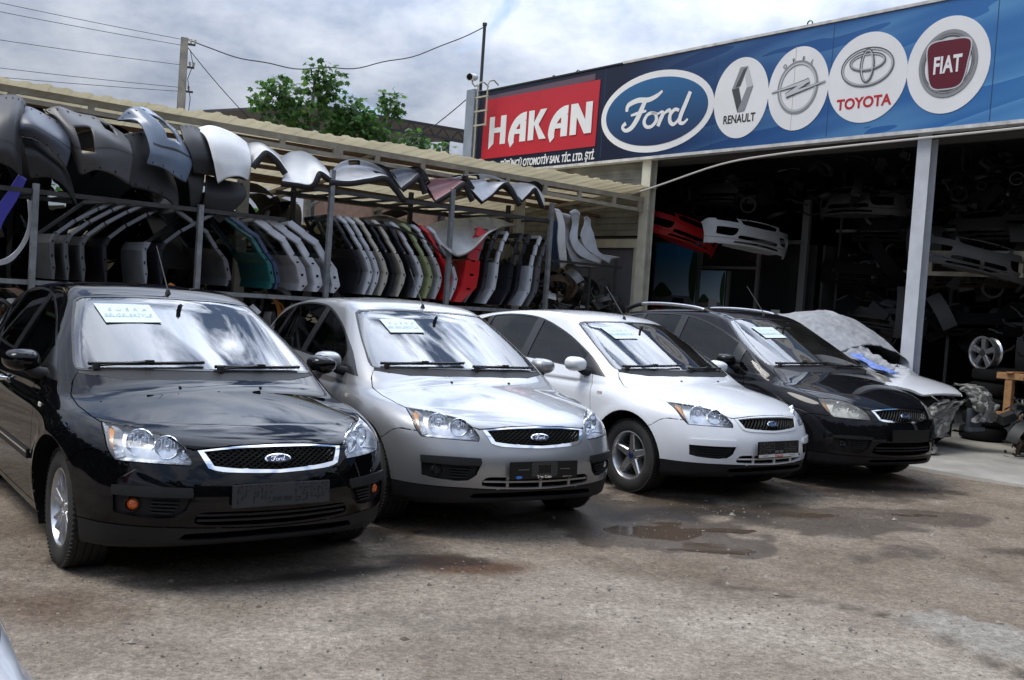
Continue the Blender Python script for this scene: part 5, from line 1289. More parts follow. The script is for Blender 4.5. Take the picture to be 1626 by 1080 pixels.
    for i in range(len(P)-1):
        p0=P[max(i-1,0)];p1=P[i];p2=P[i+1];p3=P[min(i+2,len(P)-1)]
        for k in range(5):
            u=k/5; S3.append(.5*((2*p1)+(-p0+p2)*u+(2*p0-5*p1+4*p2-p3)*u*u+(-p0+3*p1-3*p2+p3)*u**3))
    S3.append(P[-1]); mb=MB(); mb.tube(S3,.016,6); o=mb.build('sign_cable',mat('cable white',(.5,.48,.44),.5),None,smooth=True); o.location=o0; tag(o,'off-white cable drooping along the underside of the blue sign','cable')
extras()
# ---- fig tree behind the carport
def leaf(V,F,MI,c,s,d,up,k):
    d=d.normalized(); r=d.cross(up); r=r.normalized() if r.length>1e-3 else Vector((1,0,0)); n=r.cross(d)
    b=len(V)
    for x,y,z in ((0,0,0),(.28,.18,.04),(.52,.10,-.02),(.46,.48,.02),(.60,.80,-.06),(.25,.72,.03),(0,1.12,-.10),(-.25,.72,.03),(-.60,.80,-.06),(-.46,.48,.02),(-.52,.10,-.02),(-.28,.18,.04)):
        V.append(tuple(c+r*(x*s)+d*(y*s)+n*(z*s)))
    V.append(tuple(c+d*(.42*s)+n*(.05*s)))
    for i in range(12): F.append([b+i,b+(i+1)%12,b+12]); MI.append(k)
def fig_tree():
    rn=random.Random(5); t=yempty('fig_tree',4.05,8.1,0,0,'leafy fig tree with bare grey branches rising behind the carport roof','tree')
    br=MB(); base=Vector((0,0,0)); clusters=[]
    def P(x,y,z): return Vector((x-4.05,y-8.1,z))
    trunk=[P(4.05,8.1,0),P(4.0,8.1,2),P(3.95,8.1,4.2),P(3.93,8.1,5.4),P(3.97,8.05,6.5)]
    br.tube(trunk,[.13,.11,.08,.055,.02],8)
    limbs=[((3.95,8.1,4.2),(3.3,8.1,5.1),(2.75,8.0,5.65)),((3.95,8.1,4.6),(3.4,8.2,5.5),(3.15,8.1,5.95)),((3.93,8.1,5.2),(4.2,8.1,5.8),(4.35,8.0,6.35)),((3.95,8.1,4.2),(4.6,8.0,5.0),(5.0,8.0,5.75)),((4.6,8.0,5.0),(5.3,8.0,5.4),(5.55,8.1,5.55)),((4.0,8.1,3.6),(5.2,8.2,4.7),(5.9,8.1,5.2)),((5.2,8.2,4.7),(6.0,8.2,5.6),(6.12,8.2,6.15)),((4.0,8.1,3.4),(5.8,8.3,4.5),(6.9,8.3,5.25)),((5.8,8.3,4.5),(7.2,8.3,4.9),(7.9,8.3,5.1)),((3.95,8.1,4.0),(3.4,8.2,4.6),(3.1,8.0,4.95)),((3.95,8.1,4.4),(4.4,7.8,5.0),(4.7,7.8,5.3)),((5.2,8.2,4.7),(5.7,8.0,4.9),(6.4,8.0,4.95))]
    for a,b,c in limbs:
        br.tube([P(*a),P(*b),P(*c)],[.05,.03,.014],6); clusters.append((P(*c),.36)); clusters.append((P(*b).lerp(P(*c),.5),.30))
    clusters+= [(P(3.97,8.05,6.55),.26),(P(3.95,8.1,6.1),.30),(P(3.9,8.1,5.6),.42),(P(4.3,8.1,5.5),.45),(P(3.5,8.1,5.4),.32),(P(4.7,8.1,5.35),.42),(P(3.45,8.1,5.9),.22),(P(5.2,8.1,5.15),.36),(P(4.1,8.1,5.0),.42),(P(5.6,8.1,4.85),.34),(P(4.8,8.0,4.9),.4),(P(2.65,8.0,5.5),.25),(P(7.3,8.3,5.2),.3),(P(7.0,8.3,4.9),.3),(P(6.7,8.2,4.8),.3),(P(6.12,8.2,6.2),.28),(P(6.35,8.2,5.9),.15),(P(7.6,8.3,5.25),.25),(P(7.95,8.3,5.0),.22),(P(6.9,8.3,5.45),.26),(P(5.0,8.0,5.6),.3),(P(2.75,8.0,5.8),.22),(P(3.1,8.1,6.0),.2),(P(4.9,8.0,5.6),.42),(P(5.4,8.0,5.3),.40),(P(5.9,8.0,5.05),.38),(P(4.4,8.0,5.9),.36),(P(6.4,8.1,5.0),.34),(P(4.1,8.0,6.25),.3),(P(3.5,8.0,5.1),.34)]
    br.build('trunk',mat('fig bark',(.20,.18,.15),.9,noise=(8,.3)),t,smooth=True)
    V=[];F=[];MI=[]
    for c,r in clusters:
        n=int(56*(r/.35)**2)
        for _ in range(n):
            d=Vector((rn.gauss(0,1),rn.gauss(0,1),rn.gauss(0,1))).normalized(); p=c+d*r*rn.random()**.45; p.z+=.02
            ld=(d*.6+Vector((rn.gauss(0,.5),rn.gauss(0,.5),-.55+rn.gauss(0,.4)))); leaf(V,F,MI,p,.085+.075*rn.random(),ld,Vector((rn.gauss(0,.5),rn.gauss(0,.5),1)),rn.choice((0,0,1,2)))
    gs=[(.075,.18,.035),(.12,.26,.05),(.045,.115,.028)]
    ms=[]
    for i,g in enumerate(gs):
        m=translucent('fig leaf %s'%('mid','light','dark')[i],g,.5); m.node_tree.nodes['Principled BSDF'].inputs['Roughness'].default_value=.45; ms.append(m)
    mesh('crown',V,F,ms,t,fm=MI)
    # shrubs showing through under the carport roof
    for k,(x,y,w) in enumerate(((-1.0,7.6,2.0),(-4.0,7.6,1.8),(1.6,7.6,1.5))):
        V=[];F=[];MI=[]; o=yempty('shrub',x,y,0,0,('green shrub behind the boundary wall under the middle of the carport','green shrub behind the boundary wall at the far left of the carport','green shrub behind the boundary wall close to the fig tree')[k],'shrub')
        for _ in range(420):
            p=Vector((rn.uniform(-w/1.2,w/1.2),rn.uniform(-.5,.5),1.2+rn.random()**.7*2.0)); leaf(V,F,MI,p,.08+.08*rn.random(),Vector((rn.gauss(0,1),rn.gauss(0,1),rn.gauss(0,1)-.5)),Vector((0,.3,1)),rn.choice((0,1,2)))
        mesh('foliage',V,F,ms,o,fm=MI); mb=MB(); [mb.tube([(dx,0,0),(dx*1.4,0,1.6),(dx*2,.1,2.6)],[.03,.02,.01],6) for dx in (-.35,0,.4)]; mb.build('stems',mat('fig bark'),o)
fig_tree()
def shed():
    t=yempty('open_shed',8.2,16,0,0,'large dark open-sided shed with a trussed roof beyond the tree','shed')
    mb=MB(); V=[(4.6,0,7.35),(12.5,0,7.55),(12.5,9,8.1),(4.6,9,8.1),(4.6,0,7.25),(12.5,0,7.45),(12.5,9,8.0),(4.6,9,8.0)]
    mb.add([(x-4.6+.0,y,z) for x,y,z in V],[(0,1,2,3),(7,6,5,4),(0,4,5,1),(1,5,6,2),(2,6,7,3),(3,7,4,0)]); mb.build('roof',mat('dark sheet',(.03,.03,.032),.6),t)
    mb=MB()
    for y in (0,4.5,9):
        mb.bar((0,y,6.95),(7.9,y,7.1),.1,.1)
        for i in range(12): x=0+i*.66; mb.bar((x,y,7.0),(x+.35,y,7.4),.04,.04); mb.bar((x+.35,y,7.4),(x+.71,y,7.0),.04,.04)
    mb.build('trusses',M_dark,t)
    for x in (.1,2.6,5.2,7.8):
        mb=MB(); mb.box((x,.1,3.5),(.18,.18,7.0)); mb.build('post',M_dark,t)
    mb=MB(); mb.box((4.0,.3,2.95),(7.8,.2,5.9)); mb.build('wall',mat('shed brick',(.30,.19,.14),.9,noise=(6,.2)),t)
    mb=MB()
    for i in range(9): mb.bar((.3+i*.9,.25,5.85),(.3+i*.9,.25,6.6),.04,.04)
    mb.bar((.1,.25,6.55),(7.8,.25,6.6),.05,.05); mb.build('railing',M_frl,t)
shed()
SHELLS=[
('bumper_cover',[[(-4.218,0.5,3.541),(-4.064,0.4,3.583),(-3.935,0.3,3.58),(-3.879,0.2,3.494)],[(-4.31,0,3.23),(-4.174,-0.1,3.244),(-4.056,-0.1,3.264),(-3.968,0,3.186)],[(-4.337,-0.2,2.881),(-4.18,-0.25,2.901),(-4.086,-0.25,2.857),(-3.978,-0.15,2.764)],[(-4.322,-0.15,2.773),(-4.187,-0.2,2.717),(-4.087,-0.2,2.681),(-3.953,-0.1,2.61)]],'pl_char','charcoal bumper cover at the far left end of the shelf, cut by the photo edge','bumper',(),'bumpers piled along the upper shelf'),
('bumper_cover',[[(-3.929,0.15,3.102),(-3.781,0.1,3.076),(-3.608,0.1,2.983),(-3.458,0.1,2.838)],[(-3.921,0,2.899),(-3.754,-0.05,2.891),(-3.568,-0.05,2.798),(-3.405,0,2.672)],[(-3.847,0,2.615),(-3.631,-0.05,2.64),(-3.456,-0.05,2.542),(-3.311,0,2.364)]],'pl_dark','dark grey wheel-arch moulding hanging below the blue-grey bumper beside the left post','bumper',(),'bumpers piled along the upper shelf'),
('bumper_cover',[[(-3.994,0.35,3.453),(-3.819,0.3,3.474),(-3.616,0.25,3.395),(-3.452,0.2,3.311)],[(-4.015,0.05,3.285),(-3.869,-0.05,3.285),(-3.642,-0.1,3.185),(-3.434,0,3.13)],[(-4.02,-0.05,3.173),(-3.875,-0.15,3.173),(-3.663,-0.2,3.07),(-3.447,-0.1,2.962)],[(-3.997,0,3.081),(-3.844,-0.1,3.065),(-3.658,-0.15,2.942),(-3.476,-0.08,2.785)]],'pl_blue','smooth blue-grey bumper end hanging from the shelf second from the left','bumper',(),'bumpers piled along the upper shelf'),
('bumper_cover',[[(-2.86,0.3,3.261),(-2.636,0.3,3.355),(-2.403,0.3,3.362),(-2.079,0.3,2.933)],[(-2.784,0.15,3.031),(-2.557,0.15,3.064),(-2.287,0.15,2.956),(-2.045,0.15,2.66)],[(-2.669,0.1,2.67),(-2.436,0.1,2.64),(-2.195,0.1,2.566),(-2.042,0.1,2.414)]],'pl_dark','dark bumper end tucked under the steel-blue bumper','bumper',(),'bumpers piled along the upper shelf'),
('bumper_cover',[[(-3.631,0.4,3.479),(-3.495,0.35,3.544),(-3.258,0.4,3.51),(-2.984,0.4,3.486),(-2.638,0.3,3.286)],[(-3.543,0.25,3.384),(-3.439,0,3.242),(-3.23,-0.05,3.271),(-2.99,-0.05,3.233),(-2.667,0.1,3.138)],[(-3.413,0.15,3.107),(-3.376,-0.1,2.972),(-3.217,-0.2,2.974),(-2.981,-0.15,3.027),(-2.68,0,3.003)],[(-3.327,0.1,2.841),(-3.32,-0.1,2.721),(-3.178,-0.2,2.786),(-2.978,-0.18,2.765),(-2.74,-0.08,2.677)]],'pl_grey','warm grey bumper with a rectangular fog lamp opening and a curved crease','bumper',((0.33, 0.53, 0.28, 0.64), (0.72, 0.86, 0.06, 0.2)),'bumpers piled along the upper shelf'),
('bumper_cover',[[(-1.983,0.4,3.558),(-1.86,0.4,3.597),(-1.732,0.4,3.575),(-1.616,0.4,3.495)],[(-2.026,0.1,3.346),(-1.875,0.1,3.384),(-1.733,0.1,3.361),(-1.654,0.1,3.252)],[(-1.97,-0.02,3.137),(-1.848,-0.02,3.155),(-1.708,-0.02,3.145),(-1.618,-0.02,3.067)],[(-1.92,0,2.937),(-1.797,0,2.93),(-1.665,0,2.936),(-1.584,0,2.846)]],'pl_black','matt black bumper wedged between the steel-blue bumper and the white panel','bumper',(),'bumpers piled along the upper shelf'),
('bumper_cover',[[(-2.752,0.5,3.515),(-2.62,0.4,3.683),(-2.402,0.35,3.692),(-2.048,0.3,3.479)],[(-2.591,0.2,3.498),(-2.438,0.05,3.452),(-2.22,0,3.424),(-1.984,0.1,3.248)],[(-2.512,-0.05,3.172),(-2.388,-0.1,3.129),(-2.188,-0.12,3.099),(-1.94,0,3.069)],[(-2.535,-0.05,2.961),(-2.348,-0.1,2.927),(-2.168,-0.12,2.833),(-2.03,-0.05,2.796)]],'pl_steel','steel-blue bumper arching over the shelf with a torn lamp opening','bumper',((0.5, 0.74, 0.16, 0.46),),'bumpers piled along the upper shelf'),
('bumper_cover',[[(-2.008,0.1,3.021),(-1.884,0.1,3.008),(-1.726,0.1,2.969)],[(-1.953,0.05,2.787),(-1.858,0.05,2.739),(-1.765,0.05,2.735)],[(-1.894,0.08,2.481),(-1.804,0.08,2.536),(-1.754,0.08,2.647)]],'pl_dark','narrow dark plastic strip hanging below the matt black bumper','bumper',(),'bumpers piled along the upper shelf'),
('bumper_cover',[[(-1.709,0.1,2.941),(-1.468,0.1,2.912),(-1.206,0.1,2.899)],[(-1.743,0.02,2.691),(-1.52,0.02,2.658),(-1.191,0.02,2.696)],[(-1.749,0.06,2.526),(-1.632,0.06,2.418),(-1.509,0.06,2.33)]],'pl_black','dark angular bumper corner dangling under the white panel','bumper',(),'bumpers piled along the upper shelf'),
('bonnet',[[(-1.736,0.5,3.574),(-1.556,0.4,3.636),(-1.28,0.35,3.58),(-1.088,0.3,3.473)],[(-1.749,0.1,3.431),(-1.663,0,3.391),(-1.391,0,3.372),(-1.14,0.05,3.305)],[(-1.723,-0.1,3.15),(-1.634,-0.15,3.129),(-1.411,-0.15,3.13),(-1.193,-0.1,3.118)],[(-1.655,-0.15,2.824),(-1.548,-0.2,2.909),(-1.391,-0.2,2.949),(-1.219,-0.1,2.92)]],'p_white','large glossy white bonnet hanging down over the front of the shelf','bonnet',(),'bonnets lying on the upper shelf'),
('bonnet',[[(-0.941,0.633,3.441),(-0.905,0.628,3.519),(-0.749,0.611,3.549),(-0.604,0.594,3.495),(-0.472,0.579,3.424)],[(-1.013,0.4,3.285),(-0.96,0.4,3.389),(-0.81,0.4,3.475),(-0.64,0.4,3.404),(-0.49,0.4,3.287)],[(-1.156,0,3.134),(-1.071,0,3.25),(-0.948,0,3.367),(-0.769,0,3.286),(-0.607,0,3.118)]],'p_white','small white bonnet with a dark hollow underside left of the cream column','bonnet',(),'bonnets lying on the upper shelf'),
('bonnet',[[(-0.477,0.579,3.358),(-0.304,0.559,3.481),(-0.115,0.538,3.515),(0.065,0.517,3.452),(0.224,0.499,3.343)],[(-0.514,0.3,3.156),(-0.349,0.3,3.227),(-0.178,0.3,3.251),(-0.016,0.3,3.323),(0.176,0.3,3.249)],[(-0.714,-0.05,2.986),(-0.479,-0.05,2.985),(-0.275,-0.05,2.998),(-0.167,-0.05,3.191),(0.041,-0.05,3.12)]],'p_white','white bonnet with a pointed nose lying left of the tall grey post','bonnet',(),'bonnets lying on the upper shelf'),
('bonnet',[[(0.298,0.49,3.247),(0.475,0.47,3.443),(0.759,0.437,3.512),(1.084,0.4,3.443),(1.309,0.374,3.273)],[(0.277,0.4,3.185),(0.469,0.4,3.309),(0.773,0.4,3.373),(1.139,0.394,3.366),(1.419,0.361,3.16)],[(0.006,-0.05,3.098),(0.321,-0.05,3.117),(0.641,-0.05,3.198),(0.972,-0.05,3.259),(1.32,-0.05,2.968)]],'p_silver','upturned silver-white bonnet showing its pierced inner frame right of the tall grey post','bonnet',((0.35, 0.5, 0.02, 0.3), (0.62, 0.78, 0.52, 0.78)),'bonnets lying on the upper shelf'),
('bonnet',[[(1.249,0.381,3.418),(1.512,0.351,3.482),(1.748,0.323,3.436),(1.869,0.309,3.288)],[(1.346,0.37,3.3),(1.545,0.347,3.383),(1.762,0.322,3.433),(1.895,0.307,3.228)],[(1.23,0,3.138),(1.378,0,3.256),(1.554,0,3.388),(1.713,0,3.116)]],'p_grey','mid grey bonnet between the silver-white one and the pink one','bonnet',(),'bonnets lying on the upper shelf'),
('bonnet',[[(1.822,0.315,3.329),(2.175,0.274,3.415),(2.502,0.236,3.427),(2.679,0.216,3.285)],[(1.95,0.3,3.199),(2.211,0.27,3.301),(2.53,0.233,3.416),(2.725,0.211,3.23)],[(1.862,0,3.019),(2.112,0,3.183),(2.395,0,3.368),(2.613,0,3.113)]],'p_pink','faded pink bonnet on the shelf above the red door','bonnet',(),'bonnets lying on the upper shelf'),
('bonnet',[[(2.323,0.257,3.433),(2.66,0.218,3.54),(3.054,0.173,3.566),(3.348,0.139,3.512)],[(2.59,0.227,3.366),(2.784,0.204,3.389),(3.147,0.162,3.487),(3.504,0.121,3.407)],[(2.771,0,3.108),(2.945,0,3.236),(3.253,0,3.478),(3.587,0,3.153)]],'p_silver','grey pierced bonnet frame between the pink bonnet and the last white one','bonnet',((0.15, 0.45, 0.03, 0.28), (0.52, 0.78, 0.25, 0.55)),'bonnets lying on the upper shelf'),
('bonnet',[[(3.366,0.137,3.47),(3.643,0.105,3.523),(3.9,0.075,3.505),(4.079,0.055,3.375)],[(3.508,0.121,3.358),(3.709,0.098,3.444),(3.917,0.074,3.492),(4.11,0.051,3.302)],[(3.581,0,3.221),(3.701,-0,3.34),(3.862,-0,3.459),(4.083,0,3.171)]],'p_white','last white bonnet at the right end of the upper shelf','bonnet',(),'bonnets lying on the upper shelf'),
('bonnet',[[(1.992,0.5,2.594),(2.272,0.5,2.747),(2.806,0.5,2.863),(3.368,0.5,2.935),(3.902,0.5,2.858)],[(1.964,0.2,2.494),(2.248,0.2,2.568),(2.66,0.2,2.632),(3.086,0.2,2.71),(3.365,0.2,2.787)],[(2.142,-0.12,2.257),(2.305,-0.12,2.219),(2.532,-0.12,2.332),(2.781,-0.12,2.592),(2.897,-0.12,2.67)]],'p_dull','dented silver roof panel thrown over the tops of the red door and its neighbours','panel',(),''),
('bonnet',[[(0.903,0.6,2.672),(1.233,0.383,2.725),(1.795,0.6,2.671),(2.123,0.6,2.536)],[(0.819,0.3,2.612),(1.24,0.3,2.655),(1.659,0.3,2.559),(2.158,0.3,2.394)],[(0.755,0.02,2.556),(1.148,0.02,2.551),(1.731,0.02,2.425),(2.334,0.02,2.055)]],'pl_black','black rubbery panel draped over the middle doors beside the silver roof panel','panel',(),''),
('fender',[[(4.326,0.027,3.18),(4.412,0.017,3.17),(4.476,0.01,3.127)],[(4.419,0,2.924),(4.486,0,2.931),(4.567,0,2.919)],[(4.433,0,2.63),(4.527,0,2.638),(4.601,0,2.645)],[(4.616,0.1,2.227),(4.686,0.1,2.213),(4.775,0.1,2.279)]],'p_white','narrow white fender seen edge-on, first of the hanging fenders','fender',(),'bare fenders hanging at the right end of the rack'),
('fender',[[(4.478,0.009,3.098),(4.589,-0.004,3.09),(4.668,-0.013,3.078)],[(4.74,0.2,2.9),(4.795,0.2,2.905),(4.836,0.2,2.909)],[(4.704,0.1,2.655),(4.784,0.1,2.622),(4.84,0.1,2.607)],[(4.926,0.1,2.291),(4.975,0.1,2.355),(5.027,0.1,2.4)],[(5.238,0.1,2.263),(5.259,0.1,2.337),(5.281,0.1,2.4)],[(5.63,0.15,2.292),(5.649,0.15,2.387),(5.66,0.15,2.429)]],'p_prim','grey crescent fender hanging second from the left, lowest curve','fender',(),'bare fenders hanging at the right end of the rack'),
('fender',[[(4.657,-0.011,3.146),(4.776,-0.025,3.199),(4.868,-0.036,3.139)],[(4.787,0.05,2.962),(4.869,0.05,2.97),(4.929,0.05,2.977)],[(4.709,0,2.715),(4.82,0,2.705),(4.888,-0,2.711)],[(4.868,0,2.489),(4.974,0,2.538),(5.053,0,2.585)],[(5.129,0,2.389),(5.181,0,2.434),(5.261,0,2.481)],[(5.526,0.05,2.337),(5.575,0.05,2.424),(5.628,0.05,2.479)]],'p_prim','pale grey crescent fender hanging third from the left','fender',(),'bare fenders hanging at the right end of the rack'),
('fender',[[(5.038,0.05,3.099),(5.021,-0.053,3.115),(5.209,0.05,3.076)],[(5.017,0,2.964),(5.1,0,2.973),(5.188,0,2.941)],[(4.965,0,2.778),(5.094,0,2.75),(5.254,0,2.846)],[(5.081,0,2.587),(5.191,0,2.617),(5.308,0,2.729)],[(5.348,0,2.467),(5.432,0,2.495),(5.458,-0,2.517)],[(5.758,0.05,2.355),(5.808,0.05,2.442),(6.014,0.05,2.479)]],'p_prim','pale grey fender hanging furthest right above the dark heap','fender',(),'bare fenders hanging at the right end of the rack'),
('fender',[[(4.536,0.3,3.001),(4.59,0.3,3.007),(4.657,0.3,3.013)],[(4.583,0.3,2.644),(4.65,0.3,2.65),(4.732,0.3,2.658)],[(4.62,0.3,2.245),(4.718,0.3,2.222),(4.799,0.3,2.228)]],'p_navy','dark blue fender hanging behind the narrow white one','fender',(),'bare fenders hanging at the right end of the rack'),
('trim_piece',[[(-3.965,0,2.65),(-3.881,0,2.602)],[(-4.077,0,2.43),(-3.966,0,2.37)],[(-4.187,0,2.213),(-4.09,0,2.121)],[(-4.206,0,2.036),(-4.138,0,1.984)]],'p_purple','violet-blue window frame leaning at the far left edge','door frame',(),''),
('trim_piece',[[(-3.851,0.05,2.37),(-3.809,0.05,2.36)],[(-3.828,0.05,2.15),(-3.793,0.05,2.138)],[(-3.854,0.05,1.968),(-3.818,0.05,1.927)],[(-3.929,0.05,1.797),(-3.9,0.05,1.755)],[(-4.033,0.05,1.685),(-4.004,0.05,1.628)],[(-4.139,0.05,1.632),(-4.136,0.05,1.574)]],'p_silver','curved silver door frame loop at the far left between the posts','door frame',(),''),
]
DP=dict(left=[(0.000,1.463),(-0.025,1.621),(-0.045,1.741),(-0.055,1.892),(0.000,2.003),(0.210,2.177),(0.470,2.344),(0.693,2.471)],mid=[(0.000,1.521),(0.050,1.720),(0.072,1.855),(0.003,2.027),(-0.112,2.194),(-0.238,2.359),(-0.362,2.521),(-0.479,2.600)],right=[(0.000,1.498),(0.130,1.746),(0.160,1.941),(0.172,2.159),(0.232,2.357),(0.294,2.531),(0.375,2.672)],cen=[(0.000,1.514),(0.019,1.619),(-0.048,1.854),(-0.174,1.993),(-0.303,2.189),(-0.523,2.314),(-0.722,2.439)])
DX=dict(left=[-3.481, -3.325, -3.141, -2.878, -2.391, -2.195],mid=[0.771, 0.892, 1.044, 1.35, 1.669, 1.854, 2.029, 2.202, 2.324],right=[2.211, 2.594, 2.79, 3.005, 3.318, 3.478, 3.754, 3.902],cen=[-1.329, -0.704, -0.618, -0.268, -0.032, 0.244])
# ================================================================== things on the rack
RM=dict(pl_char=mat('charcoal plastic',(.028,.028,.032),.5,noise=(5,.2,6)),pl_dark=mat('dark plastic',(.014,.014,.016),.5,noise=(5,.3)),pl_blue=mat('blue grey plastic',(.06,.07,.095),.42,noise=(3,.2,6)),
 pl_grey=mat('warm grey plastic',(.05,.048,.05),.45,noise=(4,.15,6)),pl_steel=mat('steel blue paint',(.11,.15,.215),.35,coat=.4,noise=(3,.15)),pl_black=mat('matt black plastic',(.008,.008,.010),.5),
 p_white=mat('old white paint',(.60,.61,.62),.6,coat=.0,noise=(2.5,.10,6)),p_silver=mat('scuffed silver',(.48,.49,.52),.35,metal=.35,noise=(5,.2,6)),p_grey=mat('mid grey paint',(.20,.21,.24),.35,coat=.5,noise=(3,.15)),
 p_pink=mat('faded pink paint',(.34,.19,.20),.4,coat=.3,noise=(2.5,.2,6)),p_dull=mat('dull silver panel',(.34,.34,.335),.42,metal=.3,noise=(3,.3,8)),p_prim=mat('primer grey',(.46,.48,.52),.5,noise=(4,.15,6)),
 p_navy=mat('navy paint',(.035,.055,.11),.35,coat=.5),p_purple=mat('violet blue paint',(.05,.045,.32),.35,coat=.5),p_cream=mat('cream paint',(.50,.42,.28),.5,noise=(3,.2)),
 p_red=mat('red paint',(.50,.008,.012),.35,coat=.6,noise=(3,.15)),p_teal=mat('teal paint',(.015,.105,.11),.4,coat=.5),p_olive=mat('olive paint',(.26,.30,.15),.4,coat=.4),p_beige=mat('beige silver paint',(.46,.44,.38),.4,metal=.2),p_dk=mat('dark grey door paint',(.085,.088,.095),.4,coat=.4,noise=(4,.2)),p_dk2=mat('black door paint',(.012,.012,.018),.3,coat=.6))
HDK=mat('inner frame dark',(.02,.02,.022),.7)
def cr4(P,t):
    n=len(P)-1; s=min(int(t*n),n-1) if n>0 else 0; u=t*n-s
    p1,p2=P[s],P[s+1]; p0=P[s-1] if s>0 else 2*p1-p2; p3=P[s+2] if s+2<=n else 2*p2-p1
    return .5*((2*p1)+(-p0+p2)*u+(2*p0-5*p1+4*p2-p3)*u*u+(-p0+3*p1-3*p2+p3)*u**3)
def shell(name,rows,m,label,cat,holes,grp,N=40,th=.014):
    Rw=[[np.array(p) for p in r] for r in rows]; a=np.array([p for r in Rw for p in r]); c=a.mean(0); c[2]=a[:,2].min()
    M_=max(8,int(N*.7)); V=[]
    for j in range(M_+1):
        t=j/M_; 
        for i in range(N+1):
            col=[cr4(r,i/N) for r in Rw]; p=cr4(col,t); V.append(p-c)
    F=[];MI=[]
    for j in range(M_):
        for i in range(N):
            u,v=(i+.5)/N,(j+.5)/M_
            if any(h[0]<u<h[1] and h[2]<v<h[3] for h in holes): continue
            F.append([j*(N+1)+i,(j+1)*(N+1)+i,(j+1)*(N+1)+i+1,j*(N+1)+i+1]); MI.append(1 if cat in('bumper','fender') and ((j==1 and i%6==2) or (j==M_-2 and i%9==4)) else (1 if cat=='bumper' and j==int(.62*M_) and i>N*.25 and i%2==0 and False else (2 if cat=='bumper' and j==int(.60*M_) and i>5 else 0)))
    o=mesh(name,V,F,[m,MT['gap'],RM['pl_dark'],HDK],None,smooth=True,fm=MI); o.location=Y_(*c); o.rotation_euler=(0,0,YA); tag(o,label,cat,grp or None)
    md=o.modifiers.new('thickness','SOLIDIFY'); md.thickness=.085 if cat=='bonnet' else th; md.offset=-1; md.material_offset=3; md.material_offset_rim=3 if cat=='bonnet' else 0
    return o
for nm,rows,mk,lab,cat,holes,grp in SHELLS: shell({'bonnet':'bonnet'}.get(nm,nm) if cat!='panel' else 'body_panel',rows,RM[mk],lab,cat,holes,grp,th=.035 if cat=='bonnet' else .028)
def door(path,x,mk,label,grp,belt,t=.085,y0=.03,y1=.98,lean=0,top=True,skin=None,kindname='car_door_shell'):
    root=yempty(kindname,x,y0,path[0][1],0,label,'car door',grp); z0=path[0][1]; m=RM[mk]; sk=RM[skin] if skin else m
    P=[(p[0],p[1]-z0) for p in path]; b=belt-z0
    lo=[p for p in P if p[1]<b]; 
    for i in range(len(P)-1):
        if P[i][1]<b<=P[i+1][1]:
            f=(b-P[i][1])/(P[i+1][1]-P[i][1]); xb=P[i][0]+f*(P[i+1][0]-P[i][0]); lo.append((xb,b)); up=[(xb,b)]+P[i+1:]; break
    mb=MB(); n=len(lo); D=y1-y0; V=[];F=[];MI=[]
    for (xx,zz) in lo:
        w=t*(.55 if zz<.04 else 1)
        for (ax,ay) in ((xx-.0,.03),(xx+.012,0),(xx+w-.012,0),(xx+w,.03),(xx+w+lean,D),(xx+lean,D)): V.append((ax,ay,zz))
    for i in range(n-1):
        for k in range(6): F.append([i*6+k,i*6+(k+1)%6,(i+1)*6+(k+1)%6,(i+1)*6+k]); MI.append(1 if k==5 else 0)
    F.append([0,5,4,3,2,1]); F.append([(n-1)*6+k for k in range(6)]); MI+=[0,0]
    mesh('panel',V,F,[m,sk],root,smooth=False,fm=MI)
    if top and len(up)>1:
        mb=MB()
        for a,c in zip(up[:-1],up[1:]): mb.bar((a[0]+t*.45,.025,a[1]),(c[0]+t*.40,.05,c[1]),.055,t*.62,up=(1,0,.3))
        e=up[-1]; s=up[0]
        mb.bar((s[0]+t*.5+lean,D-.03,s[1]),(e[0]*.75+s[0]*.25+t*.5+lean,D-.06,e[1]-.02),.05,.04,up=(1,0,0)); mb.bar((e[0]+t*.4,.05,e[1]),(e[0]*.75+s[0]*.25+t*.5+lean,D-.06,e[1]-.02),.05,.045,up=(1,0,0))
        mb.build('window_frame',m,root,bevel=.006)
        if rng.rand()<.45 and y0<1:
            q=[(p[0]+t*.42,.06,p[1]) for p in up]+[(e[0]*.75+s[0]*.25+t*.5+lean,D-.07,e[1]-.03),(s[0]+t*.5+lean,D-.05,s[1])]
            mesh('window_glass',q,[list(range(len(q)))],MT['sideglass'],root)
    root.rotation_euler.z+=rng.uniform(-.05,.05)
    hb=MB()
    for f in (.22,.5,.8):
        k=f*(n-1); i=min(int(k),n-2); u=k-i; xx=lo[i][0]*(1-u)+lo[i+1][0]*u; zz=lo[i][1]*(1-u)+lo[i+1][1]*u; hb.box((xx+t*.5,-.002,zz),(t*.22,.008,.035 if f==.5 else .022))
    hb.build('hinge_holes',MT['gap'],root)
    return root
ORD=['first','second','third','fourth','fifth','sixth','seventh','eighth','ninth']
for i,(x,mk) in enumerate(zip(DX['left'],('p_dk','p_dk','p_dk','p_dk2','p_grey','p_dk2'))):
    door(DP['left'],x-.07,mk,['%s grey door from the left, its frame leaning right under the bumpers'%ORD[0],'second door from the left in the leaning stack over the black car','third leaning door over the black car, with a pale edge','black leaning door, fourth in the stack over the black car','blue-grey door panel directly left of the black car aerial','black door just right of the black car aerial'][i],'car doors standing on the lower shelf',2.0,t=.07,lean=-.02,y1=.8,top=(i!=4))
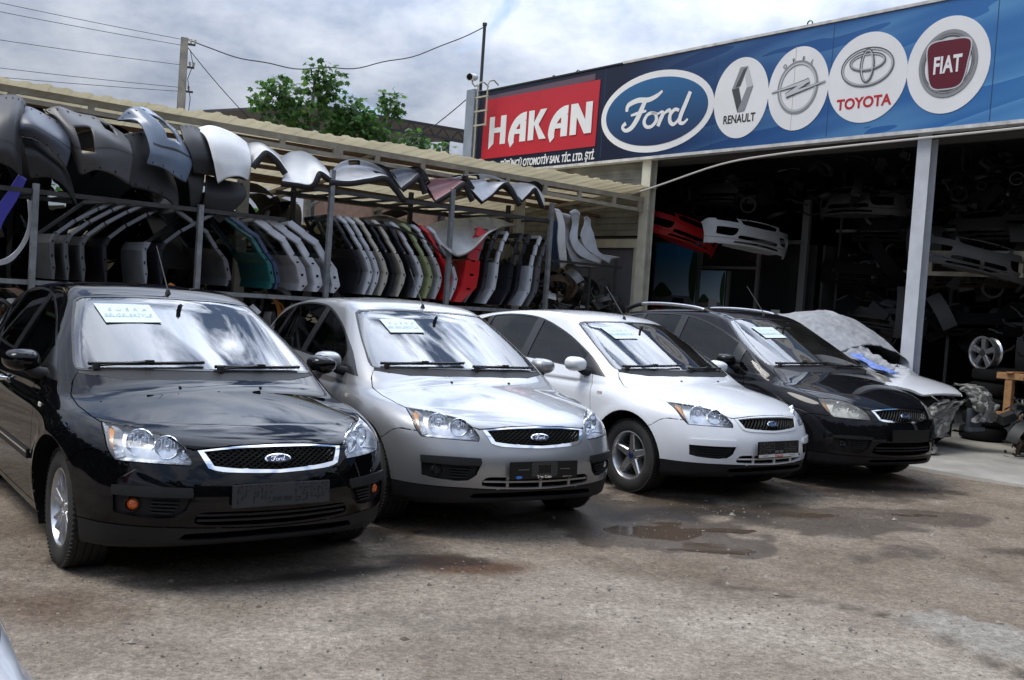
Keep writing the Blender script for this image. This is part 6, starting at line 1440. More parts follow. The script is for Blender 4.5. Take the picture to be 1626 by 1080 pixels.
for i,(x,mk,sk) in enumerate(zip(DX['cen'],('p_dk','p_teal','p_navy','p_silver','p_prim','p_prim'),(None,)*6)):
    door(DP['cen'],x-.08,mk,['dark pressed door inner panel just left of the teal door','teal door with a long sloping window pillar','navy blue door leaning beside the teal one','dull silver door right of the navy one','pale grey door, middle of the three over the silver car windscreen','pale grey door against the tall grey post'][i],'car doors standing on the lower shelf',1.99,t=.085 if i not in (3,4,5) else .15,y1=.9,lean=-.05)
MC=('p_prim','p_prim','p_beige','p_beige','p_prim','p_olive','p_silver','p_red','p_prim')
ML=['pale grey door, first right of the tall grey post','pale grey door, second right of the tall grey post','beige-silver door beside two pale grey ones','beige-silver door between two black doors','pale grey door left of the olive green one','olive green car door in the curved stack','silver door between the olive and the red one','slim red door edge in the curved stack','white-grey door touching the broad red door']
for i,(x,mk) in enumerate(zip(DX['mid'],MC)):
    door(DP['mid'],x-.07,mk,ML[i],'car doors standing on the lower shelf',2.16,t=.088,lean=-.03)
for x,l in ((.62,'black door behind the first pale grey doors right of the tall post'),(1.20,'black door left of the second beige-silver door'),(1.53,'black door left of the pale grey one next to the olive door')): door(DP['mid'],x-.07,'p_dk2',l,'car doors standing on the lower shelf',2.16,t=.07,lean=-.03)
RC=('p_red','p_dk','p_dk2','p_prim','p_dk2','p_dk2','p_prim','p_dk')
RL=['broad red door facing the yard under the silver roof panel','dark silver door right of the broad red one','black door, third in the right-hand stack','pale blue-grey door in the middle of the right-hand stack','black door right of the pale blue-grey one','second last black door at the right end of the stack','blue-grey door near the end post','last grey door beside the end post of the rack']
for i,(x,mk) in enumerate(zip([2.40,2.594,2.79,3.005,3.318,3.478,3.754,3.902],RC)):
    door(DP['right'],x-.05,mk,RL[i],'car doors standing on the lower shelf',2.17,t=.09 if i else .30,lean=-.05)
# second, shaded row
for i in range(26):
    x=-5.6+i*.42; door(DP['mid'] if i%2 else DP['right'],x,'p_dk2' if i%3 else 'p_dk','dark car door standing in the shaded second row','car doors in the second row',2.1,t=.09,y0=1.45,y1=2.2,lean=.3)
# cream bonnets on the rear rack
for (x,z,w,l) in ((-.95,2.62,.45,'cream bonnet tip sticking out under the small white bonnet'),(-.25,2.55,.55,'cream bonnet hanging on the rear rack left of the tall grey post'),(1.25,2.62,1.0,'cream bonnet on the rear rack under the grey bonnet'),(2.2,2.5,.6,'cream panel on the rear rack behind the pink bonnet')):
    y=2.6; rows=[[(x-.1,y+.6,z+.02),(x+w*.5,y+.6,z+.12),(x+w,y+.6,z)],[(x,y+.2,z-.02),(x+w*.5,y+.2,z+.06),(x+w,y+.2,z-.05)],[(x+.1,y,z-.22),(x+w*.5,y-.05,z-.20),(x+w*1.02,y,z-.20)]]
    shell('bonnet',rows,RM['p_cream'],l,'bonnet',(),'cream bonnets on the rear rack')
# heaps of parts nobody could count
def heap(name,x0,x1,y0,y1,z0,z1,n,label,seed,mats=None,big=1.):
    rn=random.Random(seed); mb=MB(); k=len(mats)
    for _ in range(n):
        x,y=rn.uniform(x0,x1),rn.uniform(y0,y1); u=(x-x0)/(x1-x0); zt=z0+(z1-z0)*(.55+.45*math.sin(math.pi*min(1,max(0,u*.8+.1)))); z=rn.uniform(z0,zt); t=rn.random(); mi=rn.choice([0]*6+list(range(k)))
        if t<.35:
            P=[Vector((x,y,z))]; d=Vector((rn.gauss(0,1),rn.gauss(0,.6),rn.gauss(0,.5))).normalized()
            for q in range(7): d=(d+Vector((rn.gauss(0,.45),rn.gauss(0,.3),rn.gauss(0,.35)))).normalized(); P.append(P[-1]+d*.07)
            mb.tube([p-Vector((0,0,0)) for p in P],rn.uniform(.006,.02),6,mi=mi)
        elif t<.6:
            a=rn.uniform(.06,.2); mb.lathe([(a,-.03),(a*1.05,0),(a,.03),(a*.8,.03),(a*.8,-.03),(a,-.03)],n=18,Mx=ROT('X',rn.uniform(0,3))@ROT('Y',rn.uniform(0,3)),c=(x,y,z),mi=mi)
        elif t<.8:
            from mathutils import Euler
            mb.box((x,y,z),(rn.uniform(.05,.3)*big,rn.uniform(.04,.2)*big,rn.uniform(.02,.14)*big),rz=rn.uniform(0,3),rx=rn.uniform(-.7,.7),ry=rn.uniform(-.7,.7),mi=mi,taper=rn.uniform(.5,1))
        else:
            m=ROT('Z',rn.uniform(0,3))@ROT('X',rn.uniform(-.8,.8)); a0=rn.uniform(0,3); r_=rn.uniform(.15,.4)*big; V=[];F=[]
            for q in range(9):
                th=a0+q*.22; V+=[m@Vector((r_*math.cos(th),-.08*big,r_*math.sin(th)))+Vector((x,y,z)),m@Vector((r_*math.cos(th),.08*big,r_*math.sin(th)))+Vector((x,y,z))]
                if q: F.append([2*q-2,2*q-1,2*q+1,2*q])
            mb.add(V,F,mi)
    o=mb.build(name,mats,None,smooth=True); yob(o); tag(o,label,'scrap',kind='stuff'); return o
HM=[mat('grimy black',(.012,.012,.012),.6,noise=(9,.4)),mat('grimy steel',(.09,.09,.09),.5,metal=.6,noise=(9,.4)),mat('rust brown',(.06,.035,.02),.8,noise=(9,.4)),RM['pl_dark'],RM['p_dull'],RM['pl_grey']]
heap('scrap_parts',4.3,6.35,.1,1.1,.2,2.05,420,'dark tangle of small car parts heaped under the hanging fenders',4,HM)
heap('scrap_parts',-5.6,4.2,.15,1.0,.6,1.38,520,'dark car parts stored below the doors on the lowest shelf',5,HM+[mat('orange lens',(.45,.16,.04),.4)])
heap('scrap_parts',-5.6,6.2,2.7,3.8,.3,2.2,420,'dark car parts crowded on the rear rack in the shade',6,HM+[RM['p_prim']])
HD=[mat('deep black plastic',(.007,.007,.008),.9,spec=.12),RM['pl_black'],RM['pl_dark'],RM['pl_char'],RM['p_dk2']]
heap('stacked_panels',-6.2,-1.2,1.35,2.5,1.4,3.25,520,'dark bumpers and panels packed deep in the left of the rack',21,HD,big=2.6)
heap('stacked_panels',-1.2,.6,1.5,2.5,1.4,2.45,130,'dark panels packed behind the teal and navy doors',22,HD,big=2.2)
heap('stacked_panels',.6,4.2,1.5,2.5,1.4,2.35,260,'dark panels packed behind the curved door stack',23,HD,big=2.2)
SHELLS=[
('bumper_cover',[[(-4.218,0.5,3.541),(-4.064,0.4,3.583),(-3.935,0.3,3.58),(-3.879,0.2,3.494)],[(-4.31,0,3.23),(-4.174,-0.1,3.244),(-4.056,-0.1,3.264),(-3.968,0,3.186)],[(-4.337,-0.2,2.881),(-4.18,-0.25,2.901),(-4.086,-0.25,2.857),(-3.978,-0.15,2.764)],[(-4.322,-0.15,2.773),(-4.187,-0.2,2.717),(-4.087,-0.2,2.681),(-3.953,-0.1,2.61)]],'pl_char','charcoal bumper cover at the far left end of the shelf, cut by the photo edge','bumper',(),'bumpers piled along the upper shelf'),
('bumper_cover',[[(-3.929,0.15,3.102),(-3.781,0.1,3.076),(-3.608,0.1,2.983),(-3.458,0.1,2.838)],[(-3.921,0,2.899),(-3.754,-0.05,2.891),(-3.568,-0.05,2.798),(-3.405,0,2.672)],[(-3.847,0,2.615),(-3.631,-0.05,2.64),(-3.456,-0.05,2.542),(-3.311,0,2.364)]],'pl_dark','dark grey wheel-arch moulding hanging below the blue-grey bumper beside the left post','bumper',(),'bumpers piled along the upper shelf'),
('bumper_cover',[[(-3.994,0.35,3.453),(-3.819,0.3,3.474),(-3.616,0.25,3.395),(-3.452,0.2,3.311)],[(-4.015,0.05,3.285),(-3.869,-0.05,3.285),(-3.642,-0.1,3.185),(-3.434,0,3.13)],[(-4.02,-0.05,3.173),(-3.875,-0.15,3.173),(-3.663,-0.2,3.07),(-3.447,-0.1,2.962)],[(-3.997,0,3.081),(-3.844,-0.1,3.065),(-3.658,-0.15,2.942),(-3.476,-0.08,2.785)]],'pl_blue','smooth blue-grey bumper end hanging from the shelf second from the left','bumper',(),'bumpers piled along the upper shelf'),
('bumper_cover',[[(-2.86,0.3,3.261),(-2.636,0.3,3.355),(-2.403,0.3,3.362),(-2.079,0.3,2.933)],[(-2.784,0.15,3.031),(-2.557,0.15,3.064),(-2.287,0.15,2.956),(-2.045,0.15,2.66)],[(-2.669,0.1,2.67),(-2.436,0.1,2.64),(-2.195,0.1,2.566),(-2.042,0.1,2.414)]],'pl_dark','dark bumper end tucked under the steel-blue bumper','bumper',(),'bumpers piled along the upper shelf'),
('bumper_cover',[[(-3.631,0.4,3.479),(-3.495,0.35,3.544),(-3.258,0.4,3.51),(-2.984,0.4,3.486),(-2.638,0.3,3.286)],[(-3.543,0.25,3.384),(-3.439,0,3.242),(-3.23,-0.05,3.271),(-2.99,-0.05,3.233),(-2.667,0.1,3.138)],[(-3.413,0.15,3.107),(-3.376,-0.1,2.972),(-3.217,-0.2,2.974),(-2.981,-0.15,3.027),(-2.68,0,3.003)],[(-3.327,0.1,2.841),(-3.32,-0.1,2.721),(-3.178,-0.2,2.786),(-2.978,-0.18,2.765),(-2.74,-0.08,2.677)]],'pl_grey','warm grey bumper with a rectangular fog lamp opening and a curved crease','bumper',((0.33, 0.53, 0.28, 0.64), (0.72, 0.86, 0.06, 0.2)),'bumpers piled along the upper shelf'),
('bumper_cover',[[(-1.983,0.4,3.558),(-1.86,0.4,3.597),(-1.732,0.4,3.575),(-1.616,0.4,3.495)],[(-2.026,0.1,3.346),(-1.875,0.1,3.384),(-1.733,0.1,3.361),(-1.654,0.1,3.252)],[(-1.97,-0.02,3.137),(-1.848,-0.02,3.155),(-1.708,-0.02,3.145),(-1.618,-0.02,3.067)],[(-1.92,0,2.937),(-1.797,0,2.93),(-1.665,0,2.936),(-1.584,0,2.846)]],'pl_black','matt black bumper wedged between the steel-blue bumper and the white panel','bumper',(),'bumpers piled along the upper shelf'),
('bumper_cover',[[(-2.752,0.5,3.515),(-2.62,0.4,3.683),(-2.402,0.35,3.692),(-2.048,0.3,3.479)],[(-2.591,0.2,3.498),(-2.438,0.05,3.452),(-2.22,0,3.424),(-1.984,0.1,3.248)],[(-2.512,-0.05,3.172),(-2.388,-0.1,3.129),(-2.188,-0.12,3.099),(-1.94,0,3.069)],[(-2.535,-0.05,2.961),(-2.348,-0.1,2.927),(-2.168,-0.12,2.833),(-2.03,-0.05,2.796)]],'pl_steel','steel-blue bumper arching over the shelf with a torn lamp opening','bumper',((0.5, 0.74, 0.16, 0.46),),'bumpers piled along the upper shelf'),
('bumper_cover',[[(-2.008,0.1,3.021),(-1.884,0.1,3.008),(-1.726,0.1,2.969)],[(-1.953,0.05,2.787),(-1.858,0.05,2.739),(-1.765,0.05,2.735)],[(-1.894,0.08,2.481),(-1.804,0.08,2.536),(-1.754,0.08,2.647)]],'pl_dark','narrow dark plastic strip hanging below the matt black bumper','bumper',(),'bumpers piled along the upper shelf'),
('bumper_cover',[[(-1.709,0.1,2.941),(-1.468,0.1,2.912),(-1.206,0.1,2.899)],[(-1.743,0.02,2.691),(-1.52,0.02,2.658),(-1.191,0.02,2.696)],[(-1.749,0.06,2.526),(-1.632,0.06,2.418),(-1.509,0.06,2.33)]],'pl_black','dark angular bumper corner dangling under the white panel','bumper',(),'bumpers piled along the upper shelf'),
('bonnet',[[(-1.736,0.5,3.574),(-1.556,0.4,3.636),(-1.28,0.35,3.58),(-1.088,0.3,3.473)],[(-1.749,0.1,3.431),(-1.663,0,3.391),(-1.391,0,3.372),(-1.14,0.05,3.305)],[(-1.723,-0.1,3.15),(-1.634,-0.15,3.129),(-1.411,-0.15,3.13),(-1.193,-0.1,3.118)],[(-1.655,-0.15,2.824),(-1.548,-0.2,2.909),(-1.391,-0.2,2.949),(-1.219,-0.1,2.92)]],'p_white','large glossy white bonnet hanging down over the front of the shelf','bonnet',(),'bonnets lying on the upper shelf'),
('bonnet',[[(-0.941,0.633,3.441),(-0.905,0.628,3.519),(-0.749,0.611,3.549),(-0.604,0.594,3.495),(-0.472,0.579,3.424)],[(-1.013,0.4,3.285),(-0.96,0.4,3.389),(-0.81,0.4,3.475),(-0.64,0.4,3.404),(-0.49,0.4,3.287)],[(-1.156,0,3.134),(-1.071,0,3.25),(-0.948,0,3.367),(-0.769,0,3.286),(-0.607,0,3.118)]],'p_white','small white bonnet with a dark hollow underside left of the cream column','bonnet',(),'bonnets lying on the upper shelf'),
('bonnet',[[(-0.477,0.579,3.358),(-0.304,0.559,3.481),(-0.115,0.538,3.515),(0.065,0.517,3.452),(0.224,0.499,3.343)],[(-0.514,0.3,3.156),(-0.349,0.3,3.227),(-0.178,0.3,3.251),(-0.016,0.3,3.323),(0.176,0.3,3.249)],[(-0.714,-0.05,2.986),(-0.479,-0.05,2.985),(-0.275,-0.05,2.998),(-0.167,-0.05,3.191),(0.041,-0.05,3.12)]],'p_white','white bonnet with a pointed nose lying left of the tall grey post','bonnet',(),'bonnets lying on the upper shelf'),
('bonnet',[[(0.298,0.49,3.247),(0.475,0.47,3.443),(0.759,0.437,3.512),(1.084,0.4,3.443),(1.309,0.374,3.273)],[(0.277,0.4,3.185),(0.469,0.4,3.309),(0.773,0.4,3.373),(1.139,0.394,3.366),(1.419,0.361,3.16)],[(0.006,-0.05,3.098),(0.321,-0.05,3.117),(0.641,-0.05,3.198),(0.972,-0.05,3.259),(1.32,-0.05,2.968)]],'p_silver','upturned silver-white bonnet showing its pierced inner frame right of the tall grey post','bonnet',((0.35, 0.5, 0.02, 0.3), (0.62, 0.78, 0.52, 0.78)),'bonnets lying on the upper shelf'),
('bonnet',[[(1.249,0.381,3.418),(1.512,0.351,3.482),(1.748,0.323,3.436),(1.869,0.309,3.288)],[(1.346,0.37,3.3),(1.545,0.347,3.383),(1.762,0.322,3.433),(1.895,0.307,3.228)],[(1.23,0,3.138),(1.378,0,3.256),(1.554,0,3.388),(1.713,0,3.116)]],'p_grey','mid grey bonnet between the silver-white one and the pink one','bonnet',(),'bonnets lying on the upper shelf'),
('bonnet',[[(1.822,0.315,3.329),(2.175,0.274,3.415),(2.502,0.236,3.427),(2.679,0.216,3.285)],[(1.95,0.3,3.199),(2.211,0.27,3.301),(2.53,0.233,3.416),(2.725,0.211,3.23)],[(1.862,0,3.019),(2.112,0,3.183),(2.395,0,3.368),(2.613,0,3.113)]],'p_pink','faded pink bonnet on the shelf above the red door','bonnet',(),'bonnets lying on the upper shelf'),
('bonnet',[[(2.323,0.257,3.433),(2.66,0.218,3.54),(3.054,0.173,3.566),(3.348,0.139,3.512)],[(2.59,0.227,3.366),(2.784,0.204,3.389),(3.147,0.162,3.487),(3.504,0.121,3.407)],[(2.771,0,3.108),(2.945,0,3.236),(3.253,0,3.478),(3.587,0,3.153)]],'p_silver','grey pierced bonnet frame between the pink bonnet and the last white one','bonnet',((0.15, 0.45, 0.03, 0.28), (0.52, 0.78, 0.25, 0.55)),'bonnets lying on the upper shelf'),
('bonnet',[[(3.366,0.137,3.47),(3.643,0.105,3.523),(3.9,0.075,3.505),(4.079,0.055,3.375)],[(3.508,0.121,3.358),(3.709,0.098,3.444),(3.917,0.074,3.492),(4.11,0.051,3.302)],[(3.581,0,3.221),(3.701,-0,3.34),(3.862,-0,3.459),(4.083,0,3.171)]],'p_white','last white bonnet at the right end of the upper shelf','bonnet',(),'bonnets lying on the upper shelf'),
('bonnet',[[(1.992,0.5,2.594),(2.272,0.5,2.747),(2.806,0.5,2.863),(3.368,0.5,2.935),(3.902,0.5,2.858)],[(1.964,0.2,2.494),(2.248,0.2,2.568),(2.66,0.2,2.632),(3.086,0.2,2.71),(3.365,0.2,2.787)],[(2.142,-0.12,2.257),(2.305,-0.12,2.219),(2.532,-0.12,2.332),(2.781,-0.12,2.592),(2.897,-0.12,2.67)]],'p_dull','dented silver roof panel thrown over the tops of the red door and its neighbours','panel',(),''),
('bonnet',[[(0.903,0.6,2.672),(1.233,0.383,2.725),(1.795,0.6,2.671),(2.123,0.6,2.536)],[(0.819,0.3,2.612),(1.24,0.3,2.655),(1.659,0.3,2.559),(2.158,0.3,2.394)],[(0.755,0.02,2.556),(1.148,0.02,2.551),(1.731,0.02,2.425),(2.334,0.02,2.055)]],'pl_black','black rubbery panel draped over the middle doors beside the silver roof panel','panel',(),''),
('fender',[[(4.326,0.027,3.18),(4.412,0.017,3.17),(4.476,0.01,3.127)],[(4.419,0,2.924),(4.486,0,2.931),(4.567,0,2.919)],[(4.433,0,2.63),(4.527,0,2.638),(4.601,0,2.645)],[(4.616,0.1,2.227),(4.686,0.1,2.213),(4.775,0.1,2.279)]],'p_white','narrow white fender seen edge-on, first of the hanging fenders','fender',(),'bare fenders hanging at the right end of the rack'),
('fender',[[(4.478,0.009,3.098),(4.589,-0.004,3.09),(4.668,-0.013,3.078)],[(4.74,0.2,2.9),(4.795,0.2,2.905),(4.836,0.2,2.909)],[(4.704,0.1,2.655),(4.784,0.1,2.622),(4.84,0.1,2.607)],[(4.926,0.1,2.291),(4.975,0.1,2.355),(5.027,0.1,2.4)],[(5.238,0.1,2.263),(5.259,0.1,2.337),(5.281,0.1,2.4)],[(5.63,0.15,2.292),(5.649,0.15,2.387),(5.66,0.15,2.429)]],'p_prim','grey crescent fender hanging second from the left, lowest curve','fender',(),'bare fenders hanging at the right end of the rack'),
('fender',[[(4.657,-0.011,3.146),(4.776,-0.025,3.199),(4.868,-0.036,3.139)],[(4.787,0.05,2.962),(4.869,0.05,2.97),(4.929,0.05,2.977)],[(4.709,0,2.715),(4.82,0,2.705),(4.888,-0,2.711)],[(4.868,0,2.489),(4.974,0,2.538),(5.053,0,2.585)],[(5.129,0,2.389),(5.181,0,2.434),(5.261,0,2.481)],[(5.526,0.05,2.337),(5.575,0.05,2.424),(5.628,0.05,2.479)]],'p_prim','pale grey crescent fender hanging third from the left','fender',(),'bare fenders hanging at the right end of the rack'),
('fender',[[(5.038,0.05,3.099),(5.021,-0.053,3.115),(5.209,0.05,3.076)],[(5.017,0,2.964),(5.1,0,2.973),(5.188,0,2.941)],[(4.965,0,2.778),(5.094,0,2.75),(5.254,0,2.846)],[(5.081,0,2.587),(5.191,0,2.617),(5.308,0,2.729)],[(5.348,0,2.467),(5.432,0,2.495),(5.458,-0,2.517)],[(5.758,0.05,2.355),(5.808,0.05,2.442),(6.014,0.05,2.479)]],'p_prim','pale grey fender hanging furthest right above the dark heap','fender',(),'bare fenders hanging at the right end of the rack'),
('fender',[[(4.536,0.3,3.001),(4.59,0.3,3.007),(4.657,0.3,3.013)],[(4.583,0.3,2.644),(4.65,0.3,2.65),(4.732,0.3,2.658)],[(4.62,0.3,2.245),(4.718,0.3,2.222),(4.799,0.3,2.228)]],'p_navy','dark blue fender hanging behind the narrow white one','fender',(),'bare fenders hanging at the right end of the rack'),
('trim_piece',[[(-3.965,0,2.65),(-3.881,0,2.602)],[(-4.077,0,2.43),(-3.966,0,2.37)],[(-4.187,0,2.213),(-4.09,0,2.121)],[(-4.206,0,2.036),(-4.138,0,1.984)]],'p_purple','violet-blue window frame leaning at the far left edge','door frame',(),''),
('trim_piece',[[(-3.851,0.05,2.37),(-3.809,0.05,2.36)],[(-3.828,0.05,2.15),(-3.793,0.05,2.138)],[(-3.854,0.05,1.968),(-3.818,0.05,1.927)],[(-3.929,0.05,1.797),(-3.9,0.05,1.755)],[(-4.033,0.05,1.685),(-4.004,0.05,1.628)],[(-4.139,0.05,1.632),(-4.136,0.05,1.574)]],'p_silver','curved silver door frame loop at the far left between the posts','door frame',(),''),
]
DP=dict(left=[(0.000,1.463),(-0.025,1.621),(-0.045,1.741),(-0.055,1.892),(0.000,2.003),(0.210,2.177),(0.470,2.344),(0.693,2.471)],mid=[(0.000,1.521),(0.050,1.720),(0.072,1.855),(0.003,2.027),(-0.112,2.194),(-0.238,2.359),(-0.362,2.521),(-0.479,2.600)],right=[(0.000,1.498),(0.130,1.746),(0.160,1.941),(0.172,2.159),(0.232,2.357),(0.294,2.531),(0.375,2.672)],cen=[(0.000,1.514),(0.019,1.619),(-0.048,1.854),(-0.174,1.993),(-0.303,2.189),(-0.523,2.314),(-0.722,2.439)])
DX=dict(left=[-3.481, -3.325, -3.141, -2.878, -2.391, -2.195],mid=[0.771, 0.892, 1.044, 1.35, 1.669, 1.854, 2.029, 2.202, 2.324],right=[2.211, 2.594, 2.79, 3.005, 3.318, 3.478, 3.754, 3.902],cen=[-1.329, -0.704, -0.618, -0.268, -0.032, 0.244])
# ================================================================== inside the shop
def loose_bumper(x,y,z,rz,m,label,grp,rx=0,ry=0,labs=('bumper','lip'),cut=False):
    C=FOCUS['C']; key='lb_'+m.name
    if key not in MATS:
        o=surf('bumper_cover',C,labs,m,None,wall=.02); MATS[key]=o.data
    else: o=link('bumper_cover',MATS[key])
    from mathutils import Euler
    Rm=Matrix.Rotation(YA+rz,3,'Z')@Euler((rx,ry,0)).to_matrix(); o.rotation_euler=Rm.to_euler(); o.location=Y_(x,y,z)-Rm@Vector((-.2,0,.5))     # x,y,z = middle of the bumper
    return tag(o,label,'bumper',grp)
gI='bumpers hung inside the shop'
loose_bumper(7.9,-1.45,3.04,R(-112),mat('dusty white',(.42,.43,.45),.45,noise=(3,.15)),'white bumper with an open grille hung beside the red one inside the shop',gI,rx=R(-6),ry=R(0))
loose_bumper(7.8,.02,3.12,R(-108),mat('dusty red',(.40,.008,.010),.45),'red bumper tilted down behind the cream column',gI,rx=R(-14),ry=R(4))
sh=yempty('storage_shelving',10.5,-6,0,0,'tall dark shelving full of bumpers deep inside the shop','shelving')
def sv(x,y,z): return (x-10.5,y+6,z)
for x in (9.6,11.4):
    for y in (-2.1,-4.3,-6.5,-8.7,-10.9,-13.1):
        mb=MB(); mb.box(sv(x,y,2.35),(.05,.05,4.7)); mb.build('post',M_dark,sh)
    for z in (1.75,2.55,3.28,3.95):
        mb=MB(); mb.box(sv(x,-7.6,z),(.04,11.2,.05)); mb.build('rail',M_post if x<10 and z in (2.55,3.28) else M_dark,sh)
kk=0
names=['lowest','second','third','top']
for li,z in enumerate((1.35,2.12,2.9,3.55)):
    for j in range(6):
        y=-3.0-j*1.85+(li%2)*.3; mm=(mat('dim plastic grey',(.05,.05,.052),.8,spec=.15),HD[0],mat('dim plastic dark',(.015,.015,.016),.8,spec=.15),HD[0],mat('dim plastic brown',(.03,.022,.018),.8,spec=.15))[(j*3+li)%5]
        loose_bumper(9.35+rng.rand()*.2,y,z+.42,R(180+rng.uniform(-12,12)),mm,'dim bumper on the %s level of the indoor shelving, %s from the left'%(names[li],ORD[j]),'bumpers on the indoor shelving',rx=R(rng.uniform(-5,5)))
fb=yempty('welded_rack',8.9,-4.8,2.66,0,'pale welded ladder-like frame behind the pillar inside the shop','frame')
mb=MB(); mb.box((0,0,.17),(.04,1.9,.07)); mb.box((0,0,-.17),(.04,1.9,.07)); 
for y in (-.9,-.3,.55,.9): mb.box((0,y,0),(.04,.06,.27))
mb.build('bars',M_frl,fb)
loose_bumper(8.6,-5.2,2.75,R(-150),mat('dusty grey',(.10,.10,.105),.5),'curved grey bumper resting across the pale frame right of the pillar',gI,rx=R(-12))
loose_bumper(8.6,.0,4.0,R(190),RM['pl_char'],'dark bumper hung high above the white one',gI); loose_bumper(8.6,-2.9,3.7,R(176),RM['pl_grey'],'grey-brown bumper hung high left of the pillar',gI)
heap('scrap_parts',8.0,9.2,-9.5,1.4,3.5,4.5,240,'dark parts hanging under the shop ceiling',9,HD)
heap('shelf_parts',9.3,10.6,-13.5,-2.2,1.3,4.6,760,'dim jumble of car parts filling the indoor shelving',31,[mat('dim part grey',(.09,.09,.093),.7,spec=.2),mat('dim part brown',(.08,.055,.04),.8,spec=.2),mat('dim part steel',(.06,.06,.063),.7,spec=.25)]+HD[:2],big=1.5)
# posters on the partition: flat prints
def poster(y0,y1,z0,z1,label,car):
    t=yempty('poster',8.93,(y0+y1)/2,z0,0,label,'poster'); h=z1-z0; w=abs(y1-y0); X=-.002
    def rect(nm,a,b,c,d,m,x): 
        mesh(nm,[(x,a,b),(x,c,b),(x,c,d),(x,a,d)],[(0,1,2,3)],m,t)
    # local Y runs right-to-left in the picture
    me=mesh('print',[(0,-w/2,0),(0,w/2,0),(0,w/2,h),(0,-w/2,h),(.02,-w/2,0),(.02,w/2,0),(.02,w/2,h),(.02,-w/2,h)],[(0,1,2,3),(7,6,5,4),(0,4,5,1),(1,5,6,2),(2,6,7,3),(3,7,4,0)],None or poster_sky,t)
    mb=MB(); gm=lambda P,x,mi: mb.add([(x,p[0],p[1]) for p in P],[list(range(len(P)))],mi)
    gm([(-w/2,0),(w/2,0),(w/2,h*.30),(-w/2,h*.30)],-.002,2)
    gm(smooth_poly([(w*.5,h*.28),(w*.42,h*.42),(w*.3,h*.47),(w*.15,h*.40),(w*.05,h*.30)],closed=True,n=4),-.003,3)
    gm(smooth_poly([(-w*.5,h*.9),(-w*.42,h*.95),(-w*.33,h*.6),(-w*.38,h*.3),(-w*.5,h*.28)],closed=True,n=4),-.003,3)
    def carprint(cx,cz,s,mi):
        gm(smooth_poly([(cx-s,cz),(cx-s*1.02,cz+s*.45),(cx-s*.75,cz+s*.72),(cx-s*.55,cz+s*1.15),(cx,cz+s*1.25),(cx+s*.55,cz+s*1.15),(cx+s*.75,cz+s*.72),(cx+s*1.02,cz+s*.45),(cx+s,cz)],n=3),-.005,mi)
        gm([(cx-s*.62,cz+s*.74),(cx+s*.62,cz+s*.74),(cx+s*.47,cz+s*1.12),(cx-s*.47,cz+s*1.12)],-.0065,4); gm([(cx-s*.5,cz+s*.2),(cx+s*.5,cz+s*.2),(cx+s*.42,cz+s*.40),(cx-s*.42,cz+s*.40)],-.0065,4)
        for sg in(1,-1): gm([(cx+sg*s*.65,cz+s*.48),(cx+sg*s*.95,cz+s*.52),(cx+sg*s*.9,cz+s*.68),(cx+sg*s*.7,cz+s*.60)],-.0065,5)
        gm([(cx-s*.3,cz+s*.02),(cx+s*.3,cz+s*.02),(cx+s*.3,cz+s*.14),(cx-s*.3,cz+s*.14)],-.007,5)
    carprint(-w*.12,h*.06,w*.26,0); carprint(w*.38,h*.10,w*.14,1)
    mb.build('picture',[mat('print car blue',(.16,.20,.24),.5),mat('print car red',(.30,.03,.03),.5),mat('print ground',(.13,.14,.15),.5),mat('print trees',(.02,.045,.015),.6),mat('print dark',(.01,.012,.015),.5),mat('print light',(.40,.40,.40),.5)],t)
m=bpy.data.materials.new('poster sky'); m.use_nodes=True; t_=m.node_tree; b_=t_.nodes['Principled BSDF']; tc_=t_.nodes.new('ShaderNodeTexCoord'); sp_=t_.nodes.new('ShaderNodeSeparateXYZ'); t_.links.new(tc_.outputs['Object'],sp_.inputs[0]); mr_=t_.nodes.new('ShaderNodeMapRange'); mr_.inputs[2].default_value=1.3; t_.links.new(sp_.outputs[2],mr_.inputs[0]); cr_=t_.nodes.new('ShaderNodeValToRGB'); cr_.color_ramp.elements[0].color=(.60,.68,.70,1); cr_.color_ramp.elements[1].color=(.03,.22,.48,1); t_.links.new(mr_.outputs[0],cr_.inputs[0]); t_.links.new(cr_.outputs[0],b_.inputs['Base Color']); b_.inputs['Roughness'].default_value=.4
poster_sky=m
poster(1.85,.72,1.45,3.0,'large poster of a pale blue car under blue sky beside the cream column',0)
poster(.60,-.02,1.55,2.45,'smaller poster of a red car on the office door',1)
for (y,z,l) in ((.22,1.62,'small white notice stuck under the smaller poster'),(-1.28,1.50,'small white notice on the dark glass near the covered car')):
    mesh_o=MB().box((0,0,0),(.006,.20,.24)).build('notice',mat('notice paper',(.45,.45,.44),.7),None); mesh_o.location=Y_(8.90,y,z+.12); mesh_o.rotation_euler=(0,0,YA); tag(mesh_o,l,'notice')
# ---- dark stored car, wheel on tyres, pallet, engine heap
def simple_car(x,y,rz,label,paint):
    C=FOCUS['C']; t=yempty('stored_car',x,y,0,rz,label,'car')
    surf('body',C,('body','hood','bumper','lip','fdoor','rdoor','rbumper','cowl','gap','headgap','dlo','wsring','under','fog','fogbar','foglamp'),paint,t); surf('windscreen',C,('ws',),MT['sideglass'],t); surf('windows',C,('fwin','rwin_s','qwin','rwin'),MT['sideglass'],t); surf('headlight',C,('head','amber'),MT['plastic_gl'],t)
    surf('grille',C,('grille','gring','low','lipopen'),MT['gap'],t)
    for xa in FOCUS['axles']:
        for sg in (1,-1): wheel_parts(t,'five',(xa,sg*.765,.315),sg,MT['darkmetal'])
simple_car(9.6,-9.0,R(200),'dusty dark car parked in the gloom behind the loose alloy wheel',mat('dusty black',(.02,.02,.021),.6,noise=(3,.4)))
ts=yempty('tyre_stack',7.55,-5.95,.03,0,'stack of worn black tyres inside the shop holding a loose alloy wheel','tyres')
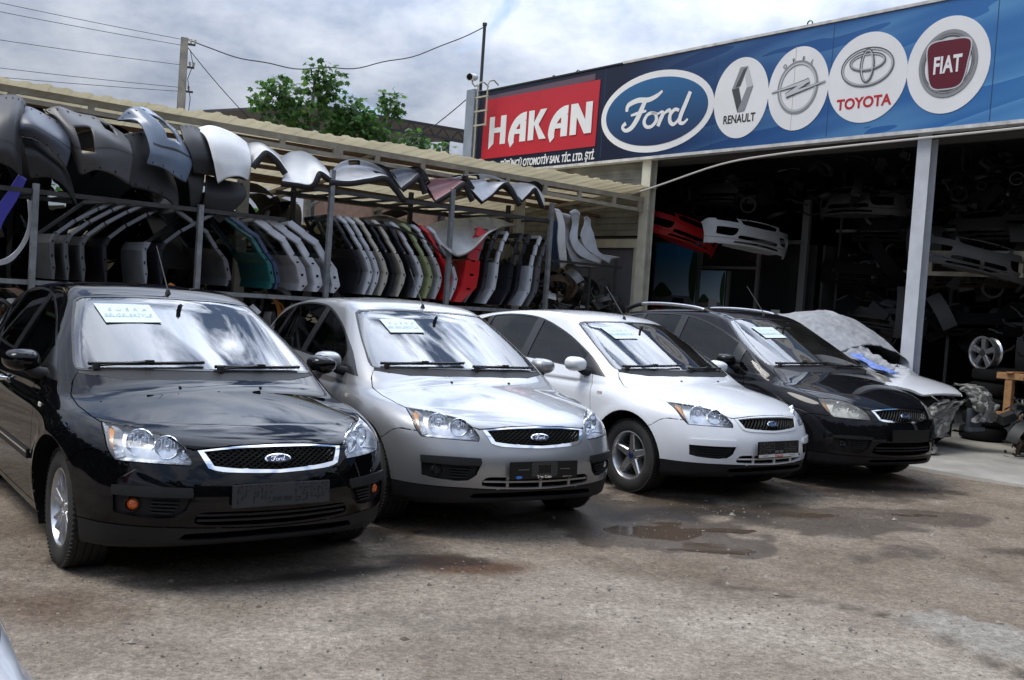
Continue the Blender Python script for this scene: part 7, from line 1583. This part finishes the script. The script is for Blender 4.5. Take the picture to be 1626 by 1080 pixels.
for k in range(5):
    mb=MB(); mb.lathe([(.20,.0),(.24,-.0),(.305,.03),(.318,.06),(.318,.15),(.305,.18),(.24,.21),(.20,.21),(.19,.10),(.20,.0)],n=40,c=(.02*k,-.02*k,k*.212)); mb.build('tyre',mat('old tyre',(.008,.008,.008),.85,spec=.2),ts,smooth=True)
lw=yempty('spare_alloy',7.42,-5.94,1.285,R(160),'silver five-spoke alloy rim standing on the tyre stack','wheel')
def rim_only(root):
    Mx=Matrix(((0,0,1),(1,0,0),(0,1,0))); rb=MB(); rr=.235
    rb.lathe([(rr,.05),(rr+.004,.065),(rr-.012,.065),(rr-.022,.05),(rr-.03,-.08),(rr-.01,-.1)],n=56,Mx=Mx); rb.build('rim',MT['alloy'],root,smooth=True)
    for k in range(5):
        t=2*math.pi*k/5+.3; m_=Mx@ROT('Z',t); sb=MB(); V=[]
        for z,s in ((-.01,1.2),(.045,1)): V+=[tuple(m_@Vector(p)) for p in ((.04,-.030*s,z),(rr-.015,-.042*s,z+.005),(rr-.015,.042*s,z+.005),(.04,.030*s,z))]
        sb.add(V,[(4,5,6,7)]+[[i,(i+1)%4,4+(i+1)%4,4+i] for i in range(4)]); sb.build('spoke',MT['alloy'],root,bevel=.004)
    hb=MB(); hb.lathe([(0,.05),(.05,.048),(.065,.03),(.065,-.02)],n=28,Mx=Mx); hb.build('hub',MT['darkmetal'],root,smooth=True)
    db=MB(); db.lathe([(0,-.03),(.2,-.03)],n=32,Mx=Mx); db.build('brake_shadow_plate',MT['gap'],root)
rim_only(lw)
pl=yempty('wooden_pallet',7.2,-6.42,.40,0,'raw orange-brown wooden frame standing at the right edge inside the shop','pallet')
WD=mat('raw wood',(.36,.19,.08),.7,noise=(9,.3,8))
for c,d in (((0,0,.30),(.10,.10,.60)),((0,-.62,.30),(.10,.10,.60)),((0,-.31,.60),(.12,.95,.09)),((0,-.31,.05),(.12,.95,.09)),((.35,-.31,.60),(.10,.95,.09)),((.17,-.02,.65),(.55,.10,.02))):
    mb=MB(); mb.box(c,d); mb.build('plank',WD,pl,bevel=.005)
heap('scrap_parts',6.15,7.5,-9.0,-6.75,.04,.75,360,'greasy axle and engine parts lying on the concrete right of the covered car',12,HM)
# ---- the wrecked car under its cover
def wreck():
    C=FOCUS['C']; pos=(5.60,12.42); yaw=R(-57)
    t=empty('covered_wreck',(pos[0],pos[1],.02),yaw,'front-stripped white car half hidden under a grey cover and plastic sheeting','car')
    surf('bonnet',C,('hood','cowl'),MT['whitepaint'],t,off=.005,wall=.03)
    surf('body',C,('body','fdoor','rdoor','rbumper'),MT['whitepaint'],t,wall=.01)
    surf('windscreen',C,('ws','wsring'),MT['sideglass'],t); surf('windows',C,('fwin','rwin_s','qwin','rwin','dlo'),MT['sideglass'],t); surf('underbody',C,('under',),MT['gap'],t); surf('tail_light',C,('tail',),MT['red'],t)
    for xa in FOCUS['axles']:
        for sg in (1,-1): wheel_parts(t,'five',(xa,sg*.765,.315),sg,MT['darkmetal'])
    mb=MB(); mb.box((-.45,0,.45),(.06,1.3,.10)); mb.box((-.42,-.55,.50),(.10,.08,.34)); mb.box((-.42,.55,.50),(.10,.08,.34)); mb.box((-.6,0,.40),(.4,1.2,.5)); mb.build('front_frame',mat('bare frame grey',(.05,.05,.055),.5,metal=.3),t)
    mb=MB(); mb.tube([(-.25,-.15,.72),(-.16,-.02,.62),(-.14,.10,.50),(-.16,.02,.47),(-.20,-.12,.48)],.011,8); mb.build('bent_rod',MT['chrome'],t)
    mb=MB(); mb.box((-.10,.60,.42),(.05,.30,.30)); mb.box((-.08,.60,.30),(.09,.34,.06)); mb.build('bumper_bracket',mat('pale bracket',(.10,.11,.13),.5),t,bevel=.01)
    # cover: body surface lifted with folds
    f=C.f; rn=np.random.RandomState(4)
    def cover(name,x0,x1,y0,y1,nx,ny,off,amp,m,seed,low=None,frq=3.0,lift=0.):
        V=[];F=[]
        for i in range(nx+1):
            for j in range(ny+1):
                x=x0+(x1-x0)*i/nx; s=y0+(y1-y0)*j/ny
                # s runs across the car: |s|<1 over the top, beyond that down the sides
                a=np.clip(s,-1.55,1.55)*math.pi/3.1*1.0; d=np.array([0,math.sin(a),math.cos(a)]); o=np.array([x,0,.55])
                ts=np.linspace(1.6,.05,240); P=o+ts[:,None]*d; v=f(P); k=int(np.argmax(v<0)); p=P[k]
                w=fbm(np.array([x*frq+seed]),np.array([s*frq*1.3]),4,seed)[0]-.5
                p=p+d*(off+amp*w*2)+np.array([0,0,lift*math.exp(-((x+1.9)/.75)**2)*max(0,1-abs(s)*.5)]); V.append(p)
        V=np.array(V)
        for i in range(nx):
            for j in range(ny): a=i*(ny+1)+j; F.append([a,a+1,a+ny+2,a+ny+1])
        o=mesh(name,V,F,m,None,smooth=True); o.location=t.location; o.rotation_euler=t.rotation_euler
        md=o.modifiers.new('th','SOLIDIFY'); md.thickness=.008; return o
    cm=mat('grey car cover',(.30,.31,.33),.75,noise=(9,.28,9),bump=(14,.6,.02))
    tag(cover('car_cover',-4.15,-1.30,-1.5,1.5,110,80,.06,.030,cm,3,frq=4.2,lift=.17),'wrinkled grey cover over the roof and windscreen of the wreck','car cover')
    # plastic sheet gathered over the windscreen base and hanging down the near front corner
    pm=bpy.data.materials.new('plastic sheeting'); pm.use_nodes=True; tt=pm.node_tree; bb=tt.nodes['Principled BSDF']; bb.inputs['Base Color'].default_value=(.24,.235,.215,1); bb.inputs['Roughness'].default_value=.3
    tr=tt.nodes.new('ShaderNodeBsdfTransparent'); mx=tt.nodes.new('ShaderNodeMixShader'); mx.inputs[0].default_value=.25; tt.links.new(bb.outputs[0],mx.inputs[1]); tt.links.new(tr.outputs[0],mx.inputs[2]); tt.links.new(mx.outputs[0],tt.nodes['Material Output'].inputs[0])
    o=cover('plastic_sheet',-1.75,-.78,-1.45,-.15,60,50,.09,.11,cm,9,frq=6); tag(o,'crumpled grey sheeting bunched at the windscreen base of the wreck','sheeting')
    def rag(name,path,w,m,label,cat,seed,n=46,k=16,amp=.07):
        P=[np.array(p,float) for p in path]; V=[];F=[]
        for i in range(n+1):
            c=cr4(P,i/n); ws=w*(.75+.5*abs(math.sin(i*.21+seed)))
            for j in range(k+1):
                s=(j/k-.5); wv=fbm(np.array([i*.16+seed]),np.array([j*.55]),4,seed)[0]-.5
                V.append(c+np.array([amp*2*wv+amp*.6*math.sin(j*1.7+i*.25),s*ws+amp*.5*math.sin(i*.5+j),amp*1.2*wv]))
        for i in range(n):
            for j in range(k): a=i*(k+1)+j; F.append([a,a+1,a+k+2,a+k+1])
        o=mesh(name,V,F,m,None,smooth=True); o.location=t.location; o.rotation_euler=t.rotation_euler; o.modifiers.new('th','SOLIDIFY').thickness=.006; return tag(o,label,cat)
    rag('plastic_sheet',[(-1.0,-.70,.98),(-.72,-.74,.90),(-.45,-.78,.76),(-.25,-.72,.60),(-.15,-.62,.36),(-.05,-.55,.12),(.05,-.6,.03)],.45,pm,'dirty clear plastic hanging down the near front corner of the wreck','sheeting',2)
    rag('plastic_sheet',[(-.30,.62,.86),(-.14,.68,.78),(-.02,.72,.60),(.0,.70,.40)],.40,pm,'dirty clear plastic over the far front corner of the wreck','sheeting',5)
    rag('plastic_sheet',[(-.22,.3,.66),(-.12,.0,.60),(-.08,-.2,.42),(-.02,-.35,.22)],.5,pm,'thin torn plastic drooping below the wreck bonnet edge','sheeting',8)
    bm=mat('blue patterned cloth',(.03,.09,.40),.8,noise=(24,.9,3),wear=(.30,.36,.50))
    o=rag('blue_cloth',[(-1.15,-.52,1.16),(-.98,-.50,1.08),(-.80,-.44,1.00),(-.66,-.36,.955)],.22,bm,'blue and white patterned cloth lying on the white bonnet of the wreck','cloth',4,n=30,k=10,amp=.03)
wreck()
# ---- papers in the windscreens, plates and roof rails of the row
def ws_paper(root,C,pts,lines,label,hgt=.03):
    V=[]
    for y,z in pts:
        x=find_x(C,abs(y),z,x0=-.5); V.append(Vector((x+.004,y,z+.006)))
    o=mesh('paper_sign',V+[v+Vector((-.002,0,-.002)) for v in V],[(0,1,2,3),(7,6,5,4)],mat('pale blue paper',(.58,.68,.70),.7),None)
    o.location=root.location; o.rotation_euler=root.rotation_euler; tag(o,label,'paper sign')
    a,b,c,d=V; Xv=(b-a+c-d).normalized(); Yv=(a-d).normalized(); Zv=Xv.cross(Yv).normalized(); Yv=Zv.cross(Xv)
    Mx=Matrix(((Xv.x,Yv.x,Zv.x),(Xv.y,Yv.y,Zv.y),(Xv.z,Yv.z,Zv.z)))
    ctr=(a+b+c+d)/4; w=((b-a).length); h=(a-d).length
    for k,(s,f) in enumerate(lines):
        t=textobj('lettering',s,h*.23,mat('faded print',(.48,.58,.62),.7),o,Mx,tuple(ctr+Yv*h*(.10-.30*k)+Zv*.003),ext=.0005,sx=f,space=1.2 if k==0 else 1.0)
LN=(('S U S R A',.85),('BELGELERİYLE',.78))
ws_paper(black,FOCUS['C'],[(-.50,1.375),(-.18,1.385),(-.155,1.285),(-.475,1.270)],LN,'pale blue paper on the black hatchback windscreen')
ws_paper(silver,FOCUS['C'],[(-.46,1.355),(-.19,1.365),(-.17,1.275),(-.44,1.262)],LN,'pale paper on the silver car windscreen')
ws_paper(white,FOCUS['C'],[(-.45,1.375),(-.19,1.385),(-.16,1.29),(-.42,1.278)],LN,'pale paper on the white car windscreen')
ws_paper(cmax,CMAX['C'],[(-.44,1.46),(-.17,1.47),(-.15,1.37),(-.42,1.355)],LN,'pale blue paper on the people carrier windscreen')
def plate(root,C,zc,tilt,kind,yoff=0):
    x=find_x(C,0.0,zc)+.012; w,h=.525,.115 if kind!='white' else .13
    Mx=Matrix(((0,math.sin(tilt)*-1,math.cos(tilt)),(1,0,0),(0,math.cos(tilt),math.sin(tilt))))
    mb=MB(); mb.prism([(-w/2,-h/2),(w/2,-h/2),(w/2,h/2),(-w/2,h/2)],.012,Mx,(x,yoff,zc)); o=mb.build('plate_holder',MT['plastic_gl'] if kind!='black' else mat('grey plate plastic',(.022,.022,.026),.6),root,bevel=.003)
    mb=MB(); rn=random.Random({'black':3,'silver':5,'white':7,'cmax':1}[kind]); c0=Vector((x,yoff,zc)); g=[]
    def bar(u0,v0,u1,v1,t=.003,mi=0):
        mb.prism([(u0,v0),(u1,v0),(u1,v1),(u0,v1)],.0025,Mx,tuple(c0+Mx@Vector((0,0,.0122))),mi)
    if kind in('black','white'):
        for side in (-1,1):
            for i in range(9):
                for j in range(6):
                    if rn.random()<.62:
                        u=side*(.07+i*.021); v=-.036+j*.016; L=.014 if rn.random()<.6 else .004
                        bar(min(u,u+L),v,max(u,u+L),v+.0035 if L>.01 else v+.012)
        bar(-.05,-.03,-.005,-.012); bar(.01,-.03,.05,-.012)
    elif kind=='silver':
        for i in range(-9,10):
            for j in range(-4,5):
                if (abs(i)>4 or abs(j)>2) and (i+j)%2==0: bar(i*.0105-.0035,j*.0105+.006-.0035,i*.0105+.0035,j*.0105+.006+.0035)
        bar(-.20,.004,-.12,.008); bar(.12,.004,.20,.008)
    if mb.V: mb.build('moulded_grid',[mat('plate grid',(.005,.005,.006),.5) if kind=='black' else mat('plate grid pale',(.13,.13,.13),.5)],o)
    if kind=='silver':
        textobj('lettering','Tan Oto',.024,MT['chrome'],o,Mx,tuple(c0+Mx@Vector((.0,-.050,.0125))),ext=.0006,off=.0012,sx=1.3)
        textobj('lettering','0312 397 34 34',.011,MT['chrome'],o,Mx,tuple(c0+Mx@Vector((.18,-.048,.0125))),ext=.0005)
        mb=MB(); mb.prism([(-.195+.024*math.cos(a),-.043+.010*math.sin(a)) for a in np.linspace(0,6.2,20)],.002,Mx,tuple(c0+Mx@Vector((0,0,.0125)))); mb.build('oval_mark',mat('mark blue',(.05,.15,.5),.4),o)
    if kind=='white':
        mb=MB(); mb.prism([(-.255,-.066),(.255,-.066),(.255,-.042),(-.255,-.042)],.003,Mx,tuple(c0+Mx@Vector((0,0,.0122)))); mb.build('name_strip',mat('strip white',(.55,.55,.53),.5),o)
        textobj('lettering','BALCI',.024,RM['p_red'],o,Mx,tuple(c0+Mx@Vector((.0,-.063,.0155))),ext=.0006,off=.0015,sx=1.35,space=1.2)
        for dx,s in ((-.17,'OTOMOTİV'),(.17,'www.balci.com')): textobj('lettering',s,.012,MT['plastic'],o,Mx,tuple(c0+Mx@Vector((dx,-.058,.0155))),ext=.0005)
plate(black,FOCUS['C'],.512,R(4),'black'); plate(silver,FOCUS['C'],.478,R(3),'silver'); plate(white,FOCUS['C'],.485,R(3),'white'); plate(cmax,CMAX['C'],.535,R(4),'cmax')
for sg in (1,-1):
    P=[(-2.25,.53,1.56),(-2.42,.55,1.615),(-2.65,.56,1.645),(-3.1,.565,1.66),(-3.55,.56,1.645),(-3.85,.55,1.58)]
    P=smooth3=[tuple(cr4([np.array(p) for p in P],t)) for t in np.linspace(0,1,26)]
    mb=MB(); mb.tube([(x,sg*y,z) for x,y,z in P],.021,10); rr_=mb.build('roof_rail',MT['alloy'],cmax,smooth=True)
    mb=MB(); mb.tube([(x,sg*y,z) for x,y,z in P[:6]],[.026]*6,10); mb.build('rail_foot',MT['plastic'],rr_,smooth=True); mb=MB(); mb.tube([(x,sg*y,z) for x,y,z in P[-6:]],[.026]*6,10); mb.build('rail_foot',MT['plastic'],rr_,smooth=True)
# rubbing strip with bright insert on the black car doors, wind deflectors
for root in (black,):
    for sg in (1,-1):
        mb=MB(); C=FOCUS['C']; Pt=[(x,sg*(find_y(C,x,.52)+.004),.52) for x in np.linspace(-1.42,-3.0,20)]
        for a,b in zip(Pt[:-1],Pt[1:]): mb.bar(a,b,.012,.055,up=(0,0,1))
        o=mb.build('side_moulding',MT['plastic'],root); mb=MB()
        for a,b in zip(Pt[:-1],Pt[1:]): mb.bar((a[0],a[1]+sg*.008,a[2]+.012),(b[0],b[1]+sg*.008,b[2]+.012),.004,.012,up=(0,0,1))
        mb.build('bright_insert',MT['chrome'],o)
for root,C,z in ((black,FOCUS['C'],.82),(silver,FOCUS['C'],.815),(white,FOCUS['C'],.815)):
    for sg in(1,-1):
        x=-1.275; y=find_y(C,x,z); mb=MB(); mb.box((x,sg*(y+.001),z),(.062,.008,.028)); mb.build('side_repeater',mat('repeater lens',(.55,.52,.45),.2),root,bevel=.003)

# ---- white car whose nose just enters the bottom left corner
build_car(FOCUS,'h','parked_car','white car of which only one front corner shows at the bottom left edge',(-.60,.10,310),MT['whitepaint'],dict(fog='clear',mirrors=(-1,)))
# ---- unseen tree belt, added behind the viewpoint to darken reflections in the car paint
def added_treeline():
    V=[];F=[];MI=[]; rn=np.random.RandomState(8)
    n=190
    for i in range(n):
        a=R(140+236*i/(n-1)); r=25+rn.rand()*5; cx,cy=r*math.cos(a),6+r*math.sin(a); h=8+3.5*rn.rand(); w=1.3+rn.rand()*1.2
        for _ in range(60):
            t=rn.rand()*2*math.pi; u=rn.rand()**.5; z=rn.rand()*h; q=w*u*math.sin(math.pi*min(1,.15+.85*z/h))**.5; s=1.0+.9*rn.rand(); c=np.array([cx+q*math.cos(t),cy+q*math.sin(t),z]); b=len(V)
            D=rn.normal(0,1,(3,3)); D/=np.linalg.norm(D,axis=1)[:,None]
            V+=[tuple(c+d*s) for d in D]; F.append([b,b+1,b+2]); MI.append(rn.randint(2))
    o=mesh('added_trees',V,F,[mat('added foliage dark',(.02,.04,.014),.8),mat('added foliage mid',(.04,.07,.02),.8)],fm=MI); tag(o,'unseen belt of dark trees added behind the viewpoint to darken the car reflections','wood',kind='stuff')
added_treeline()
